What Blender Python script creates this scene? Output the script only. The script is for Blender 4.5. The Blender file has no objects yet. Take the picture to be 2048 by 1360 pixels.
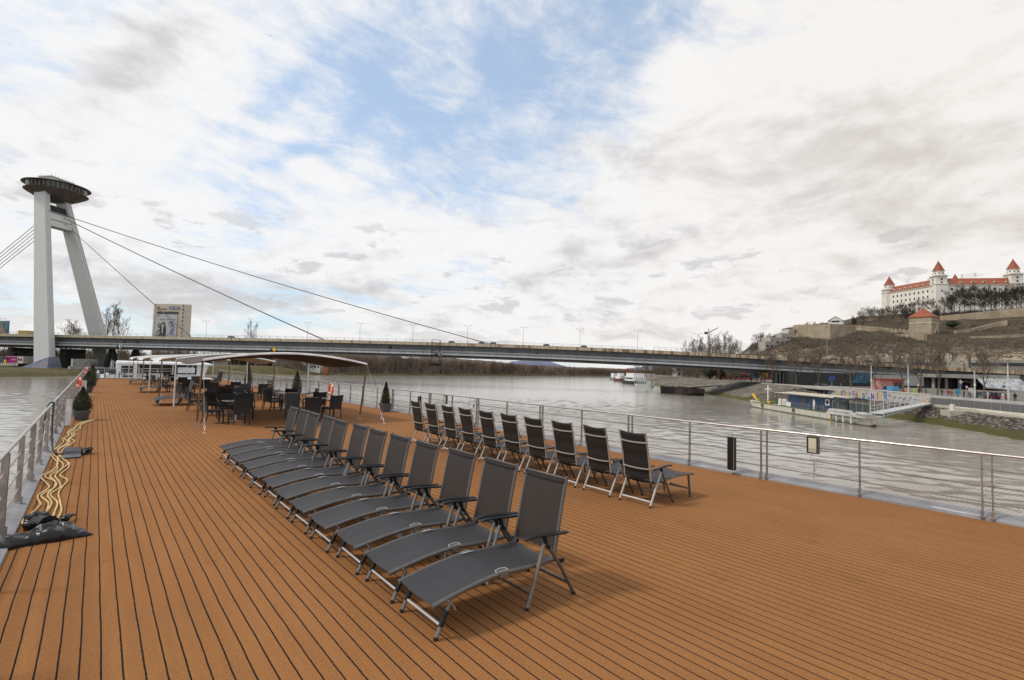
import bpy, math, random
from math import sin, cos, pi, radians, sqrt, atan2, exp
from mathutils import Vector, Matrix, Quaternion, noise
random.seed(7)
D = bpy.data; COL = bpy.context.scene.collection; SC = bpy.context.scene
V = Vector
# ---------------------------------------------------------------- camera
FPX, CX, CY, CAMH = 1024.6, 1024.0, 680.0, 2.1
ROLL, YAW = 0.02618, 0.68014
PITCH = math.atan((734.9 - CY) / FPX * cos(ROLL))
FW = V((sin(YAW) * cos(PITCH), cos(YAW) * cos(PITCH), sin(PITCH)))
R0 = V((cos(YAW), -sin(YAW), 0)); U0 = R0.cross(FW)
RT = R0 * cos(ROLL) + U0 * sin(ROLL); UP = U0 * cos(ROLL) - R0 * sin(ROLL)
CAM = V((0, 0, CAMH))
cd = D.cameras.new('camera'); co = D.objects.new('camera', cd); COL.objects.link(co)
cd.sensor_width = 36; cd.lens = FPX / 2048 * 36; cd.clip_start = .1; cd.clip_end = 30000
M3 = Matrix((RT, UP, -FW)).transposed()
co.matrix_world = Matrix.Translation(CAM) @ M3.to_4x4()
SC.camera = co
SC.render.resolution_x = 1024; SC.render.resolution_y = 680
def ray(x, y): return FW + RT * ((x - CX) / FPX) - UP * ((y - CY) / FPX)
def gnd(x, y, z=0.0):                     # survey point at height z
    d = ray(x, y); return CAM + d * ((z - CAMH) / d.z)
def far(x, y, dep): return CAM + ray(x, y) * dep
T0 = V((-13.4, 298.0)); DD = V((.6719, -.7407)); NN = V((.7407, .6719))
def W(s, q, z=0.0):                       # river frame: s across, q upstream
    p = T0 + DD * s + NN * q; return V((p.x, p.y, z))
def SQ(p):
    v = V((p[0], p[1])) - T0; return v.dot(DD), v.dot(NN)
RIVROT = atan2(DD.y, DD.x)                # rotation whose local x is s (local y is -? see RM)
# ---------------------------------------------------------------- light and sky
SUN_AZ, SUN_EL = radians(-62), radians(50)      # azimuth from +y towards +x
w = D.worlds.new('World'); SC.world = w; w.use_nodes = True
nt = w.node_tree; nt.nodes.clear()
class NB:
    def __init__(s, nt): s.nt = nt
    def n(s, typ, **kw):
        o = s.nt.nodes.new(typ)
        for k, v in kw.items(): setattr(o, k, v)
        return o
    def put(s, sock, v):
        if v is None: return
        if hasattr(v, 'is_linked') or isinstance(v, bpy.types.NodeSocket): s.nt.links.new(v, sock)
        else:
            try: sock.default_value = v
            except Exception: sock.default_value = (*v, 1)
    def m(s, op, a, b=None, c=None, clamp=False):
        o = s.n('ShaderNodeMath', operation=op, use_clamp=clamp)
        for i, v in enumerate((a, b, c)):
            if v is not None: s.put(o.inputs[i], v)
        return o.outputs[0]
    def vm(s, op, a, b=None, scale=None):
        o = s.n('ShaderNodeVectorMath', operation=op)
        s.put(o.inputs[0], a)
        if b is not None: s.put(o.inputs[1], b)
        if scale is not None: s.put(o.inputs['Scale'], scale)
        return o.outputs['Value'] if op in ('DOT_PRODUCT', 'LENGTH') else o.outputs[0]
    def noise(s, vec, scale, detail=4, rough=.55, dist=0.0, lac=2.0):
        o = s.n('ShaderNodeTexNoise'); s.put(o.inputs['Vector'], vec)
        o.inputs['Scale'].default_value = scale; o.inputs['Detail'].default_value = detail
        o.inputs['Roughness'].default_value = rough; o.inputs['Distortion'].default_value = dist
        o.inputs['Lacunarity'].default_value = lac
        return o.outputs['Fac']
    def mapr(s, v, a, b, c=0.0, d=1.0, smooth=True):
        o = s.n('ShaderNodeMapRange'); o.interpolation_type = 'SMOOTHSTEP' if smooth else 'LINEAR'
        s.put(o.inputs[0], v)
        for i, q in enumerate((a, b, c, d)): s.put(o.inputs[i + 1], q)
        return o.outputs[0]
    def mix(s, f, a, b, blend='MIX'):
        o = s.n('ShaderNodeMix'); o.data_type = 'RGBA'; o.blend_type = blend
        s.put(o.inputs[0], f)
        for sock, v in ((o.inputs[6], a), (o.inputs[7], b)):
            if isinstance(v, (tuple, list)): sock.default_value = (*v[:3], 1)
            else: s.put(sock, v)
        return o.outputs[2]
    def mapping(s, v, loc=(0, 0, 0), rot=(0, 0, 0), scale=(1, 1, 1), typ='POINT'):
        o = s.n('ShaderNodeMapping'); o.vector_type = typ
        s.put(o.inputs[0], v); o.inputs[1].default_value = loc; o.inputs[2].default_value = rot; o.inputs[3].default_value = scale
        return o.outputs[0]
B = NB(nt)
tc = B.n('ShaderNodeTexCoord').outputs['Generated']
dirv = B.vm('NORMALIZE', tc)
sp = B.n('ShaderNodeSeparateXYZ'); B.put(sp.inputs[0], dirv)
az = B.m('ARCTAN2', sp.outputs[0], sp.outputs[1]); el = B.m('ARCSINE', sp.outputs[2])
# angles measured from the view bearing, wrapped into -pi..pi
azr = B.m('SUBTRACT', az, YAW)
azr = B.m('WRAP', azr, pi, -pi)
cb = B.n('ShaderNodeCombineXYZ'); B.put(cb.inputs[0], azr); B.put(cb.inputs[1], el)
ang = cb.outputs[0]
def ae(x, y):
    d = ray(x, y).normalized(); return atan2(d.x, d.y) - YAW, math.asin(d.z)
zz = B.m('ADD', B.m('MAXIMUM', sp.outputs[2], 0.0), .11)
inv = B.m('DIVIDE', 1.0, zz)
plane = B.vm('SCALE', dirv, scale=inv)          # cloud sheet coordinates
def blob(x, y, sx, sy, rot, amp, base=None):
    a, e = ae(x, y)
    mv = B.mapping(warp, (a, e, 0), (0, 0, radians(rot)), (sx / 1024, sy / 1024, 1), 'TEXTURE')
    l = B.vm('DOT_PRODUCT', mv, mv)
    g = B.m('MULTIPLY', B.m('EXPONENT', B.m('MULTIPLY', l, -1.0)), amp)
    return g if base is None else B.m('ADD', base, g)
wn = B.n('ShaderNodeTexNoise'); B.put(wn.inputs[0], ang); wn.inputs['Scale'].default_value = 5.0; wn.inputs['Detail'].default_value = 5
warp = B.vm('ADD', ang, B.vm('SCALE', B.vm('SUBTRACT', wn.outputs['Color'], (.5, .5, .5)), scale=.16))
flat = B.mapping(warp, (0, 0, 0), (0, 0, 0), (1, 1, 0))
# cloud cover
pw = B.n('ShaderNodeTexNoise'); B.put(pw.inputs[0], plane); pw.inputs['Scale'].default_value = .9; pw.inputs['Detail'].default_value = 6
plane2 = B.vm('ADD', plane, B.vm('SCALE', B.vm('SUBTRACT', pw.outputs['Color'], (.5, .5, .5)), scale=.9))
streak = B.noise(B.mapping(plane2, (0, 0, 0), (0, 0, radians(-28)), (.55, 1.3, .5)), 1.5, 10, .62, .3)
fine = B.noise(B.mapping(plane2, (3, 1, 0), (0, 0, radians(-20)), (.75, 1.5, .6)), 5.0, 9, .68, .5)
puff = B.noise(B.mapping(ang, (0, 0, 0), (0, 0, 0), (1, 1.7, 1)), 6.0, 10, .64, .25)
cov = B.m('ADD', B.m('MULTIPLY', B.m('SUBTRACT', streak, .5), 1.7), B.m('MULTIPLY', B.m('SUBTRACT', fine, .5), 1.0))
cov = B.m('ADD', cov, B.m('MULTIPLY', B.m('SUBTRACT', puff, .5), 1.5))
cov = B.m('ADD', cov, .50)
for bl in [(1280, 70, 170, 110, 25, -.17), (1180, 20, 240, 80, 0, -.12), (1050, 170, 110, 190, 0, -.22), (610, 330, 200, 42, 50, -.42),
           (520, 220, 190, 26, 48, -.34), (800, 180, 160, 120, 30, -.20), (640, 440, 240, 55, 18, -.30), (860, 350, 150, 90, 0, -.26), (720, 260, 200, 120, 40, -.12),
           (945, 545, 70, 20, -10, -.6), (740, 590, 110, 18, -8, -.40), (440, 640, 260, 16, 0, -.45), (60, 40, 150, 60, 35, -.28),
           (1290, 200, 130, 100, 0, -.22), (1150, 300, 170, 130, 0, -.26), (930, 120, 200, 120, 0, -.10), (1940, 555, 90, 10, 0, -.3), (120, 640, 120, 10, 0, -.2),
           (1345, 120, 60, 50, 10, .50), (1750, 210, 520, 190, 18, .9), (1650, 420, 500, 150, 0, .7), (280, 300, 290, 170, 35, .30),
           (330, 60, 170, 60, 55, .35), (420, 480, 300, 80, 10, .25), (800, 500, 180, 40, -5, .45), (1250, 590, 420, 100, 0, .35),
           (640, 365, 34, 22, 0, .6), (580, 400, 60, 18, -15, .4), (1500, 680, 600, 60, 0, .2)]:
    cov = blob(*bl, base=cov)
cover = B.mapr(cov, -.10, .78)
# behind and overhead: mostly closed cloud
# shade of the cloud undersides
sh1 = B.noise(B.mapping(ang, (.3, .1, 0), (0, 0, radians(12)), (1, 2.0, 1)), 4.4, 10, .64, .30)
sh2 = B.noise(B.mapping(ang, (1.3, .4, 0), (0, 0, 0), (1, 2.6, 1)), 11.0, 9, .64, .3)
shade = B.m('MULTIPLY', B.m('SUBTRACT', sh1, .5), 1.3)
lowband = B.mapr(el, .02, .30, 1.0, 0.0)
shade = B.m('ADD', shade, B.m('MULTIPLY', B.m('SUBTRACT', sh2, .47), B.m('MULTIPLY', lowband, 2.3)))
shade = B.m('ADD', shade, B.m('MULTIPLY', B.m('SUBTRACT', sh2, .5), .6))
for bl in [(250, 110, 170, 46, 52, .62), (1640, 370, 330, 80, -12, .42), (1850, 300, 300, 120, 0, .24), (1480, 440, 180, 40, 0, .18),
           (1950, 480, 200, 40, 5, .38), (120, 560, 300, 60, 5, .42), (560, 330, 1, 1, 0, 0), (380, 545, 200, 34, -4, .40),
           (450, 590, 120, 22, 0, .35), (590, 608, 60, 14, 0, .6), (750, 570, 70, 22, 0, .45), (1155, 505, 44, 24, 0, .55),
           (1265, 540, 80, 30, 10, .55), (1230, 480, 60, 12, 0, .3), (1060, 580, 90, 22, 0, .4), (900, 330, 150, 40, 0, .22), (1290, 300, 180, 50, -8, .25),
           (1390, 130, 180, 60, 0, -.2), (320, 380, 300, 90, 30, -.4), (1000, 640, 260, 26, 0, .25)]:
    if bl[2] > 2: shade = blob(*bl, base=shade)
def sh_noise(off): return B.noise(B.mapping(ang, (.3, .1 + off, 0), (0, 0, radians(12)), (1, 2.0, 1)), 4.4, 7, .60, .30)
relief = B.m('MULTIPLY', B.m('SUBTRACT', sh_noise(0.0), sh_noise(-.045)), 1.7)     # lit tops, shaded undersides
shade = B.m('ADD', shade, relief)
shade = B.mapr(shade, .0, .98)
warm = B.mapr(azr, -.1, .75)
white = B.mix(warm, (8.1, 8.1, 8.15), (8.1, 7.85, 7.6))
grey = B.mix(warm, (5.3, 5.25, 5.4), (6.0, 5.6, 5.25))
cloud = B.mix(shade, white, grey)
def cu(off): return B.noise(B.mapping(ang, (2.1, .6 + off, 0), (0, 0, 0), (1, 2.7, 1)), 8.5, 9, .60, .15)
cu0 = cu(0.0); cm = B.m('MULTIPLY', B.mapr(cu0, .55, .63), B.mapr(el, .34, .20)); cm = B.m('MULTIPLY', cm, B.mapr(el, .005, .05))
lit = B.mapr(B.m('SUBTRACT', cu(.05), cu0), -.03, .07)
cloud = B.mix(B.m('MULTIPLY', cm, .62), cloud, B.mix(lit, (4.9, 4.8, 4.95), (7.9, 7.7, 7.6)))
cover = B.m('MAXIMUM', cover, B.m('MULTIPLY', cm, .9))
cloud = B.mix(B.mapr(el, .0, .16, .45, 0.0), cloud, (8.0, 7.65, 7.2))
sky = B.n('ShaderNodeTexSky'); sky.sky_type = 'NISHITA'; sky.sun_disc = False
sky.sun_elevation = SUN_EL; sky.sun_rotation = SUN_AZ; sky.air_density = 1.0; sky.dust_density = 1.2; sky.ozone_density = 1.6
blue = B.mix(1.0, sky.outputs[0], (1.75, 1.8, 1.85), 'MULTIPLY')
blue = B.mix(B.mapr(el, .02, .55, .6, .48), blue, (5.2, 6.3, 7.4))
col = B.mix(cover, blue, cloud)
# floor of the world (never seen: land and water cover it)
bg = B.n('ShaderNodeBackground'); B.put(bg.inputs[0], col); bg.inputs[1].default_value = .115
out = B.n('ShaderNodeOutputWorld'); nt.links.new(bg.outputs[0], out.inputs[0])
sl = D.lights.new('sun', 'SUN'); sl.energy = 1.95; sl.angle = radians(9); sl.color = (1, .93, .82)
so = D.objects.new('sun', sl); COL.objects.link(so)
sd = V((sin(SUN_AZ) * cos(SUN_EL), cos(SUN_AZ) * cos(SUN_EL), sin(SUN_EL)))
so.rotation_euler = sd.to_track_quat('Z', 'Y').to_euler(); so.location = (0, 0, 60)
vs = SC.view_settings; vs.view_transform = 'Standard'; vs.look = 'None'; vs.exposure = 0.0; vs.gamma = 1
SC.render.engine = 'CYCLES'
SC.cycles.max_bounces = 6; SC.cycles.diffuse_bounces = 3; SC.cycles.glossy_bounces = 3; SC.cycles.transparent_max_bounces = 8
# ---------------------------------------------------------------- materials
def mat(name, col, rough=.6, metal=0.0, var=.12, vscale=3.0, bump=0.0, bscale=40.0, spec=.5, coords='Object', col2=None, alpha=1.0, detail=5):
    m = D.materials.new(name); m.use_nodes = True; t = m.node_tree; b = NB(t)
    p = t.nodes['Principled BSDF']
    tcn = b.n('ShaderNodeTexCoord').outputs[coords]
    if var > 0 or col2:
        f = b.noise(tcn, vscale, detail, .6)
        c2 = col2 if col2 else tuple(max(0, c * (1 - 2.4 * var)) for c in col)
        c1 = col if col2 else tuple(c * (1 + .9 * var) for c in col)
        b.put(p.inputs['Base Color'], b.mix(b.mapr(f, .3, .7), c1, c2))
        b.put(p.inputs['Roughness'], b.mapr(f, .3, .7, max(.02, rough - .08), min(1, rough + .08)))
    else:
        p.inputs['Base Color'].default_value = (*col, 1); p.inputs['Roughness'].default_value = rough
    p.inputs['Metallic'].default_value = metal; p.inputs['Specular IOR Level'].default_value = spec
    if bump:
        bn = b.n('ShaderNodeBump'); bn.inputs['Strength'].default_value = bump; bn.inputs['Distance'].default_value = .02
        b.put(bn.inputs['Height'], b.noise(tcn, bscale, 5, .6)); b.put(p.inputs['Normal'], bn.outputs[0])
    if alpha < 1: p.inputs['Alpha'].default_value = alpha
    return m
MT = {}
def MM(k, *a, **kw):
    if k not in MT: MT[k] = mat(k, *a, **kw)
    return MT[k]
# ---------------------------------------------------------------- mesh builder
class MB:
    def __init__(s): s.v = []; s.f = []
    def add(s, vs, fs):
        o = len(s.v); s.v += [tuple(p) for p in vs]; s.f += [tuple(i + o for i in f) for f in fs]; return s
    def hexa(s, p):                        # 4 bottom (ccw) + 4 top
        return s.add(p, [(3, 2, 1, 0), (4, 5, 6, 7), (0, 1, 5, 4), (1, 2, 6, 5), (2, 3, 7, 6), (3, 0, 4, 7)])
    def box(s, c, sz, rz=0.0, M=None):
        x, y, z = sz[0] / 2, sz[1] / 2, sz[2] / 2
        p = [V((a, b, d)) for d in (-z, z) for a, b in ((-x, -y), (x, -y), (x, y), (-x, y))]
        if rz: R = Matrix.Rotation(rz, 3, 'Z'); p = [R @ q for q in p]
        if M is not None: p = [M @ q for q in p]
        return s.hexa([q + V(c) for q in p])
    def span(s, a, b):
        return s.box(((a[0] + b[0]) / 2, (a[1] + b[1]) / 2, (a[2] + b[2]) / 2), (abs(b[0] - a[0]), abs(b[1] - a[1]), abs(b[2] - a[2])))
    def quad(s, *p): return s.add(p, [tuple(range(len(p)))])
    def bar(s, a, b, wd, ht, up=(0, 0, 1)):
        a, b = V(a), V(b); d = (b - a).normalized(); u = V(up)
        if abs(d.dot(u)) > .99: u = V((1, 0, 0))
        x = d.cross(u).normalized() * (wd / 2); y = x.cross(d).normalized() * (ht / 2)
        return s.hexa([a - x - y, a + x - y, b + x - y, b - x - y, a - x + y, a + x + y, b + x + y, b - x + y])
    def tube(s, pts, r, n=8, cap=True, closed=False, sq=None):
        pts = [V(p) for p in pts]; N = len(pts); rs = r if isinstance(r, (list, tuple)) else [r] * N
        rings = []; prev = None
        for i, p in enumerate(pts):
            if closed: d = pts[(i + 1) % N] - pts[i - 1]
            else: d = pts[min(i + 1, N - 1)] - pts[max(i - 1, 0)]
            d.normalize()
            if prev is None:
                x = d.cross(V((0, 0, 1)))
                if x.length < .05: x = d.cross(V((0, 1, 0)))
            else: x = prev - d * prev.dot(d)
            x.normalize(); prev = x; y = d.cross(x)
            rings.append([p + (x * cos(2 * pi * (k + .5) / n) + y * sin(2 * pi * (k + .5) / n) * (sq or 1)) * rs[i] for k in range(n)])
        vs = [q for R in rings for q in R]; fs = []
        for i in range(N if closed else N - 1):
            a, b = i * n, ((i + 1) % N) * n
            for k in range(n): fs.append((a + k, a + (k + 1) % n, b + (k + 1) % n, b + k))
        if cap and not closed: fs += [tuple(range(n))[::-1], tuple(range((N - 1) * n, N * n))]
        return s.add(vs, fs)
    def lathe(s, prof, n=24, c=(0, 0, 0), M=None, cap=True):
        vs = []; fs = []; m = len(prof)
        for k in range(n):
            a = 2 * pi * k / n
            for r, z in prof:
                p = V((r * cos(a), r * sin(a), z))
                if M is not None: p = M @ p
                vs.append(p + V(c))
        for k in range(n):
            for i in range(m - 1):
                a, b = k * m + i, ((k + 1) % n) * m + i
                fs.append((a, b, b + 1, a + 1))
        if cap:
            if prof[0][0] > 1e-4: fs.append(tuple(k * m for k in range(n))[::-1])
            if prof[-1][0] > 1e-4: fs.append(tuple(k * m + m - 1 for k in range(n)))
        return s.add(vs, fs)
    def extr(s, poly, vec):                # planar polygon pushed along vec
        n = len(poly); vec = V(vec); a = [V(p) for p in poly]; b = [p + vec for p in a]
        return s.add(a + b, [tuple(range(n))[::-1], tuple(range(n, 2 * n))] + [(i, (i + 1) % n, (i + 1) % n + n, i + n) for i in range(n)])
    def grid(s, rows):                     # rows of equal length
        m = len(rows[0]); vs = [p for r in rows for p in r]; fs = []
        for i in range(len(rows) - 1):
            for j in range(m - 1): fs.append((i * m + j, i * m + j + 1, (i + 1) * m + j + 1, (i + 1) * m + j))
        return s.add(vs, fs)
    def ball(s, c, r, n=10, sz=1.0):
        return s.lathe([(r * sin(pi * i / n) + (1e-5 if i in (0, n) else 0), -r * sz * cos(pi * i / n)) for i in range(n + 1)], n + 4, c, cap=False)
    def mesh(s, name, smooth=True):
        me = D.meshes.new(name); me.from_pydata(s.v, [], s.f); me.update()
        if smooth and len(me.polygons):
            me.shade_smooth(); me.set_sharp_from_angle(angle=radians(38))
        return me
    def build(s, name, m, parent=None, smooth=True, loc=None):
        o = D.objects.new(name, s.mesh(name, smooth)); COL.objects.link(o)
        if isinstance(m, (list, tuple)):
            for q in m: o.data.materials.append(q)
        else: o.data.materials.append(m)
        if parent: o.parent = parent
        if loc is not None: o.location = loc
        return o
def tag(o, label=None, cat=None, group=None, kind=None):
    if label: o['label'] = label
    if cat: o['category'] = cat
    if group: o['group'] = group
    if kind: o['kind'] = kind
    return o
def thing(name, label, cat, loc=(0, 0, 0), rz=0.0, group=None):
    o = D.objects.new(name, None); COL.objects.link(o); o.location = loc; o.rotation_euler = (0, 0, rz); o.empty_display_size = .2
    return tag(o, label, cat, group)
def dup(root, loc, rz=0.0, label=None, scale=None):
    r = root.copy(); COL.objects.link(r); r.location = loc; r.rotation_euler = (0, 0, rz)
    if label: r['label'] = label
    if scale is not None: r.scale = (scale,) * 3 if isinstance(scale, (int, float)) else scale
    for ch in kids[root.name]:
        c = ch.copy(); COL.objects.link(c); c.parent = r
        for g in kids.get(ch.name, ()):
            d = g.copy(); COL.objects.link(d); d.parent = c
    return r
kids = {}
def index(root):                           # remember a thing's parts so copies are quick
    kids[root.name] = [o for o in D.objects if o.parent == root]
    for c in kids[root.name]: kids[c.name] = [o for o in D.objects if o.parent == c]
    return root
def structure(o): o['kind'] = 'structure'; return o
def text_mesh(s, size, ext=.01, bold=0.0):
    cu = D.curves.new('t', 'FONT'); cu.body = s; cu.size = size; cu.extrude = ext; cu.align_x = 'LEFT'; cu.resolution_u = 3; cu.offset = bold
    o = D.objects.new('t', cu); COL.objects.link(o)
    dg = bpy.context.evaluated_depsgraph_get(); me = D.meshes.new_from_object(o.evaluated_get(dg))
    D.objects.remove(o); D.curves.remove(cu); return me
def text(s, size, m, parent, org, ux, uy, ext=.01, name='lettering', sx=1.0, bold=0.0):
    me = text_mesh(s, size, ext, bold); me.name = name; me.materials.clear(); me.materials.append(m)
    o = D.objects.new(name, me); COL.objects.link(o); ux, uy = V(ux).normalized(), V(uy).normalized(); uz = ux.cross(uy)
    Mx = Matrix((ux * sx, uy, uz)).transposed().to_4x4(); Mx.translation = V(org)
    me.transform(Mx); o.parent = parent; return o
ORD = ['first', 'second', 'third', 'fourth', 'fifth', 'sixth', 'seventh', 'eighth', 'ninth', 'tenth', 'eleventh', 'twelfth', 'thirteenth', 'fourteenth', 'fifteenth', 'sixteenth', 'seventeenth', 'eighteenth', 'nineteenth', 'twentieth', 'twenty-first', 'twenty-second', 'twenty-third', 'twenty-fourth', 'twenty-fifth']
# ================================================================ the ship's sun deck
def deck_material():
    m = D.materials.new('striped_carpet'); m.use_nodes = True; t = m.node_tree; b = NB(t); p = t.nodes['Principled BSDF']
    oc = b.n('ShaderNodeTexCoord').outputs['Object']
    s = b.n('ShaderNodeSeparateXYZ'); b.put(s.inputs[0], oc)
    wob = b.m('MULTIPLY', b.m('SUBTRACT', b.noise(oc, 1.1, 3, .6), .5), .020)
    jit = b.m('MULTIPLY', b.m('SUBTRACT', b.noise(oc, 95, 2, .7), .5), .011)
    x = b.m('ADD', b.m('ADD', s.outputs[0], wob), jit)
    fr = b.m('FRACT', b.m('ADD', b.m('DIVIDE', x, .115), .295))
    dd = b.m('MULTIPLY', b.m('ABSOLUTE', b.m('SUBTRACT', fr, .5)), .115)
    line = b.mapr(dd, .0042, .0066, 1.0, 0.0)
    fine = b.noise(oc, 105, 6, .92); med = b.noise(oc, 42, 4, .7); big = b.noise(oc, .55, 5, .6)
    stretch = b.noise(b.mapping(oc, (0, 0, 0), (0, 0, 0), (8.7, .35, 1)), 1.0, 3, .6)
    c = b.mix(b.mapr(fine, .34, .66), (.13, .052, .017), (.50, .232, .086))
    c = b.mix(b.m('MULTIPLY', b.mapr(med, .35, .70), .45), c, (.175, .072, .025))
    c = b.mix(b.m('MULTIPLY', b.mapr(big, .35, .70), .40), c, (.21, .092, .034))
    c = b.mix(b.m('MULTIPLY', b.mapr(stretch, .4, .7), .25), c, (.39, .178, .064))
    # weathered stains and footprints
    st = b.noise(oc, 2.3, 6, .7)
    c = b.mix(b.m('MULTIPLY', b.mapr(st, .56, .74), .45), c, (.17, .078, .034))
    # cross seams where two lengths of carpet meet
    sy = b.m('ABSOLUTE', b.m('SUBTRACT', b.m('FRACT', b.m('DIVIDE', b.m('ADD', s.outputs[1], 1.9), 6.2)), .5))
    seam = b.mapr(sy, .0002, .0012, .16, 0.0)
    c = b.mix(seam, c, (.15, .07, .03))
    c = b.mix(line, c, (.012, .011, .011))
    b.put(p.inputs['Base Color'], c); p.inputs['Roughness'].default_value = .95; p.inputs['Specular IOR Level'].default_value = .12
    bn = b.n('ShaderNodeBump'); bn.inputs['Strength'].default_value = .7; bn.inputs['Distance'].default_value = .006
    h = b.m('SUBTRACT', b.m('ADD', b.m('MULTIPLY', fine, .7), b.m('MULTIPLY', med, .8)), b.m('MULTIPLY', line, .5))
    b.put(bn.inputs['Height'], h); b.put(p.inputs['Normal'], bn.outputs[0])
    return m
XL, XR = -.62, 10.45
m = MB(); m.grid([[(XL, y, 0) for y in (-12, 63.4)], [(XR, y, 0) for y in (-12, 63.4)]]); m.f = [f[::-1] for f in m.f]
structure(m.build('deck', deck_material(), smooth=False))
grey_paint = MM('grey_deck_paint', (.27, .265, .275), .8, var=.10, vscale=1.5, bump=.15, bscale=9)
white_paint = MM('white_boat_paint', (.78, .78, .77), .35, var=.05, vscale=1.2)
steel = MM('brushed_steel', (.58, .54, .50), .32, .9, var=.10, vscale=9)
steel_d = MM('weathered_steel', (.42, .38, .35), .40, .85, var=.14, vscale=6)
galv = MM('galvanised_steel', (.52, .52, .52), .42, .85, var=.08, vscale=5)
m = MB(); m.span((-.8, -14, -6.6), (10.62, 92, -.16)); structure(m.build('ship_hull', white_paint))
# raised grey edge strips (coamings) on both sides, with scupper lips
def coaming(x0, x1, sgn, nm):
    m = MB(); prof = [(0, 0.0), (.006, .03), (.08, .045), (.17, .07), (.2, .07), (.2, -.2), (0, -.2)] if sgn < 0 else [(0, 0.0), (.006, .03), (.12, .045), (.30, .085), (.34, .085), (.34, -.2), (0, -.2)]
    for a, b_ in ((-12, 63.4),):
        poly = [(x0 + sgn * u, a, z) for u, z in prof]
        m.extr(poly if sgn > 0 else poly[::-1], (0, b_ - a, 0))
    return m
o = coaming(XR, 0, 1, '').build('deck_edge', grey_paint); structure(o)
o = coaming(XL, 0, -1, '').build('deck_edge', grey_paint); structure(o)
# railings -------------------------------------------------------
def railing(x, sgn, label):
    t = thing('railing', label, 'railing', (x, 0, 0))
    mh = MB(); mh.tube([(0, y, .985) for y in range(-8, 65, 2)], .021, 10); mh.build('handrail', steel, t)
    for z in (.265, .505, .755):
        mw = MB(); mw.tube([(0, y, z) for y in range(-8, 65, 3)], .0105, 6); mw.build('mid_rail', steel_d, t)
    ys = []; y = 1.535 - 3.316 * 3; k = 0
    while y < 64:
        for dy in (-.058, .058): ys.append((y + dy, 1))
        ys.append((y + 1.658, 0)); y += 3.316
    for y, p in ys:
        mp = MB(); mp.box((0, y, .52), (.062, .016, .90)); mp.box((-.035 * sgn, y, .075), (.03, .034, .13)); mp.box((-.03 * sgn, y, .045), (.10, .05, .012))
        mp.build('post', steel_d, t)
    mn = MB(); h0, h1 = .10, .50; st = .062; w_ = .0022; y = -6.0
    while y < 63:
        for sg in (1, -1):
            a, b_ = (y, y + (h1 - h0)) if sg > 0 else (y + (h1 - h0), y)
            mn.quad((0, a - w_, h0), (0, a + w_, h0), (0, b_ + w_, h1), (0, b_ - w_, h1))
        y += st
    mn.build('wire_net', steel_d, t, smooth=False)
    return t
railing(10.50, 1, 'long steel railing with wire net between the back row loungers and the river')
railing(-.735, -1, 'long steel railing beside the yellow hoses and potted conifers')
# end rail across the far end of the deck
t = thing('end_railing', 'low white tubular railing across the far end of the deck', 'railing', (0, 63.9, 0))
m = MB()
for z in (.25, .5, .75, 1.0): m.tube([(-.7, 0, z), (5.0, 0, z)], .025 if z > .9 else .014, 6)
m.build('rails', galv, t)
for x in (-.7, .7, 2.1, 3.5, 5.0):
    m = MB(); m.box((x, 0, .5), (.05, .05, 1.0)); m.build('post', galv, t)
m = MB(); m.span((-.62, 63.4, -.3), (3.6, 63.75, .06)); o = m.build('deck_end_sill', grey_paint); tag(o, kind='structure')
m = MB(); m.span((-.62, 63.76, -.3), (10.42, 84, -.05)); o = m.build('fore_deck', MM('fore_deck_paint', (.5, .52, .53), .5)); structure(o)
# ---------------------------------------------------------------- sun loungers
bronze = MM('bronze_frame', (.135, .125, .116), .42, .45, var=.06, vscale=8)
tube_l = MM('champagne_frame', (.46, .43, .39), .40, .5, var=.06, vscale=8)
tube_w = MM('bright_crossbar', (.56, .56, .57), .34, .4, var=.04)
blackp = MM('black_plastic', (.009, .010, .012), .42, var=.1, spec=.35, vscale=20)
def sling_mat(name, c, al=1.0):
    m = D.materials.new(name); m.use_nodes = True; t = m.node_tree; b = NB(t); p = t.nodes['Principled BSDF']
    oc = b.n('ShaderNodeTexCoord').outputs['Object']
    f = b.noise(oc, 3.5, 6, .6); g = b.noise(oc, 260, 2, .8)
    k = b.mix(b.mapr(f, .3, .7), c, tuple(q * .80 for q in c)); k = b.mix(b.m('MULTIPLY', b.mapr(g, .35, .65), .35), k, tuple(q * 1.7 for q in c))
    b.put(p.inputs['Base Color'], k); p.inputs['Roughness'].default_value = .62; p.inputs['Specular IOR Level'].default_value = .35
    bn = b.n('ShaderNodeBump'); bn.inputs['Strength'].default_value = .35; bn.inputs['Distance'].default_value = .02
    b.put(bn.inputs['Height'], b.m('ADD', b.m('MULTIPLY', g, .05), b.noise(b.mapping(oc, scale=(1, 2.5, 1)), 3.2, 3, .5))); b.put(p.inputs['Normal'], bn.outputs[0])
    p.inputs['Alpha'].default_value = al
    return m
sling_dark = sling_mat('dark_sling_fabric', (.034, .032, .035))
sling_back = sling_mat('open_weave_fabric', (.024, .0205, .0188), .965)
sling_pad = sling_mat('padded_fabric', (.017, .0148, .014))
def spl(pts, k=4):                                                   # smooth an (x, z) profile
    out = []
    P = [pts[0]] + list(pts) + [pts[-1]]
    for i in range(1, len(P) - 2):
        a, b_, c, d = (V(P[j]) for j in (i - 1, i, i + 1, i + 2))
        for j in range(k):
            t = j / k; out.append(.5 * ((2 * b_) + (c - a) * t + (2 * a - 5 * b_ + 4 * c - d) * t * t + (3 * b_ - a - 3 * c + d) * t ** 3))
    out.append(V(P[-2])); return out
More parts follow.
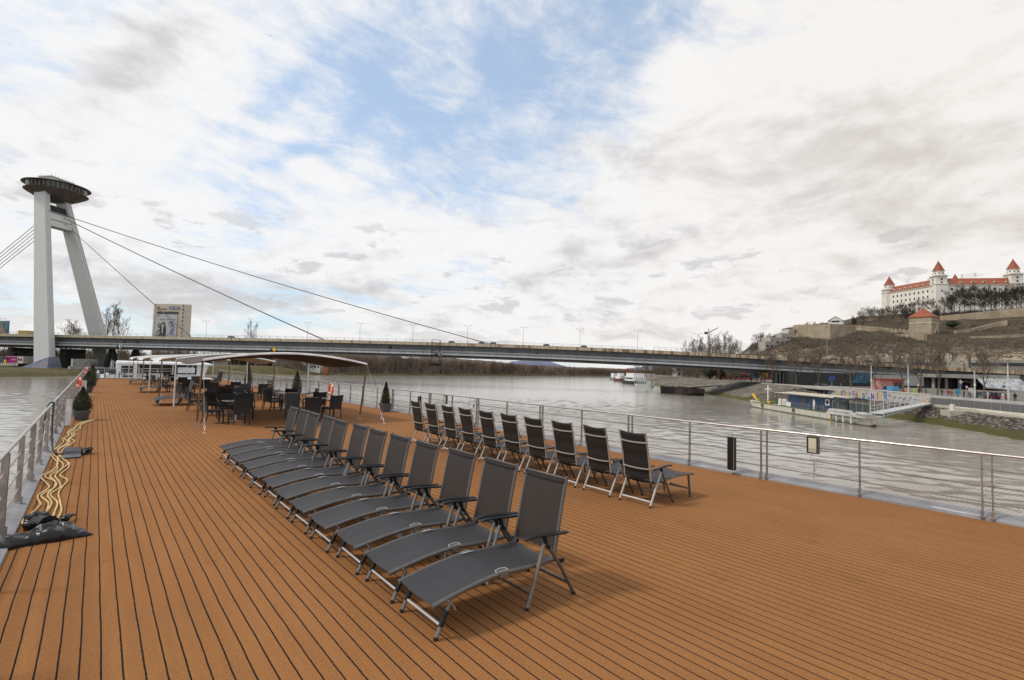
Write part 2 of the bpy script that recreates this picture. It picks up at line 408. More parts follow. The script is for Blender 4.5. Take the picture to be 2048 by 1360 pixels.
def lounger_a(name='sun_lounger'):
    t = thing(name, 'x', 'sun lounger')
    Y0, Y1 = .0, .56
    seat = spl([(-.03, .262), (.12, .293), (.30, .326), (.50, .352), (.64, .360), (.80, .352), (.98, .345), (1.14, .347), (1.235, .352)])
    back = spl([(1.225, .345), (1.262, .50), (1.305, .72), (1.345, .92), (1.385, 1.085)])
    for y in (Y0, Y1):
        o = MB().tube([(p.x, y, p.y) for p in seat], .0190, 8).tube([(-.04, y, .2595), (-.03, y, .262)], .0215, 8).build('side_rail', bronze, t)
        MB().box((.638, y, .358), (.085, .046, .046)).tube([(.61, y - .024, .358), (.61, y - .03, .358)], .006, 6).tube([(.66, y - .024, .358), (.66, y - .03, .358)], .006, 6).build('hinge', MM('mid_frame', (.22, .205, .19), .40, .5, var=.05), o)
        o = MB().tube([(p.x, y, p.y) for p in back], .0175, 8).build('back_rail', bronze, t)
        # armrest: black moulded pad
        xa = [(.845, .603), (.86, .612), (.95, .616), (1.10, .606), (1.25, .595), (1.36, .588)]
        yo = y + (-.045 if y < .2 else .045)
        m = MB(); pts = spl(xa, 3); m.tube([(p.x, yo, p.y) for p in pts], [.017] + [.027] * (len(pts) - 2) + [.02], 10, sq=.55)
        m.build('armrest', blackp, t)
        m = MB(); m.tube([(1.06, yo, .60), (1.085, yo, .565), (1.09, yo, .50)], .021, 8); m.tube([(1.09, yo, .53), (1.13, yo, .49)], .019, 8); m.build('arm_bracket', blackp, t)
        m = MB(); m.tube([(1.07, yo, .535), (.885, yo, .012)], .0175, 8); l = m.build('leg', MM('mid_frame', (.22, .205, .19), .40, .5, var=.05), t)
        MB().tube([(.889, yo, .024), (.881, yo, 0)], .0175, 8).build('foot_cap', blackp, l)
        m = MB(); m.tube([(1.10, yo, .53), (1.275, yo, .30), (1.455, yo, .012)], .0165, 8); l = m.build('leg', bronze, t)
        MB().tube([(1.449, yo, .024), (1.462, yo, 0)], .0175, 8).build('foot_cap', blackp, l)
        m = MB(); m.tube([(1.24, y, .352), (1.275, yo, .335)], .016, 6); m.box((1.29, yo, .345), (.05, .022, .035)); m.build('pivot', blackp, t)
        # foot-end legs with plastic sleeve
        m = MB(); m.tube([(.125, y, .262), (.0, y, .012)], .0170, 8); l = m.build('foot_leg', MM('mid_frame', (.22, .205, .19), .40, .5, var=.05), t)
        MB().tube([(.094, y, .20), (.04, y, .092)], .0215, 8).build('sleeve', blackp, l)
        MB().tube([(.006, y, .024), (-.006, y, 0)], .018, 8).build('foot_cap', blackp, l)
        m = MB(); m.bar((.085, y - .02, .285), (.155, y - .02, .215), .006, .02, (0, 1, 0)); m.tube([(.15, y - .02, .22), (.15, y - .02, .20), (.165, y - .02, .195)], .004, 5); m.build('stay_bracket', tube_l, t)
        # wire loop handle over the hinge
        yi = y + (.035 if y < .2 else -.035)
        MB().tube([(.575, y, .372), (.585, yi, .382), (.64, yi + (.008 if y < .2 else -.008), .387), (.695, yi, .382), (.70, y, .372)], .0042, 6).build('loop_handle', tube_w, t)
    for a, r in (((.044, 0, .098), .011), ((.925, 0, .125), .013), ((1.385, 0, .125), .013), ((1.378, 0, 1.062), .010)):
        ya, yb = (Y0, Y1) if a[0] < .5 or a[2] > .9 else (Y0 - .045, Y1 + .045)
        MB().tube([(a[0], ya, a[2]), (a[0], yb, a[2])], r, 8).build('crossbar', tube_w if a[0] < .5 else bronze, t)
    def sheet(prof, y0, y1, sag, th, k=8):
        m = MB()
        rows = []
        for p in prof:
            rows.append([(p.x, y0 + (y1 - y0) * j / k, p.y - sag * 4 * (j / k) * (1 - j / k)) for j in range(k + 1)])
        m.grid(rows); rows2 = [[(a, b_, c - th) for a, b_, c in r] for r in rows]; m.grid([r[::-1] for r in rows2])
        return m
    sp_ = [V((p.x, p.y + .012)) for p in seat]
    o = sheet(sp_, Y0 + .002, Y1 - .002, .022, .003).build('seat_sling', sling_dark, t)
    m = MB(); rows = []
    for i, p in enumerate(back):
        if p.y < .40: continue
        rows.append([(p.x - .012 + .020 * 4 * (j / 8) * (1 - j / 8), Y0 + (Y1 - Y0) * j / 8, p.y - (.015 * 4 * (j / 8) * (1 - j / 8) if i > len(back) - 4 else 0)) for j in range(9)])
    m.grid(rows); m.build('back_sling', sling_back, t)
    m = MB(); m.grid([[(x - .012, Y0, z), (x + .004, (Y0 + Y1) / 2, z - .012), (x - .012, Y1, z)] for x, z in ((1.352, 1.035), (1.358, 1.068))]); m.build('top_hem', sling_back, t)
    return index(t)
def lounger_b(name='padded_lounger'):
    t = thing(name, 'x', 'sun lounger'); Y0, Y1 = .03, .53
    back = spl([(.085, .36), (.06, .50), (.015, .75), (-.035, .98), (-.075, 1.135)])
    seat = spl([(.08, .375), (.20, .35), (.42, .355), (.68, .385), (.90, .392), (1.12, .385), (1.28, .37)])
    for y in (Y0, Y1):
        yo = y + (-.045 if y < .2 else .045)
        MB().tube([(p.x, y, p.y) for p in back], .0165, 8, sq=.7).tube([(-.075, y, 1.135), (-.079, y, 1.15)], .019, 8).build('back_rail', tube_l, t)
        MB().tube([(p.x, y, p.y) for p in seat], .0145, 8).build('side_rail', bronze, t)
        pts = spl([(.10, .565), (.20, .578), (.40, .598), (.52, .600), (.545, .588)], 3)
        MB().tube([(p.x, yo, p.y) for p in pts], [.02] + [.028] * (len(pts) - 2) + [.018], 10, sq=.55).build('armrest', blackp, t)
        MB().tube([(.285, yo, .58), (.285, yo, .52)], .024, 8).build('arm_bracket', blackp, t)
        l = MB().tube([(.28, yo, .53), (.004, yo, .015)], .017, 8).build('leg', tube_l, t)
        MB().tube([(.009, yo, .028), (-.006, yo, 0)], .018, 8).build('foot_cap', blackp, l)
        l = MB().tube([(.29, yo, .53), (.603, yo, .012)], .017, 8).build('leg', bronze, t)
        MB().tube([(.597, yo, .024), (.611, yo, 0)], .018, 8).build('foot_cap', blackp, l)
        l = MB().bar((1.12, y, .375), (1.174, y, 0), .032, .024, (0, 1, 0)).build('foot_leg', bronze, t)
        MB().tube([(.085, y, .37), (.10, yo, .375)], .02, 6).build('pivot', blackp, t)
        MB().bar((.60, y, .30), (1.16, y, .135), .02, .03).build('side_stay', bronze, t)
    for x, z, r, mt in ((.055, .075, .016, tube_w), (.57, .09, .013, bronze), (1.15, .14, .012, bronze), (-.022, .985, .018, tube_l), (.052, .575, .016, tube_l), (.078, .40, .016, bronze)):
        ya, yb = (Y0 - .045, Y1 + .045) if z < .2 and x < 1 else (Y0, Y1)
        if z > .5:
            bow = .02 * (-1); MB().tube([(x + bow * 4 * (j / 8) * (1 - j / 8) * .6 - .016, ya + (yb - ya) * j / 8, z - .012 * 4 * (j / 8) * (1 - j / 8)) for j in range(9)], r * 1.15, 8, sq=.7).build('crossbar', mt, t)
        else: MB().tube([(x, ya, z), (x, yb, z)], r, 8).build('crossbar', mt, t)
    # padded back: quilted bands
    m = MB(); rows = []; n = len(back)
    for i, p in enumerate(back):
        q = .016 * abs(sin(pi * (i + .0) / 4))
        rows.append([(p.x + .006 - q - .012 * sin(pi * j / 8), Y0 + .012 + (Y1 - Y0 - .024) * j / 8, p.y + (-.02 * sin(pi * j / 8) if i == n - 1 else 0)) for j in range(9)])
    m.grid([r[::-1] for r in rows])
    rows2 = [[(x + .035, y, z) for x, y, z in r] for r in rows]; m.grid(rows2)
    m.grid([rows[-1], rows2[-1]]); m.build('back_pad', sling_pad, t)
    m = MB(); rows = []
    for i, p in enumerate(seat):
        rows.append([(p.x, Y0 + (Y1 - Y0) * j / 6, p.y + .012 + .010 * abs(sin(pi * i / 4)) - .025 * sin(pi * j / 6)) for j in range(7)])
    m.grid([r[::-1] for r in rows]); m.grid([[(a, b_, c - .022) for a, b_, c in r] for r in rows]); m.build('seat_pad', sling_dark, t)
    return index(t)
LA = lounger_a()
GA = 'sling sun loungers lined up across the middle of the deck'
lab = ['nearest low sling lounger at the front of the middle row', 'second nearest sling lounger of the middle row, its armrests overlapping the first']
LAS = []
for k in range(12):
    if k < 2: l = lab[k]
    elif k == 11: l = 'farthest sling lounger of the middle row, just before the dark armchairs'
    elif k == 10: l = 'sling lounger next to the farthest one of the middle row'
    else: l = ORD[k] + ' sling lounger of the middle row counted from the camera'
    rz = random.uniform(-.024, .024) if k else 0; p = (2.13 + random.uniform(-.03, .03) * (k > 0), 3.466 + .763 * k, 0)
    o = LA if k == 0 else dup(LA, p, rz); o.location = p; o.rotation_euler.z = rz; o['label'] = l; o['group'] = GA; LAS.append(o)
LB = lounger_b()
GB = 'padded loungers lined up facing the river railing'
for k in range(10):
    l = {0: 'padded lounger with quilted back at the near end of the back row', 9: 'farthest padded lounger of the back row, beside the black light box'}.get(k, ORD[k] + ' padded lounger of the back row counted from its near end')
    p = (6.72 + random.uniform(-.02, .02) * (k > 0), 4.85 + .79 * k, 0); rz = random.uniform(-.02, .02) if k else 0
    o = LB if k == 0 else dup(LB, p, rz); o.location = p; o.rotation_euler.z = rz; o['label'] = l; o['group'] = GB
for k, (x, s_) in enumerate(((.52, .9), (.62, .7), (.45, 1.0), (.45, 1.0))):   # white paper care tags under some near loungers
    m = MB(); a = V((x, .14, .33)); m.grid([[a, a + V((.05 * s_, .0, .0))], [a + V((.02, .02, -.06)), a + V((.09 * s_, .02, -.05))], [a + V((.06, .0, -.10)), a + V((.11 * s_, .03, -.115))]])
    m.build('care_tag', MM('white_tag', (.75, .75, .73), .6), LAS[k])
# ================================================================ furniture on the deck
rattan = mat('woven_resin', (.020, .0175, .0165), .55, var=.18, vscale=60, bump=.8, bscale=120)
rattan_g = mat('grey_woven_resin', (.065, .062, .062), .55, var=.18, vscale=60, bump=.8, bscale=120)
def armchair(name, mt):
    t = thing(name, 'x', 'chair')            # faces +x
    m = MB(); rows = []
    for i, (x, z, hw) in enumerate(((-.235, .36, .245), (-.245, .52, .25), (-.275, .70, .262), (-.325, .90, .272))):
        rows.append([(x - .03 * (1 - (j / 3 - 1) ** 2), hw * (j / 3 - 1), z + (.0 if i < 3 else -.018 * (1 - (j / 3 - 1) ** 2))) for j in range(7)])
    m.grid([r[::-1] for r in rows]); r2 = [[(x + .03, y, z) for x, y, z in r] for r in rows]; m.grid(r2)
    m.grid([rows[-1], r2[-1]]); m.grid([[r[0] for r in rows], [r[0] for r in r2]]); m.grid([[r[-1] for r in r2], [r[-1] for r in rows]]); m.grid([r2[0], rows[0]])
    m.build('backrest', mt, t)
    m = MB(); m.hexa([(-.24, -.245, .365), (.25, -.26, .365), (.25, .26, .365), (-.24, .245, .365), (-.24, -.245, .425), (.25, -.26, .44), (.25, .26, .44), (-.24, .245, .425)]); m.build('seat', mt, t)
    MB().box((-.262, 0, .375), (.012, .03, .018)).build('badge', tube_w, t)
    for sy in (-1, 1):
        MB().bar((.235, .25 * sy, .40), (.245, .25 * sy, 0), .045, .045, (1, 0, 0)).build('leg', mt, t)
        l = MB().tube(spl([(-.24, .50), (-.225, .34), (-.235, .18), (-.285, .0)], 4) and [(p.x, .235 * sy, p.y) for p in spl([(-.24, .50), (-.225, .34), (-.24, .18), (-.30, .0)], 4)], .02, 6).build('leg', mt, t)
        MB().box((-.297, .235 * sy, .012), (.03, .03, .024)).build('foot_cap', tube_w, l)
        pts = spl([(-.30, .70), (-.15, .685), (.05, .665), (.21, .645), (.262, .60), (.255, .42)], 4)
        MB().tube([(p.x, .275 * sy, p.y) for p in pts], .021, 6, sq=.75).build('armrest', mt, t)
    return index(t)
def table(name='bistro_table'):
    t = thing(name, 'x', 'table')
    MB().box((0, 0, .725), (.70, .70, .022)).build('tabletop', MM('table_top', (.035, .033, .034), .30, var=.1), t)
    m = MB(); m.box((0, 0, .712), (.715, .02, .016)); 
    for s_ in (-1, 1): m.span((-.358, s_ * .352 - .006, .712), (.358, s_ * .352 + .006, .734)); m.span((s_ * .352 - .006, -.346, .712), (s_ * .352 + .006, .346, .734))
    m.build('edge_trim', steel, t)
    MB().tube([(0, 0, .05), (0, 0, .71)], .036, 12).build('pedestal', tube_l, t)
    for k in range(4):
        a = pi / 4 + k * pi / 2; MB().tube([(.02 * cos(a), .02 * sin(a), .075), (.18 * cos(a), .18 * sin(a), .05), (.34 * cos(a), .34 * sin(a), .018)], [.026, .022, .018], 8, sq=.6).build('foot', galv, t)
    return index(t)
CH = armchair('armchair', rattan); CG = armchair('grey_armchair', rattan_g); TB = table()
GC = 'dark woven armchairs around the bistro tables'
used = {'d': False, 'g': False, 't': False}
def chair(x, y, deg, label, kind='d', group=GC):
    src = CH if kind == 'd' else CG
    if not used[kind]: used[kind] = True; o = src; o.location = (x, y, 0); o.rotation_euler.z = radians(deg); o['label'] = label
    else: o = dup(src, (x, y, 0), radians(deg), label)
    o['group'] = group; return o
def tbl(x, y, deg, label):
    if not used['t']: used['t'] = True; o = TB; o.location = (x, y, 0); o.rotation_euler.z = radians(deg); o['label'] = label
    else: o = dup(TB, (x, y, 0), radians(deg), label)
    o['group'] = 'square bistro tables on steel feet'
# near left cluster
chair(3.72, 18.62, 96, 'dark armchair nearest the camera in the left cluster, its back to the loungers')
chair(3.12, 19.55, 5, 'dark armchair seen from the side behind the brown tent post')
chair(3.68, 20.6, -88, 'dark armchair across the table from the nearest left one')
chair(4.25, 20.35, -100, 'dark armchair beside the nearest left table, half behind the front chair')
tbl(3.78, 19.45, 8, 'square bistro table with cast steel foot between the nearest left armchairs')
chair(3.35, 22.3, 100, 'dark armchair behind the nearest left cluster with its back to the camera')
tbl(3.9, 23.1, 0, 'second bistro table of the left side, behind the nearest cluster')
chair(4.55, 22.6, 160, 'dark armchair turned left in front of the leaning slate panel')
chair(3.25, 24.55, 0, 'side-on dark armchair close to the first white tent post')
chair(4.35, 25.0, 95, 'dark armchair with low back just right of the first white post')
chair(5.05, 25.2, -75, 'grey-faced armchair in the second row of the left cluster', 'g')
chair(4.6, 27.3, 90, 'dark armchair at the middle table under the first canopy')
tbl(5.0, 26.2, 10, 'bistro table in the middle of the left cluster')
# right cluster
chair(7.0, 19.35, 104, 'tall backed armchair at the right edge of the seating, nearest the brown post')
chair(6.0, 18.5, 78, 'dark armchair right behind the far loungers')
chair(5.72, 19.75, -98, 'lighter grey armchair facing the camera behind the loungers', 'g')
chair(7.25, 21.6, 80, 'dark armchair in front of the orange lifebuoy')
tbl(6.62, 20.15, 12, 'bistro table of the right cluster, by the tall backed armchair')
chair(6.95, 24.6, 85, 'dark armchair left of the small potted conifer')
chair(7.75, 24.3, 175, 'side-on armchair in front of the small potted conifer')
chair(5.98, 23.6, 20, 'dark armchair turned to the right at the middle table')
chair(6.3, 25.1, -60, 'dark armchair behind the middle right table')
tbl(6.62, 24.0, 5, 'bistro table of the middle right cluster, beside the turned armchair')
# further rows
for i, (x, y, a, n) in enumerate(((5.15, 28.6, 100, 'seen past the leaning slate panel'), (6.1, 29.3, -95, 'left of the leftmost pair of padded backs'), (6.85, 29.7, 110, 'with arms spread, near the second white right post'),
        (4.9, 31.6, 90, 'behind the middle table'), (6.3, 32.4, 60, 'in front of the dark conifer by the rail'), (3.5, 30.6, 15, 'beside the second brown post'), (3.9, 33.2, 95, 'right of the second brown post'), (4.3, 35.1, -90, 'under the far edge of the second canopy'),
        (5.2, 36.0, 80, 'in the middle of the second canopy'), (3.4, 38.8, 10, 'next to the second white post'), (4.5, 40.5, 95, 'behind the second white post'), (5.6, 42.2, -80, 'between the second and third canopies'),
        (3.5, 45.0, 20, 'beside the third brown post'), (4.6, 47.5, 95, 'under the third canopy'), (3.6, 52.0, 10, 'next to the third white post'), (5.0, 55.5, 90, 'under the last canopy'))):
    chair(x, y, a, 'distant dark armchair ' + n)
for x, y, n in ((5.6, 30.4, 'behind the middle row of armchairs'), (4.1, 34.1, 'under the second canopy'), (4.7, 41.4, 'between the second and third canopies'), (4.4, 46.2, 'under the third canopy')): tbl(x, y, 10, 'distant bistro table ' + n)
for x, y, a, n in ((.55, 66.5, 95, 'beyond the end rail on the left, seen side-on'), (1.35, 65.6, 90, 'in the middle of the bow terrace with its back to the deck'), (2.15, 66.3, 170, 'at the right of the bow terrace, side-on')):
    o = chair(x, y, a, 'dark armchair ' + n, 'd', 'dark armchairs on the bow terrace'); o.location.z = -.02
m = MB(); m.box((1.3, 66.9, .68), (.7, .7, .03)); m.tube([(1.3, 66.9, 0), (1.3, 66.9, .67)], .04, 8); tag(m.build('terrace_table', galv), 'small pale table among the armchairs on the bow terrace', 'table')
# leaning slate panels on chairs (seat cushions folded up)
for x, y, n in ((4.42, 21.75, 'in the nearest left cluster'), (5.35, 27.4, 'in the middle of the left seating')):
    m = MB(); a = radians(20); m.hexa([(-.02, -.16, 0), (.02, -.16, 0), (.02, .16, 0), (-.02, .16, 0), (.10, -.16, .42), (.14, -.16, .42), (.14, .16, .42), (.10, .16, .42)])
    o = m.build('cushion', MM('slate_cushion', (.115, .105, .10), .8, var=.1, vscale=30)); o.location = (x, y, .46); o.rotation_euler.z = radians(150)
    tag(o, 'grey folded cushion standing up on an armchair ' + n, 'cushion', 'folded seat cushions on armchairs')
# stacked flat loungers under the canopies, side by side across the deck
GS = 'sling loungers parked under the canopies'
for gi, (y0, n) in enumerate(((27.2, 3), (37.9, 3), (50.0, 3))):
    for k in range(n):
        l = ('nearest', 'middle', 'farthest')[k] + ' of the three loungers parked by the ' + ('first', 'second', 'third')[gi] + ' white tent post'
        o = dup(LA, (2.12 + .05 * k, y0 + .62 * k, 0), radians(random.uniform(-2, 2)), l); o['group'] = GS
for k in range(2):
    o = dup(LB, (6.95 + .02 * k, 27.5 + .62 * k, 0), radians(-4), ('nearer', 'farther')[k] + ' of the two padded loungers standing beyond the bistro tables'); o['group'] = 'pair of padded loungers beyond the tables'
for k in range(4):
    o = dup(LB, (8.0 + .02 * k, 47.5 + .6 * k, 0), radians(180), ORD[k] + ' of four loungers lined up with striped backs far under the rail'); o['group'] = 'four far loungers with striped backs'
# ---------------------------------------------------------------- canopies
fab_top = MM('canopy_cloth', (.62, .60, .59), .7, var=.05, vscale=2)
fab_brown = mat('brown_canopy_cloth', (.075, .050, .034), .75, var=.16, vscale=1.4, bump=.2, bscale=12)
pole_w = MM('white_tent_pole', (.82, .80, .78), .35, var=.04); pole_b = mat('bronze_tent_pole', (.22, .145, .09), .30, .4, var=.15, vscale=3)
def tent(y0, y1, label, near):
    t = thing('canopy', label, 'canopy', (0, y0, 0)); L = y1 - y0; xa, xb = 2.55, 7.85
    ya, yb = -.45, L + .12                                            # eave bars overhang the feet
    def arch(u): return 2.06 + .30 * max(0.0, sin(pi * u)) ** .9
    def zrow(v): return -.05 * sin(pi * v)
    m = MB(); rows = []
    for i in range(9):
        v = i / 8; rows.append([(xa + (xb - xa) * j / 16, ya + (yb - ya) * v, arch(j / 16) + zrow(v) - (.10 * sin(pi * v))) for j in range(17)])
    m.grid([r[::-1] for r in rows]); 
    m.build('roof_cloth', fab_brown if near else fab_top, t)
    for y, mt in ((ya, pole_w), (yb, pole_w)):
        MB().tube([(xa + (xb - xa) * j / 20, y, arch(j / 20) + .024) for j in range(21)], .034, 8).build('eave_bar', mt, t)
    for y, sg in ((ya - .045, -1), (yb + .045, 1)):                       # white valance hems
        m = MB(); m.grid([[(xa + (xb - xa) * j / 20, y + dy, arch(j / 20) + h) for j in range(21)] for dy, h in ((0, -.012), (-.006 * sg, .03), (.045 * -sg, .052))]); m.build('hem', MM('white_hem', (.82, .80, .78), .6), t)
    for x, y, yt, mt in ((xa, .0, ya, pole_b), (xb, .0, ya, pole_b), (xa, L, yb, pole_w), (xb, L, yb, pole_w)):
        p = MB().tube([(x, y, .16), (x, yt, 2.06)], .030, 10).build('post', mt, t)
        m = MB(); m.box((x, y, .006), (.17, .12, .012)); m.bar((x - .035, y, .01), (x - .035, y, .15), .012, .06, (0, 1, 0)); m.bar((x + .035, y, .01), (x + .035, y, .15), .012, .06, (0, 1, 0)); m.tube([(x - .05, y, .12), (x + .05, y, .12)], .012, 6)
        m.build('foot_bracket', steel, p)
    for x, dx in ((xa, -.08), (xb, .05)):                             # webbing guys with cord ends
        a = V((x + .03, ya + .02, 2.02)); b_ = V((x + dx, ya - 1.55, .02))
        g = MB().tube([a, a + (b_ - a) * .94], .0045, 4).build('guy_strap', MM('strap', (.62, .58, .52), .7), t)
        c = a + (b_ - a) * .80
        MB().tube([c, c + V((.03, -.03, -.16)), c + V((-.02, -.08, -.26)), c + V((.03, -.16, -.20)), b_ + V((0, .02, .06))], .009, 5).tube([b_ + V((.04 * cos(k * pi / 4), .04 * sin(k * pi / 4), .008)) for k in range(8)], .007, 5, closed=True).build('cord_end', MM('white_cord', (.75, .73, .70), .7), g)
        MB().box(b_ + V((0, 0, .004)), (.07, .07, .008)).build('deck_eye', steel, g)
    return t
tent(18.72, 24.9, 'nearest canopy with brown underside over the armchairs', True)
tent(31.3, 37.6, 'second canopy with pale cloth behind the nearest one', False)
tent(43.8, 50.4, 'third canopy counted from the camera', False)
tent(56.2, 62.6, 'farthest canopy, just before the wheelhouse', False)
# ---------------------------------------------------------------- planters
pot_m = MM('slate_plastic_pot', (.085, .092, .110), .45, var=.08, vscale=4)
leafs = mat('conifer_needles', (.028, .040, .014), .75, var=0, col2=(.060, .062, .022), vscale=9)
soil = MM('soil', (.03, .022, .015), .9)
def conifer(rng, h, r, z0, n, bulge):
    m = MB(); core = [(1e-4 + r * .0, z0)]
    def rad(t): return r * (max(0.0, 1 - t) ** .8 * (1 - .35 * bulge) + bulge * .9 * sin(pi * min(1, t + .12)) * max(0.0, 1 - t) ** .35) * (1 + .0)
    m.lathe([(max(1e-4, rad(i / 10) * .78), z0 + h * i / 10) for i in range(11)], 12)
    for i in range(n):
        t = rng.random() ** 1.25; a = rng.random() * 2 * pi; rr = rad(t) * (.72 + .42 * rng.random() + .16 * sin(a * 5 + t * 17))
        p = V((rr * cos(a), rr * sin(a), z0 + h * t + rng.uniform(-.02, .02)))
        d = V((cos(a) * .7, sin(a) * .7, .6 + rng.random())).normalized() + V((rng.uniform(-.5, .5), rng.uniform(-.5, .5), rng.uniform(-.3, .3)))
        d = d.normalized() * rng.uniform(.025, .055); s_ = d.cross(V((rng.random(), rng.random(), rng.random())) - V((.5, .5, .5))).normalized() * .010
        m.quad(p - s_, p + s_, p + d + s_ * .3, p + d - s_ * .3)
    return m
def planter(x, y, label, square, w1, w0, hp, h, r, bulge, seed):
    t = thing('planter', label, 'potted tree', (x, y, 0)); rng = random.Random(seed); m = MB()
    if square:
        m.hexa([(-w0, -w0, 0), (w0, -w0, 0), (w0, w0, 0), (-w0, w0, 0), (-w1, -w1, hp), (w1, -w1, hp), (w1, w1, hp), (-w1, w1, hp)])
        e = w1 + .018
        for a, b_ in (((-e, -e, hp - .07), (e, -w1 + .02, hp + .012)), ((-e, w1 - .02, hp - .07), (e, e, hp + .012)), ((-e, -w1 + .02, hp - .07), (-w1 + .02, w1 - .02, hp + .012)), ((w1 - .02, -w1 + .02, hp - .07), (e, w1 - .02, hp + .012))): m.span(a, b_)
    else:
        m.lathe([(w0, 0), (w1, hp - .08), (w1 + .02, hp - .075), (w1 + .025, hp), (w1 - .01, hp), (w1 - .02, hp - .03), (1e-4, hp - .03)], 28)
    m.build('pot', pot_m, t)
    MB().span((-w1 * .6, -w1 * .6, hp - .02), (w1 * .6, w1 * .6, hp + .014)).build('soil', soil, t)
    MB().tube([(0, 0, hp), (0, 0, hp + .2), (0.01, 0, hp + h * .9)], [.02, .016, .006], 6).build('trunk', MM('shrub_stem', (.08, .05, .03), .9), t)
    conifer(rng, h, r, hp + .02, 2600 if h > .6 else 1500, bulge).build('foliage', leafs, t, smooth=False)
    m = MB()
    for k in range(8):
        a = rng.random() * 6.28; zt = hp + h * (.93 + .02 * k); m.tube([(0, 0, zt - .06), (.02 * cos(a), .02 * sin(a), zt + .02)], [.006, .002], 4)
    m.build('leader_shoot', MM('dry_tip', (.16, .10, .045), .8), t)
    return t
planter(-.28, 22.05, 'round grey pot with a plump conifer nearest on the left side deck', False, .225, .165, .33, .72, .21, .50, 3)
planter(-.30, 38.6, 'second potted conifer on the left, beyond the first lifebuoy', False, .27, .20, .36, .85, .27, .5, 4)
planter(-.15, 47.2, 'third potted conifer on the left, with a pointed green top', False, .28, .21, .40, 1.1, .30, .40, 5)
planter(10.02, 21.15, 'square grey pot with a slim pointed conifer by the right rail', True, .20, .155, .36, .92, .17, .30, 6)
planter(10.0, 34.0, 'small conifer in a pot by the right rail behind the armchairs', True, .24, .18, .36, 1.15, .26, .30, 7)
planter(9.9, 47.0, 'far dark conifer by the right rail under the second canopy', True, .26, .2, .4, 1.5, .26, .2, 8)
# ---------------------------------------------------------------- lifebuoys
orange = MM('orange_buoy', (.80, .085, .022), .5, var=.08, vscale=6)
def buoy(x, y, z, rz, label, tilt=0):
    t = thing('lifebuoy', label, 'lifebuoy', (x, y, z), rz); t.scale = (.8,) * 3 if x < 0 else (1,) * 3
    R, r = .29, .062; m = MB(); m.tube([(0, R * cos(a * pi / 16), R * sin(a * pi / 16)) for a in range(32)], r, 10, closed=True); m.build('ring', orange, t)
    for k in range(4):
        a0 = pi / 4 + k * pi / 2; MB().tube([(0, R * cos(a0 + d), R * sin(a0 + d)) for d in (-.13, 0, .13)], r + .004, 10, cap=False).build('reflective_band', MM('band', (.75, .74, .72), .4), t)
    MB().tube([(0, (R + r + .03 * abs(sin(2 * a * pi / 16))) * cos(a * pi / 16), (R + r + .03 * abs(sin(2 * a * pi / 16))) * sin(a * pi / 16)) for a in range(32)], .006, 5, closed=True).build('grab_rope', MM('white_cord', (.75, .73, .70), .7), t)
    return t
BS = 1.0
buoy(10.36, 28.9, .58, radians(0), 'orange lifebuoy hung on the right rail behind the armchairs')
buoy(-.60, 33.6, .78, radians(18), 'nearer orange lifebuoy on the left rail above the pots')
buoy(-.60, 55.0, .95, radians(18), 'farther orange lifebuoy at the far end of the left rail')
# white-and-pink notice panel beside the left lifebuoy
m = MB(); m.box((0, 0, .55), (.22, .04, .62)); o = m.build('notice_panel', MM('pale_panel', (.72, .62, .63), .5)); o.location = (-.42, 34.2, 0); tag(o, 'pale pinkish panel standing beside the nearer left lifebuoy', 'panel')
# ---------------------------------------------------------------- light boxes and floodlights on the rails
def lightbox(x, y, label, mt, w_=.13, h=.62, z0=.05, slim=True):
    t = thing('light_box', label, 'deck light', (x, y, z0))
    MB().box((0, 0, h / 2), (w_ * .6, w_, h)).build('housing', mt, t)
    MB().box((0, 0, h + .006), (w_ * .66, w_ * 1.06, .012)).build('cap', blackp, t)
    m = MB()
    for s_ in (-1, 1): m.box((-w_ * .3 - .004, s_ * (w_ / 2 - .008), h / 2), (.010, .012, h - .02))
    m.build('edge_strip', steel, t)
    m = MB()
    for k in range(6): m.ball((-w_ * .31 - .001, 0, .06 + k * (h - .12) / 5), .005, 6)
    m.build('screws', steel_d, t)
    MB().tube([(.03, 0, h), (.03, 0, h + .10)], .008, 6).build('mount', galv, t)
    return t
lightbox(10.36, 5.45, 'black upright light box on the right rail, nearest the camera', blackp, .15, .66, .10)
lightbox(10.30, 18.6, 'black light box behind the farthest padded loungers', blackp, .15, .72, .10)
t = lightbox(-.60, 20.35, 'white upright light box beside the nearest left pot', MM('white_lightbox', (.74, .73, .72), .4), .16, .80, .02); t.rotation_euler.z = radians(90); t.location.x = -.56
def flood(x, y, label):
    t = thing('floodlight', label, 'floodlight', (x, y, .80))
    MB().box((.0, 0, 0), (.07, .18, .30)).build('housing', blackp, t)
    MB().box((-.038, 0, .03), (.008, .135, .205)).build('lens', MM('flood_lens', (.62, .56, .42), .15, var=.04), t)
    MB().box((-.038, 0, -.105), (.010, .135, .05)).build('driver_panel', MM('flood_panel', (.60, .57, .50), .4), t)
    m = MB()
    for s_ in (-1, 1): m.box((.0, s_ * .094, 0), (.08, .01, .31))
    m.box((0, 0, .155), (.08, .19, .012)); m.build('frame', bronze, t)
    MB().tube([(0, 0, -.15), (.01, .04, -.19), (0, .05, -.26), (.01, -.03, -.30), (0, -.05, -.40), (0, -.01, -.52), (0, 0, -.70)], .005, 5).build('cable', galv, t)
    return t
flood(10.47, 3.93, 'floodlight with pale lens hung under the nearest right handrail')
flood(10.47, 16.9, 'small floodlight on the right rail above the padded loungers')
m = MB(); m.tube([(10.5, 3.93, .28), (10.5, 3.93, .50)], .008, 6); tag(m.build('cable_stub', steel_d), 'short steel rod tied between the wires under the floodlight', 'rod')
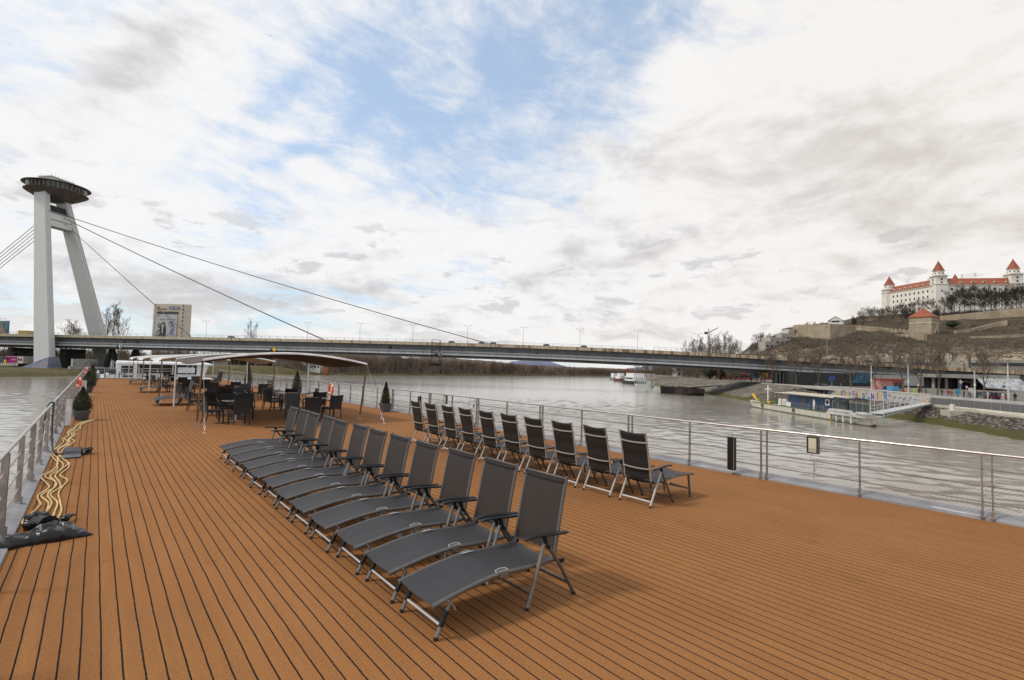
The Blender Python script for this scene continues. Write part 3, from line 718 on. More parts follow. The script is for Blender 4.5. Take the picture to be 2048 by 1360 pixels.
m = MB(); m.tube([(10.48, 15.2, 1.0), (10.44, 15.3, .7), (10.40, 15.0, .5), (10.46, 14.9, .8), (10.48, 15.1, 1.02)], .009, 6); m.box((10.43, 14.95, .70), (.03, .04, .09)); tag(m.build('blue_line', MM('blue_cord', (.06, .22, .42), .5)), 'blue cord with a carabiner looped over the right rail', 'cord')
# clamp and white plastic cable clips on the edge strip
for p, l in (((10.47, 1.9), 'near the rightmost post pair'), ((10.47, 5.9), 'next to the black light box')):
    m = MB(); m.tube([(p[0], p[1] - .35, .055), (p[0] + .03, p[1] - .12, .05), (p[0] - .04, p[1], .06), (p[0] + .02, p[1] + .12, .055), (p[0], p[1] + .3, .06)], .006, 5)
    tag(m.build('loose_cable', MM('white_cable', (.72, .72, .72), .5)), 'short white cable lying on the edge strip ' + l, 'cable')
# ---------------------------------------------------------------- hoses, bag, black cable
hose_m = mat('yellow_hose', (.70, .50, .19), .38, var=.12, vscale=9)
rng = random.Random(11)
def hose_path(k):
    P = []
    knots = [(8.7, -.36), (9.2, -.38), (9.8, -.40), (10.4, -.44), (10.9, -.38), (11.4, -.40), (12.0, -.50), (12.6, -.42), (13.2, -.40), (13.9, -.48), (14.5, -.52), (15.3, -.54), (16.0, -.44), (16.6, -.40), (17.2, -.46), (17.8, -.38), (18.5, -.42), (19.2, -.36), (19.9, -.33), (20.6, -.28), (21.2, -.16), (21.6, -.04)]
    for y, x in knots:
        sp_ = (.050 if y < 13.6 else .040) if 8.9 < y < 20 else .036; j = .036 if 9 < y < 20 else .006
        P.append(V((x + (k - 2) * sp_ + rng.uniform(-j, j), y + rng.uniform(-.03, .03), .019)))
    return P
def smooth3(P, n=5):
    out = []; Q = [P[0]] + P + [P[-1]]
    for i in range(1, len(Q) - 2):
        a, b_, c, d = Q[i - 1:i + 3]
        for j in range(n):
            t = j / n; out.append(.5 * ((2 * b_) + (c - a) * t + (2 * a - 5 * b_ + 4 * c - d) * t * t + (3 * b_ - a - 3 * c + d) * t ** 3))
    return out + [P[-1]]
hp = [hose_path(k) for k in range(5)]
# one long hose folded back and forth: joined at its ends by bends
P = []
for k in range(5):
    q = hp[k] if k % 2 == 0 else hp[k][::-1]
    P += q
    if k % 2 == 0 and k < 4: P += [V((.10 - .02 * k, 21.8, .02 + .012 * k))]
P = [V((-.40, 8.55, .05)), V((-.52, 8.6, .03)), V((-.595, 8.75, .019)), V((-.60, 9.0, .019)), V((-.54, 9.35, .019)), V((-.50, 9.7, .019))] + P[2:]
o = MB().tube(smooth3(P), .0118, 8).build('water_hose', hose_m); tag(o, 'yellow water hose laid in five wavy strands along the left edge', 'hose')
P = [V((-.2, 22.6, .019)), V((-.35, 24, .019)), V((-.5, 27, .019)), V((-.42, 31, .019)), V((-.25, 34.3, .019)), V((-.1, 35.6, .019)), V((.02, 36.1, .02)), V((-.1, 36.3, .02)), V((-.32, 34.4, .019)), V((-.5, 30, .019)), V((-.45, 25.0, .019)), V((-.38, 22.6, .02))]
o = MB().tube(smooth3(P), .0165, 8).build('water_hose', hose_m); tag(o, 'yellow hose loop ending beside the second left pot', 'hose')
# the black refuse bag, rumpled: a closed skin over a bent spine
bag_m = mat('black_bag_film', (.006, .006, .0065), .30, var=.2, vscale=14, bump=.35, bscale=9, spec=.42)
def bag():
    sec = [(-.92, 7.72, .03, .04, .02), (-.84, 7.76, .10, .12, .07), (-.74, 7.82, .14, .16, .10), (-.62, 7.86, .15, .17, .11), (-.50, 7.92, .15, .16, .12), (-.40, 7.98, .20, .24, .16), (-.30, 8.04, .26, .30, .17), (-.20, 8.05, .26, .28, .15), (-.10, 8.0, .19, .20, .11), (-.02, 7.93, .12, .12, .07), (.04, 7.88, .05, .06, .035), (.07, 7.86, .01, .02, .012)]
    m = MB(); rows = []; n = 40; fine_ = []
    for i in range(len(sec) - 1):
        for j in range(8):
            u = j / 8; fine_.append([sec[i][k] * (1 - u) + sec[i + 1][k] * u for k in range(5)])
    fine_.append(list(sec[-1]))
    def ridge_(p): return 1 - abs(noise.noise(p)) * 2.6
    for i, (x, y, wl, wr, h) in enumerate(fine_):
        r = []
        for k in range(n + 1):
            a = pi * k / n; yy = -cos(a) * (wl if cos(a) > 0 else wr); p = V((x, y + yy, 0))
            cr_ = ridge_(V((p.x * 5 + p.y * 3.0, p.y * 4 - p.x * 2, 1))) * .5 + ridge_(V((p.x * 13, p.y * 9, 4))) * .22
            zz = max(0.0, sin(a)) ** .6 * h * (.72 + .55 * cr_)
            r.append((x + noise.noise(p * 7 + V((3, 1, 0))) * .03, y + yy * (1 + .22 * noise.noise(p * 8)), max(.004, zz)))
        rows.append(r)
    m.grid(rows)
    for c, rr, sd in (((-.47, 8.55, .09), .125, 1), ((-.20, 8.62, .05), .05, 5)):      # knotted neck round the hose ends, torn tuft
        q = MB(); q.ball((0, 0, 0), rr, 16, .8)
        q.v = [tuple(V(c) + V((x, y, max(z, -c[2] + .004))) * (1 + .5 * noise.noise(V((x, y, z)) * 12 + V((sd, 0, 0))) + .2 * noise.noise(V((x, y, z)) * 36))) for x, y, z in q.v]
        m.add(q.v, q.f)
    m.tube([(-.45, 8.5, .09), (-.38, 8.35, .10), (-.33, 8.2, .11)], [.08, .07, .10], 10); m.tube([(-.20, 8.6, .05), (-.16, 8.66, .07), (-.10, 8.78, .05)], [.05, .03, .01], 7)
    return m
o = bag().build('rubbish_bag', bag_m); tag(o, 'rumpled black plastic bag wrapped round the hose ends on the left', 'plastic bag')
# black corded appliance: flat box with ribbed top
t = thing('cable_box', 'black box with ribbed lid and coiled cable beside the hoses', 'cable box', (-.28, 14.3, 0), radians(-2))
m = MB(); m.hexa([(-.15, -.20, 0), (.15, -.20, 0), (.15, .24, 0), (-.15, .24, 0), (-.14, -.19, .05), (.14, -.19, .05), (.14, .22, .15), (-.14, .22, .15)]); m.build('body', blackp, t)
m = MB()
for k in range(9): a = -.02 + k * .026; m.tube([(-.12, a, .098 + a * .24 - .0), (.12, a, .098 + a * .24)], .007, 5)
m.build('ribs', MM('grey_rib', (.16, .15, .17), .3), t)
m = MB(); m.hexa([(-.15, -.42, 0), (.15, -.42, 0), (.15, -.22, 0), (-.15, -.22, 0), (-.15, -.42, .03), (.15, -.42, .03), (.15, -.22, .06), (-.15, -.22, .06)]); m.build('tray', MM('dark_tray', (.05, .052, .06), .35), t)
m = MB()
for k in range(4): m.tube([(.21 + .085 * cos(a * pi / 8) + .01 * k, .12 + .15 * sin(a * pi / 8), .02 + .03 * k + .01 * sin(a)) for a in range(16)], .012, 6, closed=True)
m.build('coiled_cable', blackp, t)
P = [V((-.42, 14.3, .06)), V((-.50, 14.4, .04)), V((-.58, 14.6, .05)), V((-.64, 15.0, .14)), V((-.69, 15.5, .5)), V((-.70, 15.8, .85)), V((-.705, 15.9, .99)), V((-.74, 15.9, 1.022)), V((-.80, 15.8, .94)), V((-.84, 15.7, .5)), V((-.86, 15.6, -.4))]
tag(MB().tube(smooth3(P), .016, 8).build('power_cable', blackp), 'thick black cable hung over the left handrail and down to the box', 'cable')
# ---------------------------------------------------------------- wheelhouse at the bow
t = thing('wheelhouse', 'white wheelhouse with long pale roof and wide dark windows at the bow', 'wheelhouse', (0, 0, 0))
glass_d = mat('dark_glass', (.02, .024, .024), .06, var=0, spec=.8)
m = MB(); m.span((1.75, 70.0, -.3), (3.55, 73.0, 1.42)); m.build('cabin_side', white_paint, t)
m = MB(); m.span((2.15, 69.96, .42), (3.25, 69.99, 1.20)); w1 = m.build('window', glass_d, t)
m = MB()
for a, b_ in (((2.06, 69.93, .34), (3.34, 69.985, .42)), ((2.06, 69.93, 1.20), (3.34, 69.985, 1.28)), ((2.06, 69.93, .42), (2.15, 69.985, 1.20)), ((3.25, 69.93, .42), (3.34, 69.985, 1.20))): m.span(a, b_)
m.build('frame', white_paint, w1)
m = MB(); m.span((3.56, 70.8, -.3), (10.0, 73.2, .30)); m.build('lower_wall', white_paint, t)
m = MB(); m.span((3.56, 71.0, .30), (9.5, 73.0, 1.35)); m.build('window', glass_d, t)
m = MB()
for x in (3.7, 6.9, 8.3): m.span((x, 70.9, .3), (x + .12, 70.99, 1.36))
m.build('mullion', white_paint, t)
m = MB(); m.hexa([(9.3, 70.6, .0), (10.1, 70.6, .0), (10.1, 73, .0), (9.3, 73, .0), (9.3, 70.6, 1.4), (10.5, 70.6, 1.4), (10.5, 73, 1.4), (9.3, 73, 1.4)]); m.build('end_panel', white_paint, t)
m = MB(); m.span((7.4, 70.55, .45), (9.1, 70.59, 1.1)); m.build('sign_board', white_paint, t)
m = MB(); m.hexa([(1.6, 69.7, 1.42), (10.9, 69.9, 1.42), (10.7, 73.6, 1.42), (1.7, 73.4, 1.42), (1.7, 69.8, 1.62), (10.7, 70.0, 1.60), (10.5, 73.5, 1.72), (1.8, 73.3, 1.72)]); m.build('roof', white_paint, t)
m = MB(); m.tube([(1.3, 70.5, 0), (1.3, 70.5, 1.6)], .05, 6); m.tube([(1.5, 70.5, 0), (1.5, 70.5, 1.6)], .03, 6); m.build('pipe', galv, t)
m = MB(); m.ball((1.4, 70.4, 1.62), .14, 8, .7); m.build('lamp', MM('teal_lamp', (.08, .22, .28), .4), t)
m = MB(); m.span((2.3, 69.2, -.02), (3.2, 69.7, .16)); tag(m.build('deck_locker', blackp), 'low black locker lying in front of the wheelhouse', 'locker')
m = MB()
for z in (.25, .5, .75, 1.0): m.tube([(3.7, 64.6, z), (6.3, 64.6, z)], .022, 5)
for x in (3.7, 5, 6.3): m.tube([(x, 64.6, 0), (x, 64.6, 1.0)], .028, 6)
tag(m.build('ladder_rail', galv), 'pale pipe rail in front of the dark wheelhouse windows', 'railing')
for i, (x, y, h) in enumerate(((.25, 68.4, .55), (.9, 69.2, .35), (1.5, 68.8, .45))):
    m = MB(); m.lathe([(.2, 0), (.26, h * .4), (.22, h), (.05, h + .12), (1e-4, h + .12)], 12); o = m.build('mooring_gear', white_paint); o.location = (x, y, -.03); tag(o, ('large', 'small', 'middle sized')[i] + ' white winch drum on the bow terrace behind the chairs', 'winch', 'white winch drums at the bow')
# ================================================================ river, banks, hills
def water_material():
    m = D.materials.new('river_water'); m.use_nodes = True; t = m.node_tree; b = NB(t); p = t.nodes['Principled BSDF']
    oc = b.n('ShaderNodeTexCoord').outputs['Object']
    r = b.mapping(oc, (0, 0, 0), (0, 0, radians(-42)), (1, 1, 1))
    wig = b.noise(b.mapping(r, scale=(.35, 1, 1)), .16, 5, .6, 1.0)
    a = b.noise(b.mapping(r, scale=(.55, 1.25, 1)), .75, 5, .62, .6)
    c = b.noise(b.mapping(r, scale=(.6, 1.3, 1)), 3.0, 4, .6, .4)
    e = b.noise(r, .035, 5, .6, 1.5)
    mud = b.mix(b.mapr(e, .35, .65), (.23, .208, .172), (.29, .268, .228))
    b.put(p.inputs['Base Color'], mud); p.inputs['Roughness'].default_value = .14; p.inputs['IOR'].default_value = 1.75
    p.inputs['Specular IOR Level'].default_value = 1.0
    h = b.m('ADD', b.m('MULTIPLY', a, .55), b.m('ADD', b.m('MULTIPLY', c, .15), b.m('MULTIPLY', wig, 1.3)))
    calm = b.mapr(e, .40, .62, .55, 1.15)
    bn = b.n('ShaderNodeBump'); b.put(bn.inputs['Strength'], calm); bn.inputs['Distance'].default_value = .022
    b.put(bn.inputs['Height'], h); b.put(p.inputs['Normal'], bn.outputs[0]); return m
import numpy as np
def water_sheet():                                             # wind-rippled surface, finer near the ship, flat far out
    nr, na = 760, 900; ra = 7.0 * (1500 / 7.0) ** (np.arange(nr) / (nr - 1)); aa = np.linspace(radians(-26), radians(102), na)
    R_, A_ = np.meshgrid(ra, aa, indexing='ij'); X = R_ * np.sin(A_); Y = R_ * np.cos(A_); cell = R_ * (1500 / 7.0) ** (1 / (nr - 1)) - R_ + R_ * .0
    cell = np.maximum(cell, R_ * (aa[1] - aa[0])); rs = np.random.RandomState(3); Z = np.zeros_like(X)
    def lump(k, ph): return np.sin(X * k + ph + 1.7 * np.sin(Y * k * .8 + ph * 2)) * np.sin(Y * k * 1.15 + 1.3 * np.sin(X * k * .9 + ph))
    gust = .85 + .35 * lump(.021, 1.0) + .25 * lump(.06, 2.2) + .2 * lump(.15, .4)
    wx = X + 1.2 * np.sin(Y * .13) + .5 * np.sin(Y * .41 + X * .2); wy = Y + 1.0 * np.sin(X * .11 + 1) + .5 * np.sin(X * .37 - Y * .15)
    for i in range(64):
        lam = .42 * (4.2 / .42) ** rs.rand(); th = radians(42) + rs.randn() * .95; k = 2 * np.pi / lam; amp = WSLOPE * (2 / 64) ** .5 / k
        fade = np.clip((lam / cell - 1.9) / 1.6, 0, 1); ph = rs.rand() * 6.28
        Z += amp * fade * np.sin(k * (wx * np.cos(th) + wy * np.sin(th)) + ph + 1.1 * lump(.09 * (1 + i % 5), ph))
    Z = Z * np.clip(gust, .25, 1.6) - 6.0
    edge = np.ones_like(Z); edge[-1, :] = 0; Z = np.where(edge > 0, Z, -6.0)
    me = D.meshes.new('river_water'); co_ = np.stack([X, Y, Z], -1).reshape(-1, 3).astype(np.float32); idx = np.arange(nr * na).reshape(nr, na)
    f = np.stack([idx[:-1, :-1], idx[:-1, 1:], idx[1:, 1:], idx[1:, :-1]], -1).reshape(-1, 4)[:, ::-1].astype(np.int32)
    me.vertices.add(len(co_)); me.vertices.foreach_set('co', co_.ravel()); me.loops.add(f.size); me.loops.foreach_set('vertex_index', f.ravel())
    me.polygons.add(len(f)); me.polygons.foreach_set('loop_start', np.arange(0, f.size, 4, dtype=np.int32)); me.polygons.foreach_set('loop_total', np.full(len(f), 4, dtype=np.int32)); me.polygons.foreach_set('use_smooth', np.ones(len(f), dtype=bool))
    me.update(); me.validate(); o = D.objects.new('river_water', me); COL.objects.link(o); return o
WSLOPE = .092
wm_ = water_material(); o = water_sheet(); o.data.materials.append(wm_); structure(o)
m = MB(); m.quad((-9000, -9000, -6.35), (9000, -9000, -6.35), (9000, 9000, -6.35), (-9000, 9000, -6.35)); structure(m.build('river_depth', wm_, smooth=False))
def ground_mat(name, cols, scale=.05, fine=1.5, bump=.5, rough=.95, dist=.3, extra=None):
    m = D.materials.new(name); m.use_nodes = True; t = m.node_tree; b = NB(t); p = t.nodes['Principled BSDF']
    oc = b.n('ShaderNodeTexCoord').outputs['Object']
    f1 = b.noise(oc, scale, 7, .65, .6); f2 = b.noise(oc, fine, 6, .7)
    c = b.mix(b.mapr(f1, .36, .62), cols[0], cols[1]); c = b.mix(b.m('MULTIPLY', b.mapr(f2, .35, .7), .7), c, cols[2])
    if len(cols) > 3: c = b.mix(b.mapr(b.noise(oc, scale * 2.3, 6, .7), .58, .68), c, cols[3])
    if extra: c = extra(b, oc, c)
    b.put(p.inputs['Base Color'], c); p.inputs['Roughness'].default_value = rough; p.inputs['Specular IOR Level'].default_value = .2
    bn = b.n('ShaderNodeBump'); bn.inputs['Strength'].default_value = bump; bn.inputs['Distance'].default_value = dist
    b.put(bn.inputs['Height'], b.m('ADD', f2, b.m('MULTIPLY', b.noise(oc, fine * 4, 4, .7), .5))); b.put(p.inputs['Normal'], bn.outputs[0]); return m
def lerp(tab, x):
    if x <= tab[0][0]: return tab[0][1]
    for (a, u), (b_, v) in zip(tab, tab[1:]):
        if x <= b_: return u + (v - u) * (x - a) / (b_ - a)
    return tab[-1][1]
# left (south) bank: waterline s as a function of q
SHL = [(-900, -10), (-400, 8), (-120, 20), (-38, 23.4), (-12, 26), (30, 22), (70, 30), (98, 38.7), (122, 58), (135, 74), (286, 145), (380, 205), (436, 240), (480, 275), (560, 330), (900, 600), (1600, 1400)]
ZLP = [(-900, -3.3), (40, -3.3), (90, -.8), (108, -1.0), (124, -4.6), (400, -4.6), (1600, -3)]
def shl(q): return lerp(SHL, q)
grass_g = ground_mat('bank_grass', [(.085, .082, .030), (.135, .105, .055), (.062, .060, .024), (.15, .12, .08)], .06, .8)
far_land = ground_mat('far_ground', [(.075, .065, .040), (.10, .085, .06), (.06, .055, .035)], .02, .3)
qs = [-900, -400, -200, -120] + list(range(-100, 140, 8)) + list(range(140, 480, 20)) + [520, 600, 750, 900, 1200, 1600]
rows = []
for q in qs:
    s0 = shl(q); zp = lerp(ZLP, q); r = []
    for off, z in ((-3, -7.2), (0, -6.02), (1.2, -5.6), (4, -5.0 + (zp + 5) * .25), (8, -5.0 + (zp + 5) * .62), (12, zp - .15), (14, zp), (22, zp), (60, zp + .1), (200, zp + .3), (900, zp + 1), (4500, 2)):
        jx = noise.noise(V((q * .11, off * .3, 0))) * (1.2 if 0 < off < 13 else .5 if off == 0 else 0)
        r.append(W(s0 - off + jx, q, z + noise.noise(V((q * .2, off, 4))) * (.22 if 1 < off < 14 else 0)))
    rows.append(r)
structure(MB().grid([r[::-1] for r in rows]).build('left_bank_ground', grass_g))
# right (north) bank
SHR = [(-900, 330), (-250, 300), (-111, 288), (-86, 290), (-60, 285), (-40, 279), (-24, 275), (46, 273), (80, 270), (125, 262), (430, 262), (520, 300), (700, 420), (1000, 640), (1600, 1450)]
ZRC = [(-900, -3.4), (-72, -3.3), (-32, -4.0), (-18, -1.5), (0, -1.1), (1600, -.8)]
def shr(q): return lerp(SHR, q)
def crest_s(q): return lerp([(-900, 342), (-250, 311), (-120, 300.2), (-72, 299.6), (-30, 298.6), (-18, 292), (0, 289), (80, 284), (125, 277), (430, 277), (520, 315), (1600, 1465)], q)
def stones(b, oc, c):
    vo = b.n('ShaderNodeTexVoronoi'); b.put(vo.inputs['Vector'], oc); vo.inputs['Scale'].default_value = 1.7
    sp_ = b.n('ShaderNodeSeparateXYZ'); b.put(sp_.inputs[0], oc)
    v2 = b.n('ShaderNodeSeparateColor'); b.put(v2.inputs[0], vo.outputs['Color'])
    c = b.mix(.8, c, b.mix(v2.outputs[0], (.085, .070, .058), (.42, .37, .32)))
    c = b.mix(b.mapr(vo.outputs['Distance'], .30, .55), c, (.05, .042, .032))
    n = b.noise(oc, .35, 5, .7)
    zz_ = b.m('ADD', sp_.outputs[2], b.m('MULTIPLY', b.m('SUBTRACT', n, .5), 1.6))
    c = b.mix(b.mapr(b.noise(oc, .16, 5, .7), .55, .66), c, (.085, .050, .028))
    return b.mix(b.mapr(zz_, -5.3, -5.05, 1.0, 0.0), c, b.mix(n, (.060, .058, .014), (.105, .090, .030)))
stone_m = ground_mat('stone_revetment', [(.13, .115, .095), (.19, .17, .145), (.085, .072, .058)], .12, 1.4, .9, dist=.25, extra=stones)
def slabx(b, oc, c):
    sp_ = b.n('ShaderNodeSeparateXYZ'); b.put(sp_.inputs[0], oc); n = b.noise(oc, .35, 5, .7); zz_ = b.m('ADD', sp_.outputs[2], b.m('MULTIPLY', b.m('SUBTRACT', n, .5), 1.8))
    c = b.mix(b.mapr(b.noise(b.mapping(oc, scale=(.5, .5, .12)), 1.0, 6, .75), .42, .66), c, (.085, .072, .056)); c = b.mix(b.m('MULTIPLY', b.mapr(b.noise(oc, 3.2, 3, .8), .45, .6), .5), c, (.10, .088, .07))
    return b.mix(b.mapr(zz_, -5.5, -5.1, 1.0, 0.0), c, b.mix(n, (.070, .068, .018), (.115, .10, .035)))
slab_m = ground_mat('paved_slope', [(.20, .18, .15), (.26, .23, .195), (.15, .13, .105), (.13, .10, .065)], .06, .5, .5, extra=slabx)
asphalt = ground_mat('promenade_paving', [(.17, .155, .135), (.21, .19, .165), (.14, .13, .115)], .1, 2.0, .1)
qr = [-900, -400, -250, -160, -130] + list(range(-116, 132, 6)) + list(range(140, 440, 20)) + [470, 520, 600, 700, 850, 1000, 1300, 1600]
slope, flat_ = [], []
for q in qr:
    s0 = shr(q); s1 = crest_s(q); zc = lerp(ZRC, q); r = []
    for i in range(9):
        u = (i - 1) / 7; j = noise.noise(V((q * .15, u * 4, 9)))
        z = -7.0 if i == 0 else -6.02 + (zc + 6.02) * (u * .55 + .45 * u ** .8) if u < .999 else zc
        if i == 2: z = min(z, -5.45)
        r.append(W(s0 + (s1 - s0) * max(-.15, u) + (j * 1.3 if 0 <= u < .9 else 0), q, z + (.12 * j if 0 < u < .9 else 0)))
    slope.append(r)
    zr = -2.1 if q < -24 else max(zc, -2.1)
    sw = s1 + (.5 if q < -24 else 0)
    flat_.append([W(sw, q, zr), W(sw + 6, q, zr), W(sw + 30, q, zr + .02), W(sw + 60, q, zr + .05), W(sw + 400, q, -1.0), W(sw + 3500, q, 0)])
a = [r for r, q in zip(slope, qr) if q <= -16]; c = [r for r, q in zip(slope, qr) if q >= -22]
structure(MB().grid(a).build('stone_bank', stone_m)); structure(MB().grid([[V(p) - V((0, 0, .05)) if q_ < 1 else p for p in r] for q_, r in enumerate(c)]).build('paved_bank', slab_m))
structure(MB().grid(flat_).build('promenade', asphalt))
# castle hill: surveyed ridge lines, each at its own distance
XS = [1470, 1500, 1530, 1560, 1600, 1650, 1700, 1750, 1800, 1850, 1900, 1960, 2048, 2200, 2450]
ROWS = [([752] * 3 + [754] * 4 + [756] * 8, [372, 350, 330, 312, 296, 284, 274, 266, 260, 254, 248, 242, 234, 222, 205]),
        ([745, 738, 735, 733, 732, 730, 727, 724, 722, 722, 724, 726, 728, 732, 740], [384, 362, 340, 322, 306, 294, 284, 276, 270, 264, 258, 252, 244, 232, 215]),
        ([735, 722, 716, 712, 710, 706, 702, 699, 700, 702, 704, 706, 706, 708, 712], [398, 376, 356, 340, 326, 316, 308, 302, 298, 294, 290, 284, 276, 262, 240]),
        ([726, 708, 698, 692, 688, 684, 681, 679, 680, 682, 682, 682, 680, 680, 684], [412, 392, 376, 364, 356, 350, 346, 344, 342, 338, 334, 328, 318, 300, 272]),
        ([720, 699, 686, 678, 674, 670, 667, 664, 664, 666, 660, 656, 650, 646, 648], [428, 412, 402, 398, 398, 398, 398, 398, 396, 392, 388, 382, 370, 348, 310]),
        ([716, 694, 678, 668, 662, 656, 653, 646, 642, 642, 638, 634, 630, 624, 620], [446, 436, 432, 434, 438, 444, 448, 452, 452, 446, 440, 434, 420, 394, 350]),
        ([716, 694, 678, 667, 655, 646, 642, 634, 630, 629, 627, 624, 620, 612, 606], [470, 462, 462, 468, 478, 490, 500, 510, 512, 500, 492, 486, 472, 442, 392]),
        ([722, 700, 686, 674, 662, 652, 646, 638, 632, 631, 631, 630, 628, 620, 614], [560, 560, 570, 590, 610, 630, 650, 660, 660, 640, 630, 620, 600, 560, 500]),
        ([750, 745, 735, 725, 715, 705, 695, 690, 685, 680, 680, 680, 680, 680, 680], [900] * 15)]
def hill_pt(x, row_f):
    i = int(min(len(ROWS) - 1.001, row_f)); u = row_f - i
    def g(k):
        y = lerp(list(zip(XS, ROWS[k][0])), x); d = lerp(list(zip(XS, ROWS[k][1])), x); return far(x, y, d)
    p = g(i).lerp(g(i + 1), u); k = max(0.0, min(1.0, row_f - .3, (6.8 - row_f) * 2))
    return p + V((0, 0, k * (noise.noise(V((p.x * .03, p.y * .03, 0))) * 1.8 + noise.noise(V((p.x * .11, p.y * .11, 3))) * 1.1 + noise.noise(V((p.x * .3, p.y * .3, 5))) * .4)))
rows = []
xs = [XS[0] + (XS[-1] - XS[0]) * i / 130 for i in range(131)]
NR = 8 * 9
for j in range(NR + 1):
    rf = j * 8 / NR; r = []
    for x in xs:
        r.append(hill_pt(x, rf))
    rows.append(r)
def hillx(b, oc, c):
    s_ = b.n('ShaderNodeSeparateXYZ'); b.put(s_.inputs[0], oc)
    n = b.noise(oc, .045, 6, .65, .8); z = b.m('ADD', s_.outputs[2], b.m('MULTIPLY', b.m('SUBTRACT', n, .5), 14))
    rock = b.mapr(z, 22, 15, 0, .9)
    rk = b.mix(b.mapr(b.noise(b.mapping(oc, scale=(1, 1, 2.5)), .35, 7, .7), .4, .62), (.22, .175, .115), (.50, .42, .30))
    c = b.mix(rock, c, rk)
    strata = b.noise(b.mapping(oc, scale=(.25, .25, 1.6)), .6, 5, .7)
    return b.mix(b.m('MULTIPLY', b.mapr(strata, .5, .7), .35), c, (.05, .036, .026))
hill_m = ground_mat('hill_scrub_ground', [(.072, .055, .036), (.125, .096, .058), (.038, .029, .020), (.066, .072, .024)], .05, .35, .9, dist=1.0, extra=hillx)
structure(MB().grid(rows).build('castle_hill', hill_m))
# far wooded rise behind the left forest and the two blue hills
def ridge(pts, dep, thick, m_, seed, base=-6):
    rows = [[], [], []]
    for i in range(len(pts) - 1):
        for j in range(8):
            u = j / 8; x = pts[i][0] * (1 - u) + pts[i + 1][0] * u; y = pts[i][1] * (1 - u) + pts[i + 1][1] * u
            y -= noise.noise(V((x * .06, seed, 0))) * 1.0
            p = far(x, y, dep); q = far(x, y, dep + thick); f = far(x, y, dep - thick * .5)
            rows[0].append((f.x, f.y, base)); rows[1].append(tuple(p)); rows[2].append((q.x, q.y, base))
    return MB().grid([r[::-1] for r in rows])
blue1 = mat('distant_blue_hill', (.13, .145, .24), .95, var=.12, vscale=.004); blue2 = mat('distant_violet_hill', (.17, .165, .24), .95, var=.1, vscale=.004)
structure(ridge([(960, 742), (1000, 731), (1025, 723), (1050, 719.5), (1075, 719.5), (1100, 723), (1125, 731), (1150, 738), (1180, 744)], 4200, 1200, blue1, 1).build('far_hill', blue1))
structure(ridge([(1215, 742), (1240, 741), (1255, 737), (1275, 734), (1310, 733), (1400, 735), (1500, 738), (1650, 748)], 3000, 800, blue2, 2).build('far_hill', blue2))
structure(ridge([(820, 716), (860, 713), (900, 716), (940, 719), (980, 722), (1010, 725), (1060, 736), (1100, 744)], 1500, 500, far_land, 3).build('wooded_rise', mat('brown_rise', (.13, .105, .085), .95, var=.2, vscale=.02)))
structure(ridge([(-300, 701), (-100, 703), (0, 704), (60, 705), (120, 706), (300, 709), (430, 712), (560, 714), (700, 720)], 1300, 500, far_land, 4).build('low_rise', mat('brown_rise_low', (.10, .085, .075), .95, var=.2, vscale=.02)))
# ================================================================ the bridge
ZB = [(-240, 9.6), (-100, 10.9), (-31, 11.2), (33, 11.25), (114, 11.3), (156, 11.1), (196, 10.75), (233, 10.1), (268, 9.15), (294, 8.3), (317, 7.3), (347, 6.0), (362, 5.3), (420, 4.4), (520, 3.8)]
def zb(s):                                                   # smoothed deck level
    return (lerp(ZB, s - 14) + lerp(ZB, s - 5) + lerp(ZB, s + 5) + lerp(ZB, s + 14)) / 4
SB = [-240 + 8 * i for i in range(94)]
def sweep(q0, q1, z0, z1, sa=-240, sb=500):
    m = MB(); ss = [s for s in SB if sa < s < sb]; ss = [sa] + ss + [sb]; a = [[], [], [], [], []]
    for s in ss:
        z = zb(s)
        for k, (q, h) in enumerate(((q0, z0), (q1, z0), (q1, z1), (q0, z1), (q0, z0))): a[k].append(W(s, q, z + h))
    m.grid(a)
    for e in (0, -1): m.quad(a[0][e], a[1][e], a[2][e], a[3][e])
    return m
br = thing('bridge', 'long low grey road bridge with rust-stained parapet across the whole river', 'bridge', W(0, 0, -6))
def BP(m, name, mt, smooth=True, parent=None):
    o = m.build(name, mt, parent or br, smooth)
    if parent is None: o.matrix_parent_inverse = Matrix.Translation(-br.location)
    return o
def rustmat():
    m = D.materials.new('stained_parapet'); m.use_nodes = True; t = m.node_tree; b = NB(t); p = t.nodes['Principled BSDF']
    oc = b.n('ShaderNodeTexCoord').outputs['Object']
    r = b.mapping(oc, rot=(0, 0, -RIVROT), scale=(1, 1, 1)); st = b.noise(b.mapping(r, scale=(.9, .9, .06)), 1.0, 5, .75); n = b.noise(oc, .5, 5, .7)
    sx = b.n('ShaderNodeSeparateXYZ'); b.put(sx.inputs[0], oc)
    grow = b.mapr(sx.outputs[0], 60, 170, .54, .44)
    c = b.mix(n, (.38, .32, .22), (.52, .45, .33)); c = b.mix(b.m('MULTIPLY', b.mapr(b.m('SUBTRACT', st, grow), 0.0, .12), .85), c, (.17, .072, .030))
    jo = b.m('ABSOLUTE', b.m('SUBTRACT', b.m('FRACT', b.m('DIVIDE', b.vm('DOT_PRODUCT', oc, (DD.x, DD.y, 0)), 3.4)), .5))
    c = b.mix(b.mapr(jo, .008, .02, .7, 0), c, (.12, .09, .06))
    b.put(p.inputs['Base Color'], c); p.inputs['Roughness'].default_value = .9; return m
rust = rustmat()
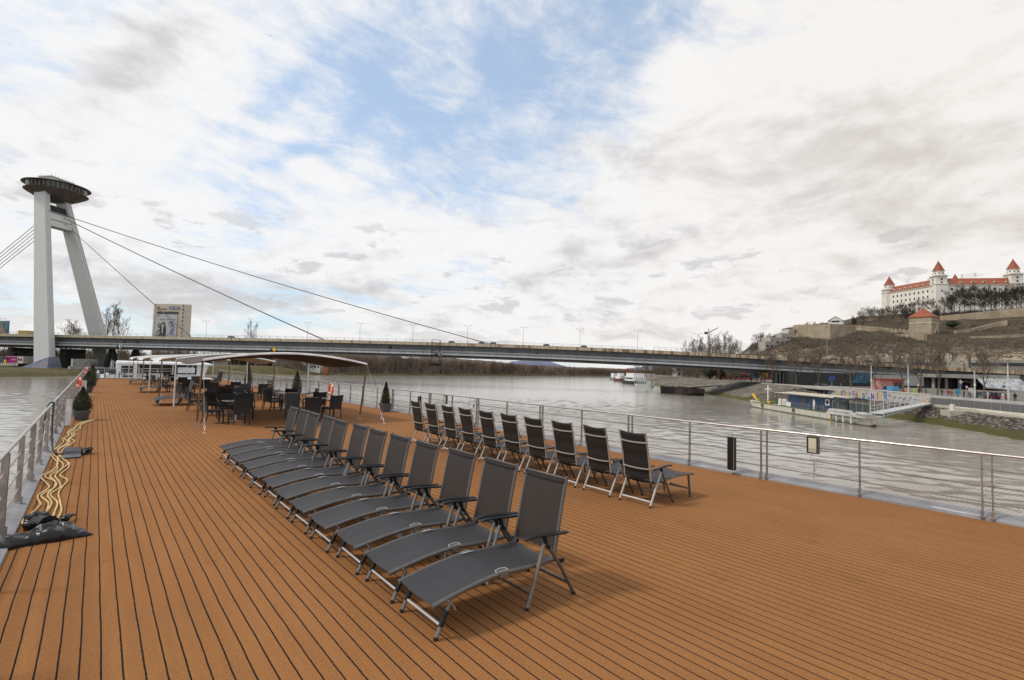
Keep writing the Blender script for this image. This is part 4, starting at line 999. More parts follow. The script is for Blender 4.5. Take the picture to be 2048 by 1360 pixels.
def steelmat(name, c0, c1):
    m = D.materials.new(name); m.use_nodes = True; t = m.node_tree; b = NB(t); p = t.nodes['Principled BSDF']; oc = b.n('ShaderNodeTexCoord').outputs['Object']
    st = b.noise(b.mapping(oc, scale=(.7, .7, .05)), 1.0, 6, .75); c = b.mix(b.mapr(st, .35, .7), c0, c1); c = b.mix(b.mapr(b.noise(oc, .06, 5, .7), .55, .75, 0, .35), c, (.12, .10, .085))
    jo = b.m('ABSOLUTE', b.m('SUBTRACT', b.m('FRACT', b.m('DIVIDE', b.vm('DOT_PRODUCT', oc, (DD.x, DD.y, 0)), 11.0)), .5)); c = b.mix(b.mapr(jo, .004, .010, .6, 0), c, (.08, .08, .08))
    b.put(p.inputs['Base Color'], c); p.inputs['Roughness'].default_value = .6; return m
g_steel = steelmat('bridge_grey_steel', (.23, .235, .24), (.16, .162, .165)); g_light = steelmat('bridge_light_flange', (.46, .47, .48), (.34, .345, .35)); g_dark = mat('bridge_dark', (.03, .03, .032), .8, var=.1, vscale=.3)
BP(sweep(0, .35, -1.15, 0), 'parapet', rust); BP(sweep(20.65, 21, -1.15, 0), 'parapet', rust)
BP(sweep(.36, 20.64, -1.2, -.75), 'road_slab', g_dark)
BP(sweep(2.9, 18.1, -5.6, -1.21), 'girder', g_steel)
fo = BP(sweep(.2, 2.89, -3.55, -3.15, -240, 392), 'footway', g_light); BP(sweep(18.11, 20.8, -3.55, -3.15, -240, 392), 'footway', g_light)
BP(sweep(.45, 2.89, -4.15, -3.56, -240, 392), 'footway_beam', g_steel); BP(sweep(.30, .8, -4.75, -4.16, -240, 392), 'lower_flange', g_light); BP(sweep(.81, 2.89, -5.25, -4.4, -240, 392), 'soffit', g_dark)
BP(sweep(.14, .19, -3.30, -3.22, -240, 392), 'footway_rail', g_steel)
def railpart(q, sa, sb, dz, h, mt, nm, par=None, step=3.6):
    m = MB(); s = sa; pts = []
    while s < sb: m.box(W(s, q, zb(s) + dz + h / 2), (.09, .09, h), RIVROT); pts.append(W(s, q, zb(s) + dz + h)); s += step
    m.tube(pts, .05, 4); m.tube([p - V((0, 0, h * .45)) for p in pts], .035, 4); return BP(m, nm, mt)
railpart(.18, -238, 250, 0, .95, g_steel, 'railing'); railpart(.18, 252, 470, 0, 1.25, MM('green_grey_rail', (.22, .24, .22), .5), 'railing', step=2.0); railpart(20.8, -238, 470, 0, .95, g_steel, 'railing')
# deck surface and lamp posts
lamp_m = MM('lamp_grey', (.50, .50, .49), .45)
LS = [-8, 14.7, 38.6, 63.0, 87.2, 110.9, 134.4, 157.4, 180.4, 203.0, 225.3, 247.2, 269.2]
def street_lamp(h=8.2, arm=1.3):
    t = thing('street_lamp', 'x', 'street lamp')
    MB().tube([(0, 0, 0), (0, 0, .9)], .13, 8).build('base', lamp_m, t); MB().tube([(0, 0, .9), (0, 0, h)], [.085, .055], 8).build('pole', lamp_m, t)
    MB().tube([(-arm, 0, h + .1), (0, 0, h), (arm, 0, h + .1)], .05, 6).build('arm', lamp_m, t)
    for s_ in (-1, 1):
        m = MB(); m.hexa([(s_ * arm - .38, -.14, h + .05), (s_ * arm + .38, -.14, h + .05), (s_ * arm + .38, .14, h + .05), (s_ * arm - .38, .14, h + .05), (s_ * arm - .25, -.08, h + .22), (s_ * arm + .25, -.08, h + .22), (s_ * arm + .25, .08, h + .22), (s_ * arm - .25, .08, h + .22)]); m.build('lamp_head', MM('lamp_head', (.30, .30, .31), .4), t)
    return index(t)
SL = street_lamp(); bl = ['to the left of the pylon', 'in front of the leaning pylon leg', 'at the left edge of the tall poster building', 'just right of the tall poster building', 'second to the right of the poster building', 'just left of the middle cable end', 'just right of the middle cable end', 'above the right corner of the nearest canopy', 'just right of the hanging maintenance cradle', 'just right of where the longest cable meets the deck', 'above the far blue hill', 'second to the left of the construction crane', 'nearest to the left of the construction crane']
for i, s in enumerate(LS):
    p = W(s, 10.5, zb(s) - .75); l = 'twin-arm lamp post on the bridge ' + bl[i]
    if i == 0: SL.location = p; SL.rotation_euler.z = RIVROT; SL['label'] = l; SL['group'] = 'lamp posts along the bridge'
    else: dup(SL, p, RIVROT, l)
# right river pier (row of dark glazed columns) and left support frames
t = thing('bridge_pier', 'dark ribbed bridge pier standing on the right bank promenade', 'bridge pier', W(296, 8, -1.3), RIVROT)
for k in range(6): MB().box((-2.2 + k * 1.15, -6, 2.2), (.55, 2.2, 4.6)).build('column', MM('pier_concrete', (.10, .105, .10), .6), t)
MB().box((.6, -4.2, 2.2), (6.4, .6, 4.5)).build('glazed_wall', glass_d, t)
for i, (s, q) in enumerate(((18, 9), (26, 13))):
    t = thing('support_frame', ('dark splayed steel support under the bridge beside the near pylon leg', 'second dark splayed support under the bridge, closer to the river')[i], 'bridge support', W(s, q, -3.3), RIVROT)
    for dx in (-3.2, 3.2): MB().bar((dx, 0, 0), (0, 0, 9.0), 1.5, 1.5, (0, 1, 0)).build('strut', g_dark, t)
for k_, s_ in enumerate((-62, -34, -6)):
    m = MB(); m.box(W(s_, 12, 1.0), (3.5, 9, 8.6), RIVROT); tag(m.build('abutment', g_dark), 'dark concrete block carrying the bridge ' + ('far left of the pylon', 'left of the pylon', 'right behind the near pylon leg')[k_], 'abutment')
# suspended inspection cradle
t = thing('inspection_cradle', 'dark maintenance cradle hanging from the bridge side below the longest cable', 'cradle', W(171, -1.2, 0), RIVROT)
z0 = zb(171)
m = MB()
for x in (-1.6, 1.6):
    for y in (-.4, .5): m.tube([(x, y, z0 - 7.5), (x, y, z0 + .7)], .09, 5)
for k in range(6): zz_ = z0 - 6 + k * 1.4; m.tube([(-1.6, 0, zz_), (1.6, 0, zz_ + .1)], .06, 4); m.tube([(-1.6, 0, zz_), (1.6, 0, zz_ + 1.4)], .04, 4)
m.build('hanger', g_dark, t)
m = MB()
for k in range(9): a = -1.0 + k * .25; m.tube([(2.6 * sin(a * 1.2), 1.2, z0 - 8.9 + abs(a) * .0), (2.6 * sin(a * 1.2), -1.2, z0 - 8.9)], .06, 4)
for zz_, hw in ((-7.4, 2.7), (-8.2, 2.5), (-9.0, 2.0)): m.tube([(-hw, -1.2, z0 + zz_), (hw, -1.2, z0 + zz_), (hw, 1.2, z0 + zz_), (-hw, 1.2, z0 + zz_)], .09, 5, closed=True)
for k in range(8): x = -2.3 + k * .65; m.tube([(x * 1.1, -1.2, z0 - 7.4), (x * .85, -1.2, z0 - 9.0)], .05, 4)
m.span((-2.0, -1.1, z0 - 9.1), (2.0, 1.1, z0 - 8.7)); m.hexa([(-1.6, -1, z0 - 9.0), (1.6, -1, z0 - 9.0), (1.6, 1, z0 - 9.0), (-1.6, 1, z0 - 9.0), (-2.3, -1.2, z0 - 8.0), (2.3, -1.2, z0 - 8.0), (2.3, 1.2, z0 - 8.0), (-2.3, 1.2, z0 - 8.0)]); m.build('cage', MM('cradle_black', (.008, .008, .009), .7), t)
# signs on the bridge side
def bsign(x, label, kind):
    d = ray(x, 690); q = -.1; tt = ((T0 + NN * q) .dot(NN) - 0) / (V((d.x, d.y)).dot(NN)); p = CAM + d * tt; s, _ = SQ(p)
    t = thing('navigation_sign', label, 'sign', W(s, .1, zb(s) - 4.45), RIVROT)
    if kind == 'd':
        MB().extr([(0, -.25, -.95), (.95, -.25, 0), (0, -.25, .95), (-.95, -.25, 0)], (0, .08, 0)).build('panel', MM('sign_yellow', (.85, .47, .01), .5), t)
    else:
        MB().lathe([(1e-4, -.3), (.75, -.3), (.75, -.1), (1e-4, -.1)], 16, M=Matrix.Rotation(-pi / 2, 3, 'X')).build('panel', MM('sign_white', (.7, .72, .70), .5), t)
        m = MB(); m.extr([(0, -.33, -.72), (.72, -.33, 0), (0, -.33, .72)], (0, .02, 0)); m.build('green_half', MM('sign_green', (.02, .16, .06), .5), t)
    MB().box((-1.6, .1, 0), (.9, .3, .5)).build('bracket', g_dark, t)
bsign(241, 'round green and white channel sign hung on the bridge left of the canopies', 'r'); bsign(549, 'yellow diamond sign hung on the bridge above the nearest canopy', 'd'); bsign(881, 'green and white channel sign beside the maintenance cradle', 'r')
# ---------------------------------------------------------------- pylon with the saucer
def pylon_mat():
    m = D.materials.new('pylon_paint'); m.use_nodes = True; t = m.node_tree; b = NB(t); p = t.nodes['Principled BSDF']
    oc = b.n('ShaderNodeTexCoord').outputs['Object']
    s_ = b.noise(b.mapping(oc, scale=(.8, .8, .05)), 1.0, 4, .6); c = b.mix(s_, (.54, .54, .52), (.62, .62, .60))
    c = b.mix(b.mapr(b.noise(oc, .08, 4), .5, .8, 0, .3), c, (.50, .48, .45)); b.put(p.inputs['Base Color'], c); p.inputs['Roughness'].default_value = .55; return m
py_m = pylon_mat(); conc = mat('pale_concrete', (.46, .44, .41), .85, var=.08, vscale=.4)
pt = thing('pylon', 'tall grey two-legged bridge pylon carrying a dark saucer shaped restaurant', 'tower', W(-8, 8, -3.4))
def PP(m, name, mt, smooth=True, parent=None):
    o = m.build(name, mt, parent or pt, smooth)
    if parent is None: o.matrix_parent_inverse = Matrix.Translation(-pt.location)
    return o
def leg_c(side, z):                      # centre of a leg at height z
    u = (z + 3.4) / 74.4; s = -.9 - 15.4 * u
    q = (-3.9 + 6.0 * u) if side < 0 else (24.4 - 12.2 * u); return s, q
for side in (-1, 1):
    m = MB(); za, zb_ = -3.4, 76.0; pts = []
    for z in (za, zb_):
        s, q = leg_c(side, z); hw = 3.9 if z < 0 else 2.75; hq = 1.35 if z < 0 else 1.2
        pts += [W(s - hw, q - hq, z), W(s + hw, q - hq, z), W(s + hw, q + hq, z), W(s - hw, q + hq, z)]
    m.hexa(pts)
    # raised ribs on the river-side face
    for k in (-1, 0, 1):
        a = leg_c(side, za); c_ = leg_c(side, zb_); dq = k * .85
        r = []
        for (s, q), z, hw in ((a, za, 3.9), (c_, zb_, 2.75)): r += [W(s + hw, q + dq - .16, z), W(s + hw + .22, q + dq - .16, z), W(s + hw + .22, q + dq + .16, z), W(s + hw, q + dq + .16, z)]
        m.hexa(r)
    PP(m, 'leg', py_m, False)
# cross beam between the legs near the top (with a window slot and walkway)
s0, q0 = leg_c(-1, 62); s1, q1 = leg_c(1, 62)
def xb(z0, z1, hw, qa, qb, mt, nm):
    m = MB(); sa = (leg_c(-1, z0)[0]); sb_ = leg_c(-1, z1)[0]
    m.hexa([W(sa - hw, qa, z0), W(sa + hw, qa, z0), W(sa + hw, qb, z0), W(sa - hw, qb, z0), W(sb_ - hw, qa, z1), W(sb_ + hw, qa, z1), W(sb_ + hw, qb, z1), W(sb_ - hw, qb, z1)]); return PP(m, nm, mt, False)
xb(60.5, 66.8, 2.7, q0 + 1.2, q1 - 1.2, py_m, 'cross_beam'); xb(67.6, 70.6, 1.6, q0 + 1.2, q1 - 1.2, g_dark, 'upper_beam')
xb(66.81, 67.3, 3.1, q0 + 1.0, q1 - 1.0, g_steel, 'walkway'); xb(63.3, 63.6, 2.85, q0 + 1.2, q1 - 1.2, g_steel, 'rib')
# saucer
UC = W(-18.2, 9.6, 0); RU = 12.2; dark_ss = mat('saucer_cladding', (.115, .095, .084), .5, .1, var=.12, vscale=.5); rimm = mat('saucer_rim', (.13, .11, .10), .4, .3)
def L2(prof, n=64): return MB().lathe(prof, n, (UC.x, UC.y, 0))
zr = 77.6
m = MB(); m.lathe([(3.0, zr - 4.3), (5.0, zr - 3.8), (8.4, zr - 2.1), (RU - .9, zr - .25), (RU - .5, zr + .05), (RU - .9, zr + .25), (4, zr + .25)], 72, (UC.x, UC.y, 0)); o = PP(m, 'saucer_bowl', dark_ss)
m = MB()
for k in range(36):
    a = 2 * pi * k / 36; m.bar((UC.x + 5 * cos(a), UC.y + 5 * sin(a), zr - 3.92), (UC.x + (RU - 1) * cos(a), UC.y + (RU - 1) * sin(a), zr - .35), .10, .07)
PP(m, 'seam_ribs', dark_ss)
PP(L2([(RU - 2.0, zr + .26), (RU - 1.2, zr + 2.9)]), 'window_band', mat('saucer_glass', (.05, .055, .052), .1, var=.5, vscale=.6, spec=.9))
for k in range(40):
    m = MB(); a = 2 * pi * (k + .5) / 40; m.bar((UC.x + (RU - 1.9) * cos(a), UC.y + (RU - 1.9) * sin(a), zr + .2), (UC.x + (RU - 1.3) * cos(a), UC.y + (RU - 1.3) * sin(a), zr + 2.9), .16, .16)
    PP(m, 'window_post', MM('window_post', (.45, .43, .40), .5))
PP(L2([(RU - 2.0, zr + 3.0), (RU - .1, zr + 2.95), (RU + .3, zr + 3.05), (RU + .1, zr + 3.3), (6, zr + 3.9), (1e-4, zr + 4.0)]), 'saucer_roof', rimm)
ang_ = RIVROT
def rb(c, sz, nm, mt): m = MB(); m.box((UC.x + c[0] * DD.x + c[1] * NN.x, UC.y + c[0] * DD.y + c[1] * NN.y, c[2]), sz, ang_); return PP(m, nm, mt, False)
rb((-.6, 0, zr + 4.9), (6.8, 10.0, 2.6), 'roof_house', py_m); rb((-.6, 0, zr + 6.4), (7.4, 10.8, .5), 'lookout_deck', py_m); rb((2.9, 1.2, zr + 5.2), (.4, 6.2, 1.1), 'roof_window', glass_d)
m = MB()
for k in range(14):
    a = k * 27.2 / 13
    for dx, dy in (((-4.1, -5.2 + a / 2.6) if k % 2 else (2.9, -5.2 + a / 2.6)),): m.tube([UC + DD.to_3d() * dx + NN.to_3d() * dy + V((0, 0, zr + 6.6)), UC + DD.to_3d() * dx + NN.to_3d() * dy + V((0, 0, zr + 7.8 + (k % 3) * .3))], .05, 4)
PP(m, 'roof_masts', g_steel)
# stay cables (pairs)
cab = mat('stay_cable', (.17, .165, .165), .5, .3, var=.05)
AN = W(-16.2, 9.2, 68.2)
def cable(a, b_, r, label, sag, sep=.5):
    m = MB()
    for k in (-1, 1):
        pts = [a.lerp(b_, i / 16) + NN.to_3d() * (k * sep * i / 16) - V((0, 0, sag * 4 * (i / 16) * (1 - i / 16))) for i in range(17)]; m.tube(pts, r, 6)
    tag(m.build('stay_cable', cab), label, 'cable', None)
cable(AN, W(193, 10.2, zb(193) - .3), .16, 'longest stay cable from the pylon to the middle of the river', 1.6)
cable(AN - V((0, 0, .9)), W(120.5, 10.2, zb(120) - .3), .17, 'middle stay cable from the pylon to the bridge', .9)
cable(AN - V((0, 0, 2.0)), W(57, 10.2, zb(57) - .3), .11, 'shortest thin stay cable passing in front of the tall poster building', .2, .2)
for k in range(5):
    a = W(-18.5, 6.5, 66.6 - k * 1.9); b_ = W(-98, 10, 10.2 - k * .4 + (2 - k) * 1.3)
    m = MB(); m.tube([a, b_], .13, 6); tag(m.build('stay_cable', cab), 'backstay cable left of the pylon, ' + ('topmost', 'second from the top', 'middle one', 'second from the bottom', 'lowest')[k] + ' of five', 'cable', 'backstay cables left of the pylon')
# footings: painted sloping plinths
mural = D.materials.new('mural'); mural.use_nodes = True; b = NB(mural.node_tree); oc = b.n('ShaderNodeTexCoord').outputs['Object']
n1 = b.noise(b.mapping(oc, scale=(1, 1, 2.2)), .45, 6, .7, 1.2)
cr = b.n('ShaderNodeValToRGB'); b.put(cr.inputs[0], n1)
for i, (p_, c_) in enumerate(((.3, (.05, .055, .09)), (.42, (.10, .14, .22)), (.52, (.20, .25, .32)), (.60, (.33, .19, .13)), (.66, (.24, .25, .30)), (.8, (.45, .42, .42)))):
    e = cr.color_ramp.elements[i] if i < 2 else cr.color_ramp.elements.new(p_)
    e.position = p_; e.color = (*c_, 1)
b.put(mural.node_tree.nodes['Principled BSDF'].inputs['Base Color'], cr.outputs[0]); mural.node_tree.nodes['Principled BSDF'].inputs['Roughness'].default_value = .8
m = MB(); m.hexa([W(-9.5, -7.2, -3.5), W(4.6, -7.2, -3.5), W(4.6, -1.2, -3.5), W(-9.5, -1.2, -3.5), W(-8.5, -6.6, -2.9), W(3.6, -6.4, 1.4), W(3.6, -2.0, 1.4), W(-8.5, -2.0, -2.9)])
tag(m.build('pylon_plinth', mural), 'sloping plinth with a blue mural at the foot of the near pylon leg', 'plinth')
def graff_wall(nm, s0, q0, s1, q1, z0, z1, th, label, seed, dens=26):
    t = thing(nm, label, 'wall', W(s0, q0, z0), atan2((W(s1, q1) - W(s0, q0)).y, (W(s1, q1) - W(s0, q0)).x)); L = (W(s1, q1) - W(s0, q0)).length; h = z1 - z0
    MB().span((0, 0, 0), (L, th, h)).build('slab', conc, t)
    rg = random.Random(seed); m = MB(); y = -.012
    for k in range(dens):
        x = rg.uniform(.5, L - .5); zc = rg.uniform(.25 * h, .75 * h); sz = rg.uniform(.12, .3) * h; pts = []; a = rg.uniform(0, 6)
        for j in range(7): a += rg.uniform(.4, 2.0); pts.append((min(L - .05, max(.05, x + sz * cos(a) * (1.0 + .2 * j))), y, min(h - .08, max(.08, zc + sz * sin(a)))))
        m.tube(smooth3([V(p) for p in pts], 3), .045 * min(1.6, h / 2), 3)
    m.build('scribbles', MM('black_spray', (.02, .02, .022), .7), t); return t
graff_wall('graffiti_wall', 13, -4.0, 17.0, 27, -4.6, .9, 1.0, 'tall scribbled concrete wall right of the blue mural plinth', 5, 18).scale = (.32, 1, 1)
graff_wall('graffiti_wall', 13.5, -5.6, 20, 42, -5.1, -2.3, 1.0, 'low scribbled quay wall under the bridge behind the bow', 8, 34)
# ================================================================ castle and hill buildings
white_w = mat('castle_white_plaster', (.80, .76, .68), .9, var=.03, vscale=.15, col2=(.72, .68, .60)); red_t = mat('red_roof_tiles', (.31, .085, .040), .8, var=.14, vscale=.6, bump=.5, bscale=3)
stone_t = ground_mat('old_stone_wall', [(.37, .30, .21), (.52, .43, .31), (.23, .18, .125), (.20, .155, .10)], .12, 1.6, .8)
win_d = MM('dark_window', (.035, .035, .045), .3, var=0); cream = MM('cream_cornice', (.62, .57, .48), .8, var=.03)
def Hpx(x, y, dep): return far(x, y, dep)
CA, CB, CC = far(1779, 600, 615), far(1878, 600, 552), far(2028, 600, 538)
for p in (CA, CB, CC): p.z = 0
CD = CA + CC - CB
ct = thing('castle', 'white castle with four red-roofed corner towers on top of the hill', 'castle', (CB.x, CB.y, 70))
def CP(m, name, mt, smooth=False, parent=None):
    o = m.build(name, mt, parent or ct, smooth)
    if parent is None: o.matrix_parent_inverse = Matrix.Translation(-ct.location)
    return o
e1 = (CC - CB).normalized(); e2 = (CA - CB).normalized()
def wing(P, Q, inward, wd, label_wins):
    d = (Q - P).normalized(); L = (Q - P).length; z0, z1, z2 = 66, 102.8, 110.6; iw = inward.normalized(); n_ = V((d.y, -d.x, 0))
    if n_.dot(iw) > 0: n_ = -n_
    off = n_ * 4.2                                            # facade slightly inside tower line
    A, B_, C_, D_ = P + off, Q + off, Q + off - n_ * wd, P + off - n_ * wd
    m = MB(); m.hexa([p + V((0, 0, z0)) for p in (A, B_, C_, D_)] + [p + V((0, 0, z1)) for p in (A, B_, C_, D_)]); w_ = CP(m, 'wall', white_w)
    m = MB(); m.bar(A + n_ * .3 + V((0, 0, z1 - .3)), B_ + n_ * .3 + V((0, 0, z1 - .3)), .9, .9); CP(m, 'cornice', cream)
    r1, r2 = (A + D_) / 2 + V((0, 0, z2)), (B_ + C_) / 2 + V((0, 0, z2)); ex = n_ * .9
    a, b_, c_, d_ = A + ex + V((0, 0, z1)), B_ + ex + V((0, 0, z1)), C_ - ex + V((0, 0, z1)), D_ - ex + V((0, 0, z1))
    m = MB(); m.quad(a, b_, r2, r1); m.quad(c_, d_, r1, r2); m.quad(b_, c_, r2); m.quad(d_, a, r1); m.quad(a, d_, c_, b_)
    rf = CP(m, 'roof', red_t); return A, d, n_, w_, rf, L, z1, z2, wd
def windows(w_, rf, A, d, n_, cols, rows_, ww, wh, dorm, z1, z2, wd):
    for u in cols:
        for z in rows_:
            c = A + d * u + V((0, 0, z)) + n_ * .02
            m = MB(); m.hexa([c - d * ww / 2 + n_ * .0 + V((0, 0, -wh / 2)), c + d * ww / 2 + V((0, 0, -wh / 2)), c + d * ww / 2 - n_ * .5 + V((0, 0, -wh / 2)), c - d * ww / 2 - n_ * .5 + V((0, 0, -wh / 2)), c - d * ww / 2 + V((0, 0, wh / 2)), c + d * ww / 2 + V((0, 0, wh / 2)), c + d * ww / 2 - n_ * .5 + V((0, 0, wh / 2)), c - d * ww / 2 - n_ * .5 + V((0, 0, wh / 2))])
            CP(m, 'window', win_d)
    for u in dorm:
        k = .28; c = A + d * u + n_ * (.9 - (wd / 2 + .9) * k) + V((0, 0, z1 + (z2 - z1) * k + .2))
        m = MB(); pr = [c + d * (1.35 * cos(a * pi / 6)) + V((0, 0, 1.7 * sin(a * pi / 6) - .5)) for a in range(7)]; m.extr([p + n_ * 1.1 for p in pr], -n_ * 3); o = CP(m, 'dormer', cream)
        m = MB(); m.extr([c + n_ * 1.14 + d * x + V((0, 0, z)) for x, z in ((-.6, -.4), (.6, -.4), (.6, .6), (0, .95), (-.6, .6))], -n_ * .03); m.build('pane', win_d, o)
A, d, n_, w_, rf, L, z1, z2, wd = wing(CB, CC, e2, 15, '')
windows(w_, rf, A, d, n_, [10 + k * (L - 20) / 5 for k in range(6)], [97.8, 90.4, 82.5], 2.5, 2.9, [9 + k * (L - 17) / 5 for k in range(6)], z1, z2, wd)
A, d, n_, w_, rf, L, z1, z2, wd = wing(CA, CB, e1, 15, '')
windows(w_, rf, A, d, n_, [10 + k * (L - 19) / 8 for k in range(9)], [97.2, 91.0, 84.6, 78.6], 1.8, 2.9, [9 + k * (L - 18) / 6 for k in range(7)], z1, z2, wd)
wing(CC, CD, -e1, 15, ''); wing(CD, CA, -e2, 15, '')
def ctower(P, dia, zt, nm, up=10.0):
    a0 = atan2(e1.y, e1.x); c = P; hb = dia / 2
    def sq(h, z0, z1, h2=None):
        h2 = h2 or h; return [c + (e1 * x + e2p * y) * k + V((0, 0, z)) for z, k in ((z0, h), (z1, h2)) for x, y in ((-1, -1), (1, -1), (1, 1), (-1, 1))]
    e2p = V((-e1.y, e1.x, 0))
    m = MB(); m.hexa(sq(hb, 64, 103.0)); CP(m, 'tower_shaft', white_w)
    m = MB(); m.hexa(sq(hb + .5, 103.0, 103.8)); m.hexa(sq(hb - .4, 103.8, zt)); CP(m, 'tower_storey', white_w)
    m = MB(); m.hexa(sq(hb + .6, zt, zt + .7)); CP(m, 'tower_cornice', cream)
    # small gables over each side
    m = MB()
    for sx, ax in ((1, e1), (-1, e1), (1, e2p), (-1, e2p)):
        ot = e2p if ax is e1 else e1; f = c + ax * sx * (hb + .35); m.extr([f - ot * hb * .98 + V((0, 0, zt + .7)), f + ot * hb * .98 + V((0, 0, zt + .7)), f + V((0, 0, zt + 2.6))], ax * -sx * 2.2)
    CP(m, 'gable', white_w)
    ru = hb * .80; m = MB(); m.lathe([(ru, zt + .7), (ru, zt + 5.6), (ru + .7, zt + 5.7), (ru + .7, zt + 6.2), (ru, zt + 6.2)], 8, c, M=Matrix.Rotation(a0 + pi / 8, 3, 'Z')); CP(m, 'turret', white_w)
    m = MB(); m.lathe([(ru + 1.0, zt + 6.2), (1e-3, zt + 6.2 + up + 1.6)], 8, c, M=Matrix.Rotation(a0 + pi / 8, 3, 'Z'), cap=False); m.ball(c + V((0, 0, zt + 7.9 + up)), .3, 6); CP(m, 'tower_roof', red_t)
    for ax in (e1, -e1, e2p, -e2p):
        ot = V((-ax.y, ax.x, 0))
        for z, k in ((zt - 3.2, .25), (zt - 7.0, .25), (zt - 16, .25), (zt - 24, .3)):
            f = c + ax * (hb + .03) + ot * (k * 6 - 1.6); m = MB(); m.extr([f + ot * x + V((0, 0, z + y)) for x, y in ((-.7, -1), (.7, -1), (.7, 1), (-.7, 1))], -ax * .6); CP(m, 'window', win_d)
        for o_ in (-2.2, 2.2):
            f = c + ax * (ru * .95 + .05) + ot * o_ * .8; m = MB(); m.extr([f + ot * x + V((0, 0, zt + 3.4 + y)) for x, y in ((-.5, -.6), (.5, -.6), (.5, .6), (-.5, .6))], -ax * .8); CP(m, 'window', win_d)
ctower(CB, 11.4, 111.8, 'b'); ctower(CC, 11.6, 113.0, 'c', 9.5); ctower(CA, 11.8, 106.3, 'a', 9.5); ctower(CD, 11.4, 108, 'd')
for x, y, dp in ((1857, 561, 585), (1924, 553, 560), (1950, 550, 556)):
    c = far(x, y, dp); m = MB(); m.box(c, (1.8, 1.4, 3.4)); m.box(c + V((0, 0, 1.8)), (2.2, 1.8, .4)); CP(m, 'chimney', white_w)
def hill_at(x, y):
    best = None
    for i in range(20, 360):
        rf = i * .02; p = hill_pt(x, rf); d_ = p - CAM; yp = CY - FPX * d_.dot(UP) / d_.dot(FW)
        if yp <= y: return p
    return hill_pt(x, 7.0)
# bastion with red pyramid roof
t = thing('bastion', 'square stone bastion with a red pyramid roof on the hillside below the castle', 'bastion', hill_at(1861, 669))
a = t.location.copy(); BD = (a - CAM).dot(FW)
def HP(m, name, mt, par, smooth=False):
    o = m.build(name, mt, par, smooth); o.matrix_parent_inverse = Matrix.Translation(-par.location); return o
zb0, zb1 = a.z - 7, far(1861, 634.5, BD).z; ux = V((RT.x, RT.y, 0)).normalized(); uy = V((-ux.y, ux.x, 0))
rot = Matrix.Rotation(radians(33), 3, 'Z'); ux, uy = rot @ ux, rot @ uy
c0 = V((a.x, a.y, 0)) + uy * 4; hw = 7.3 * BD / 405
m = MB(); m.hexa([c0 + ux * x * 1.03 + uy * y * 1.03 + V((0, 0, zb0)) for x, y in ((-hw, -hw), (hw, -hw), (hw, hw), (-hw, hw))] + [c0 + ux * x + uy * y + V((0, 0, zb1)) for x, y in ((-hw, -hw), (hw, -hw), (hw, hw), (-hw, hw))]); HP(m, 'wall', stone_t, t)
m = MB()
for s_ in (-1,):
    m.bar(c0 - ux * (hw + .1) - uy * (hw + .15) + V((0, 0, zb1 - 4.5)), c0 + ux * (hw + .1) - uy * (hw + .15) + V((0, 0, zb1 - 4.5)), .35, .5); m.bar(c0 - ux * (hw + .15) - uy * (hw + .1) + V((0, 0, zb1 - 4.5)), c0 - ux * (hw + .15) + uy * (hw + .1) + V((0, 0, zb1 - 4.5)), .35, .5)
HP(m, 'string_course', cream, t)
e = hw + .8; m = MB(); b4 = [c0 + ux * x + uy * y + V((0, 0, zb1)) for x, y in ((-e, -e), (e, -e), (e, e), (-e, e))]; ap = c0 + V((0, 0, far(1856, 614.5, BD).z))
for i in range(4): m.quad(b4[i], b4[(i + 1) % 4], ap)
m.quad(*b4[::-1]); HP(m, 'roof', red_t, t)
m = MB(); f = c0 - uy * (hw + .2) + ux * 1.8; m.extr([f + ux * x + V((0, 0, zb1 - 12.6 + z)) for x, z in ((-2.0, 0), (2.0, 0), (1.6, 1.1), (0, 1.9), (-1.6, 1.1))], uy * .5); HP(m, 'arch_opening', win_d, t)
m = MB()
for s_ in (-1, 1): m.bar(f + V((0, 0, zb1 - 7.6)) - uy * .05, f + ux * s_ * 4.2 + V((0, 0, zb1 - 12.0)) - uy * .05, .5, .7)
m.box(f + V((0, 0, zb1 - 6.5)) - uy * .1, (.8, .8, 2.2)); HP(m, 'gothic_moulding', cream, t)
m = MB(); f = c0 - uy * (hw + .1) - ux * 6; m.box(f + V((0, 0, zb1 - 6)), (.8, .5, 1.2)); HP(m, 'window', win_d, t)
# hill walls: stone curtains that follow survey points (x, ytop, ybottom, distance)
def wall_px(nm, label, pts, mt, th=2.0, cat='wall', crenel=0):
    m = MB(); o = V((FW.x, FW.y, 0)).normalized() * th
    for (x0, t0, b0, d0), (x1, t1, b1, d1) in zip(pts, pts[1:]):
        if b0 < 690:                                          # stand the wall on the slope itself
            B0, B1 = hill_at(x0, b0), hill_at(x1, b1); k0, k1 = (B0 - CAM).dot(FW) / FPX, (B1 - CAM).dot(FW) / FPX
            A0, A1 = B0 + V((0, 0, (b0 - t0) * k0)), B1 + V((0, 0, (b1 - t1) * k1)); B0, B1 = B0 - V((0, 0, 5)), B1 - V((0, 0, 5))
        else:
            A0, A1 = far(x0, t0, d0), far(x1, t1, d1); B0, B1 = far(x0, b0, d0), far(x1, b1, d1); B0 = V((A0.x, A0.y, B0.z - 4)); B1 = V((A1.x, A1.y, B1.z - 4))
        m.hexa([B0, B1, B1 + o, B0 + o, A0, A1, A1 + o, A0 + o])
        if crenel:
            n = max(1, int((A1 - A0).length / crenel))
            for i in range(n):
                c = A0.lerp(A1, (i + .5) / n); m.box(c + o / 2 + V((0, 0, .5)), (crenel * .5, crenel * .5, 1.3))
    return tag(m.build(nm, mt, smooth=False), label, cat)
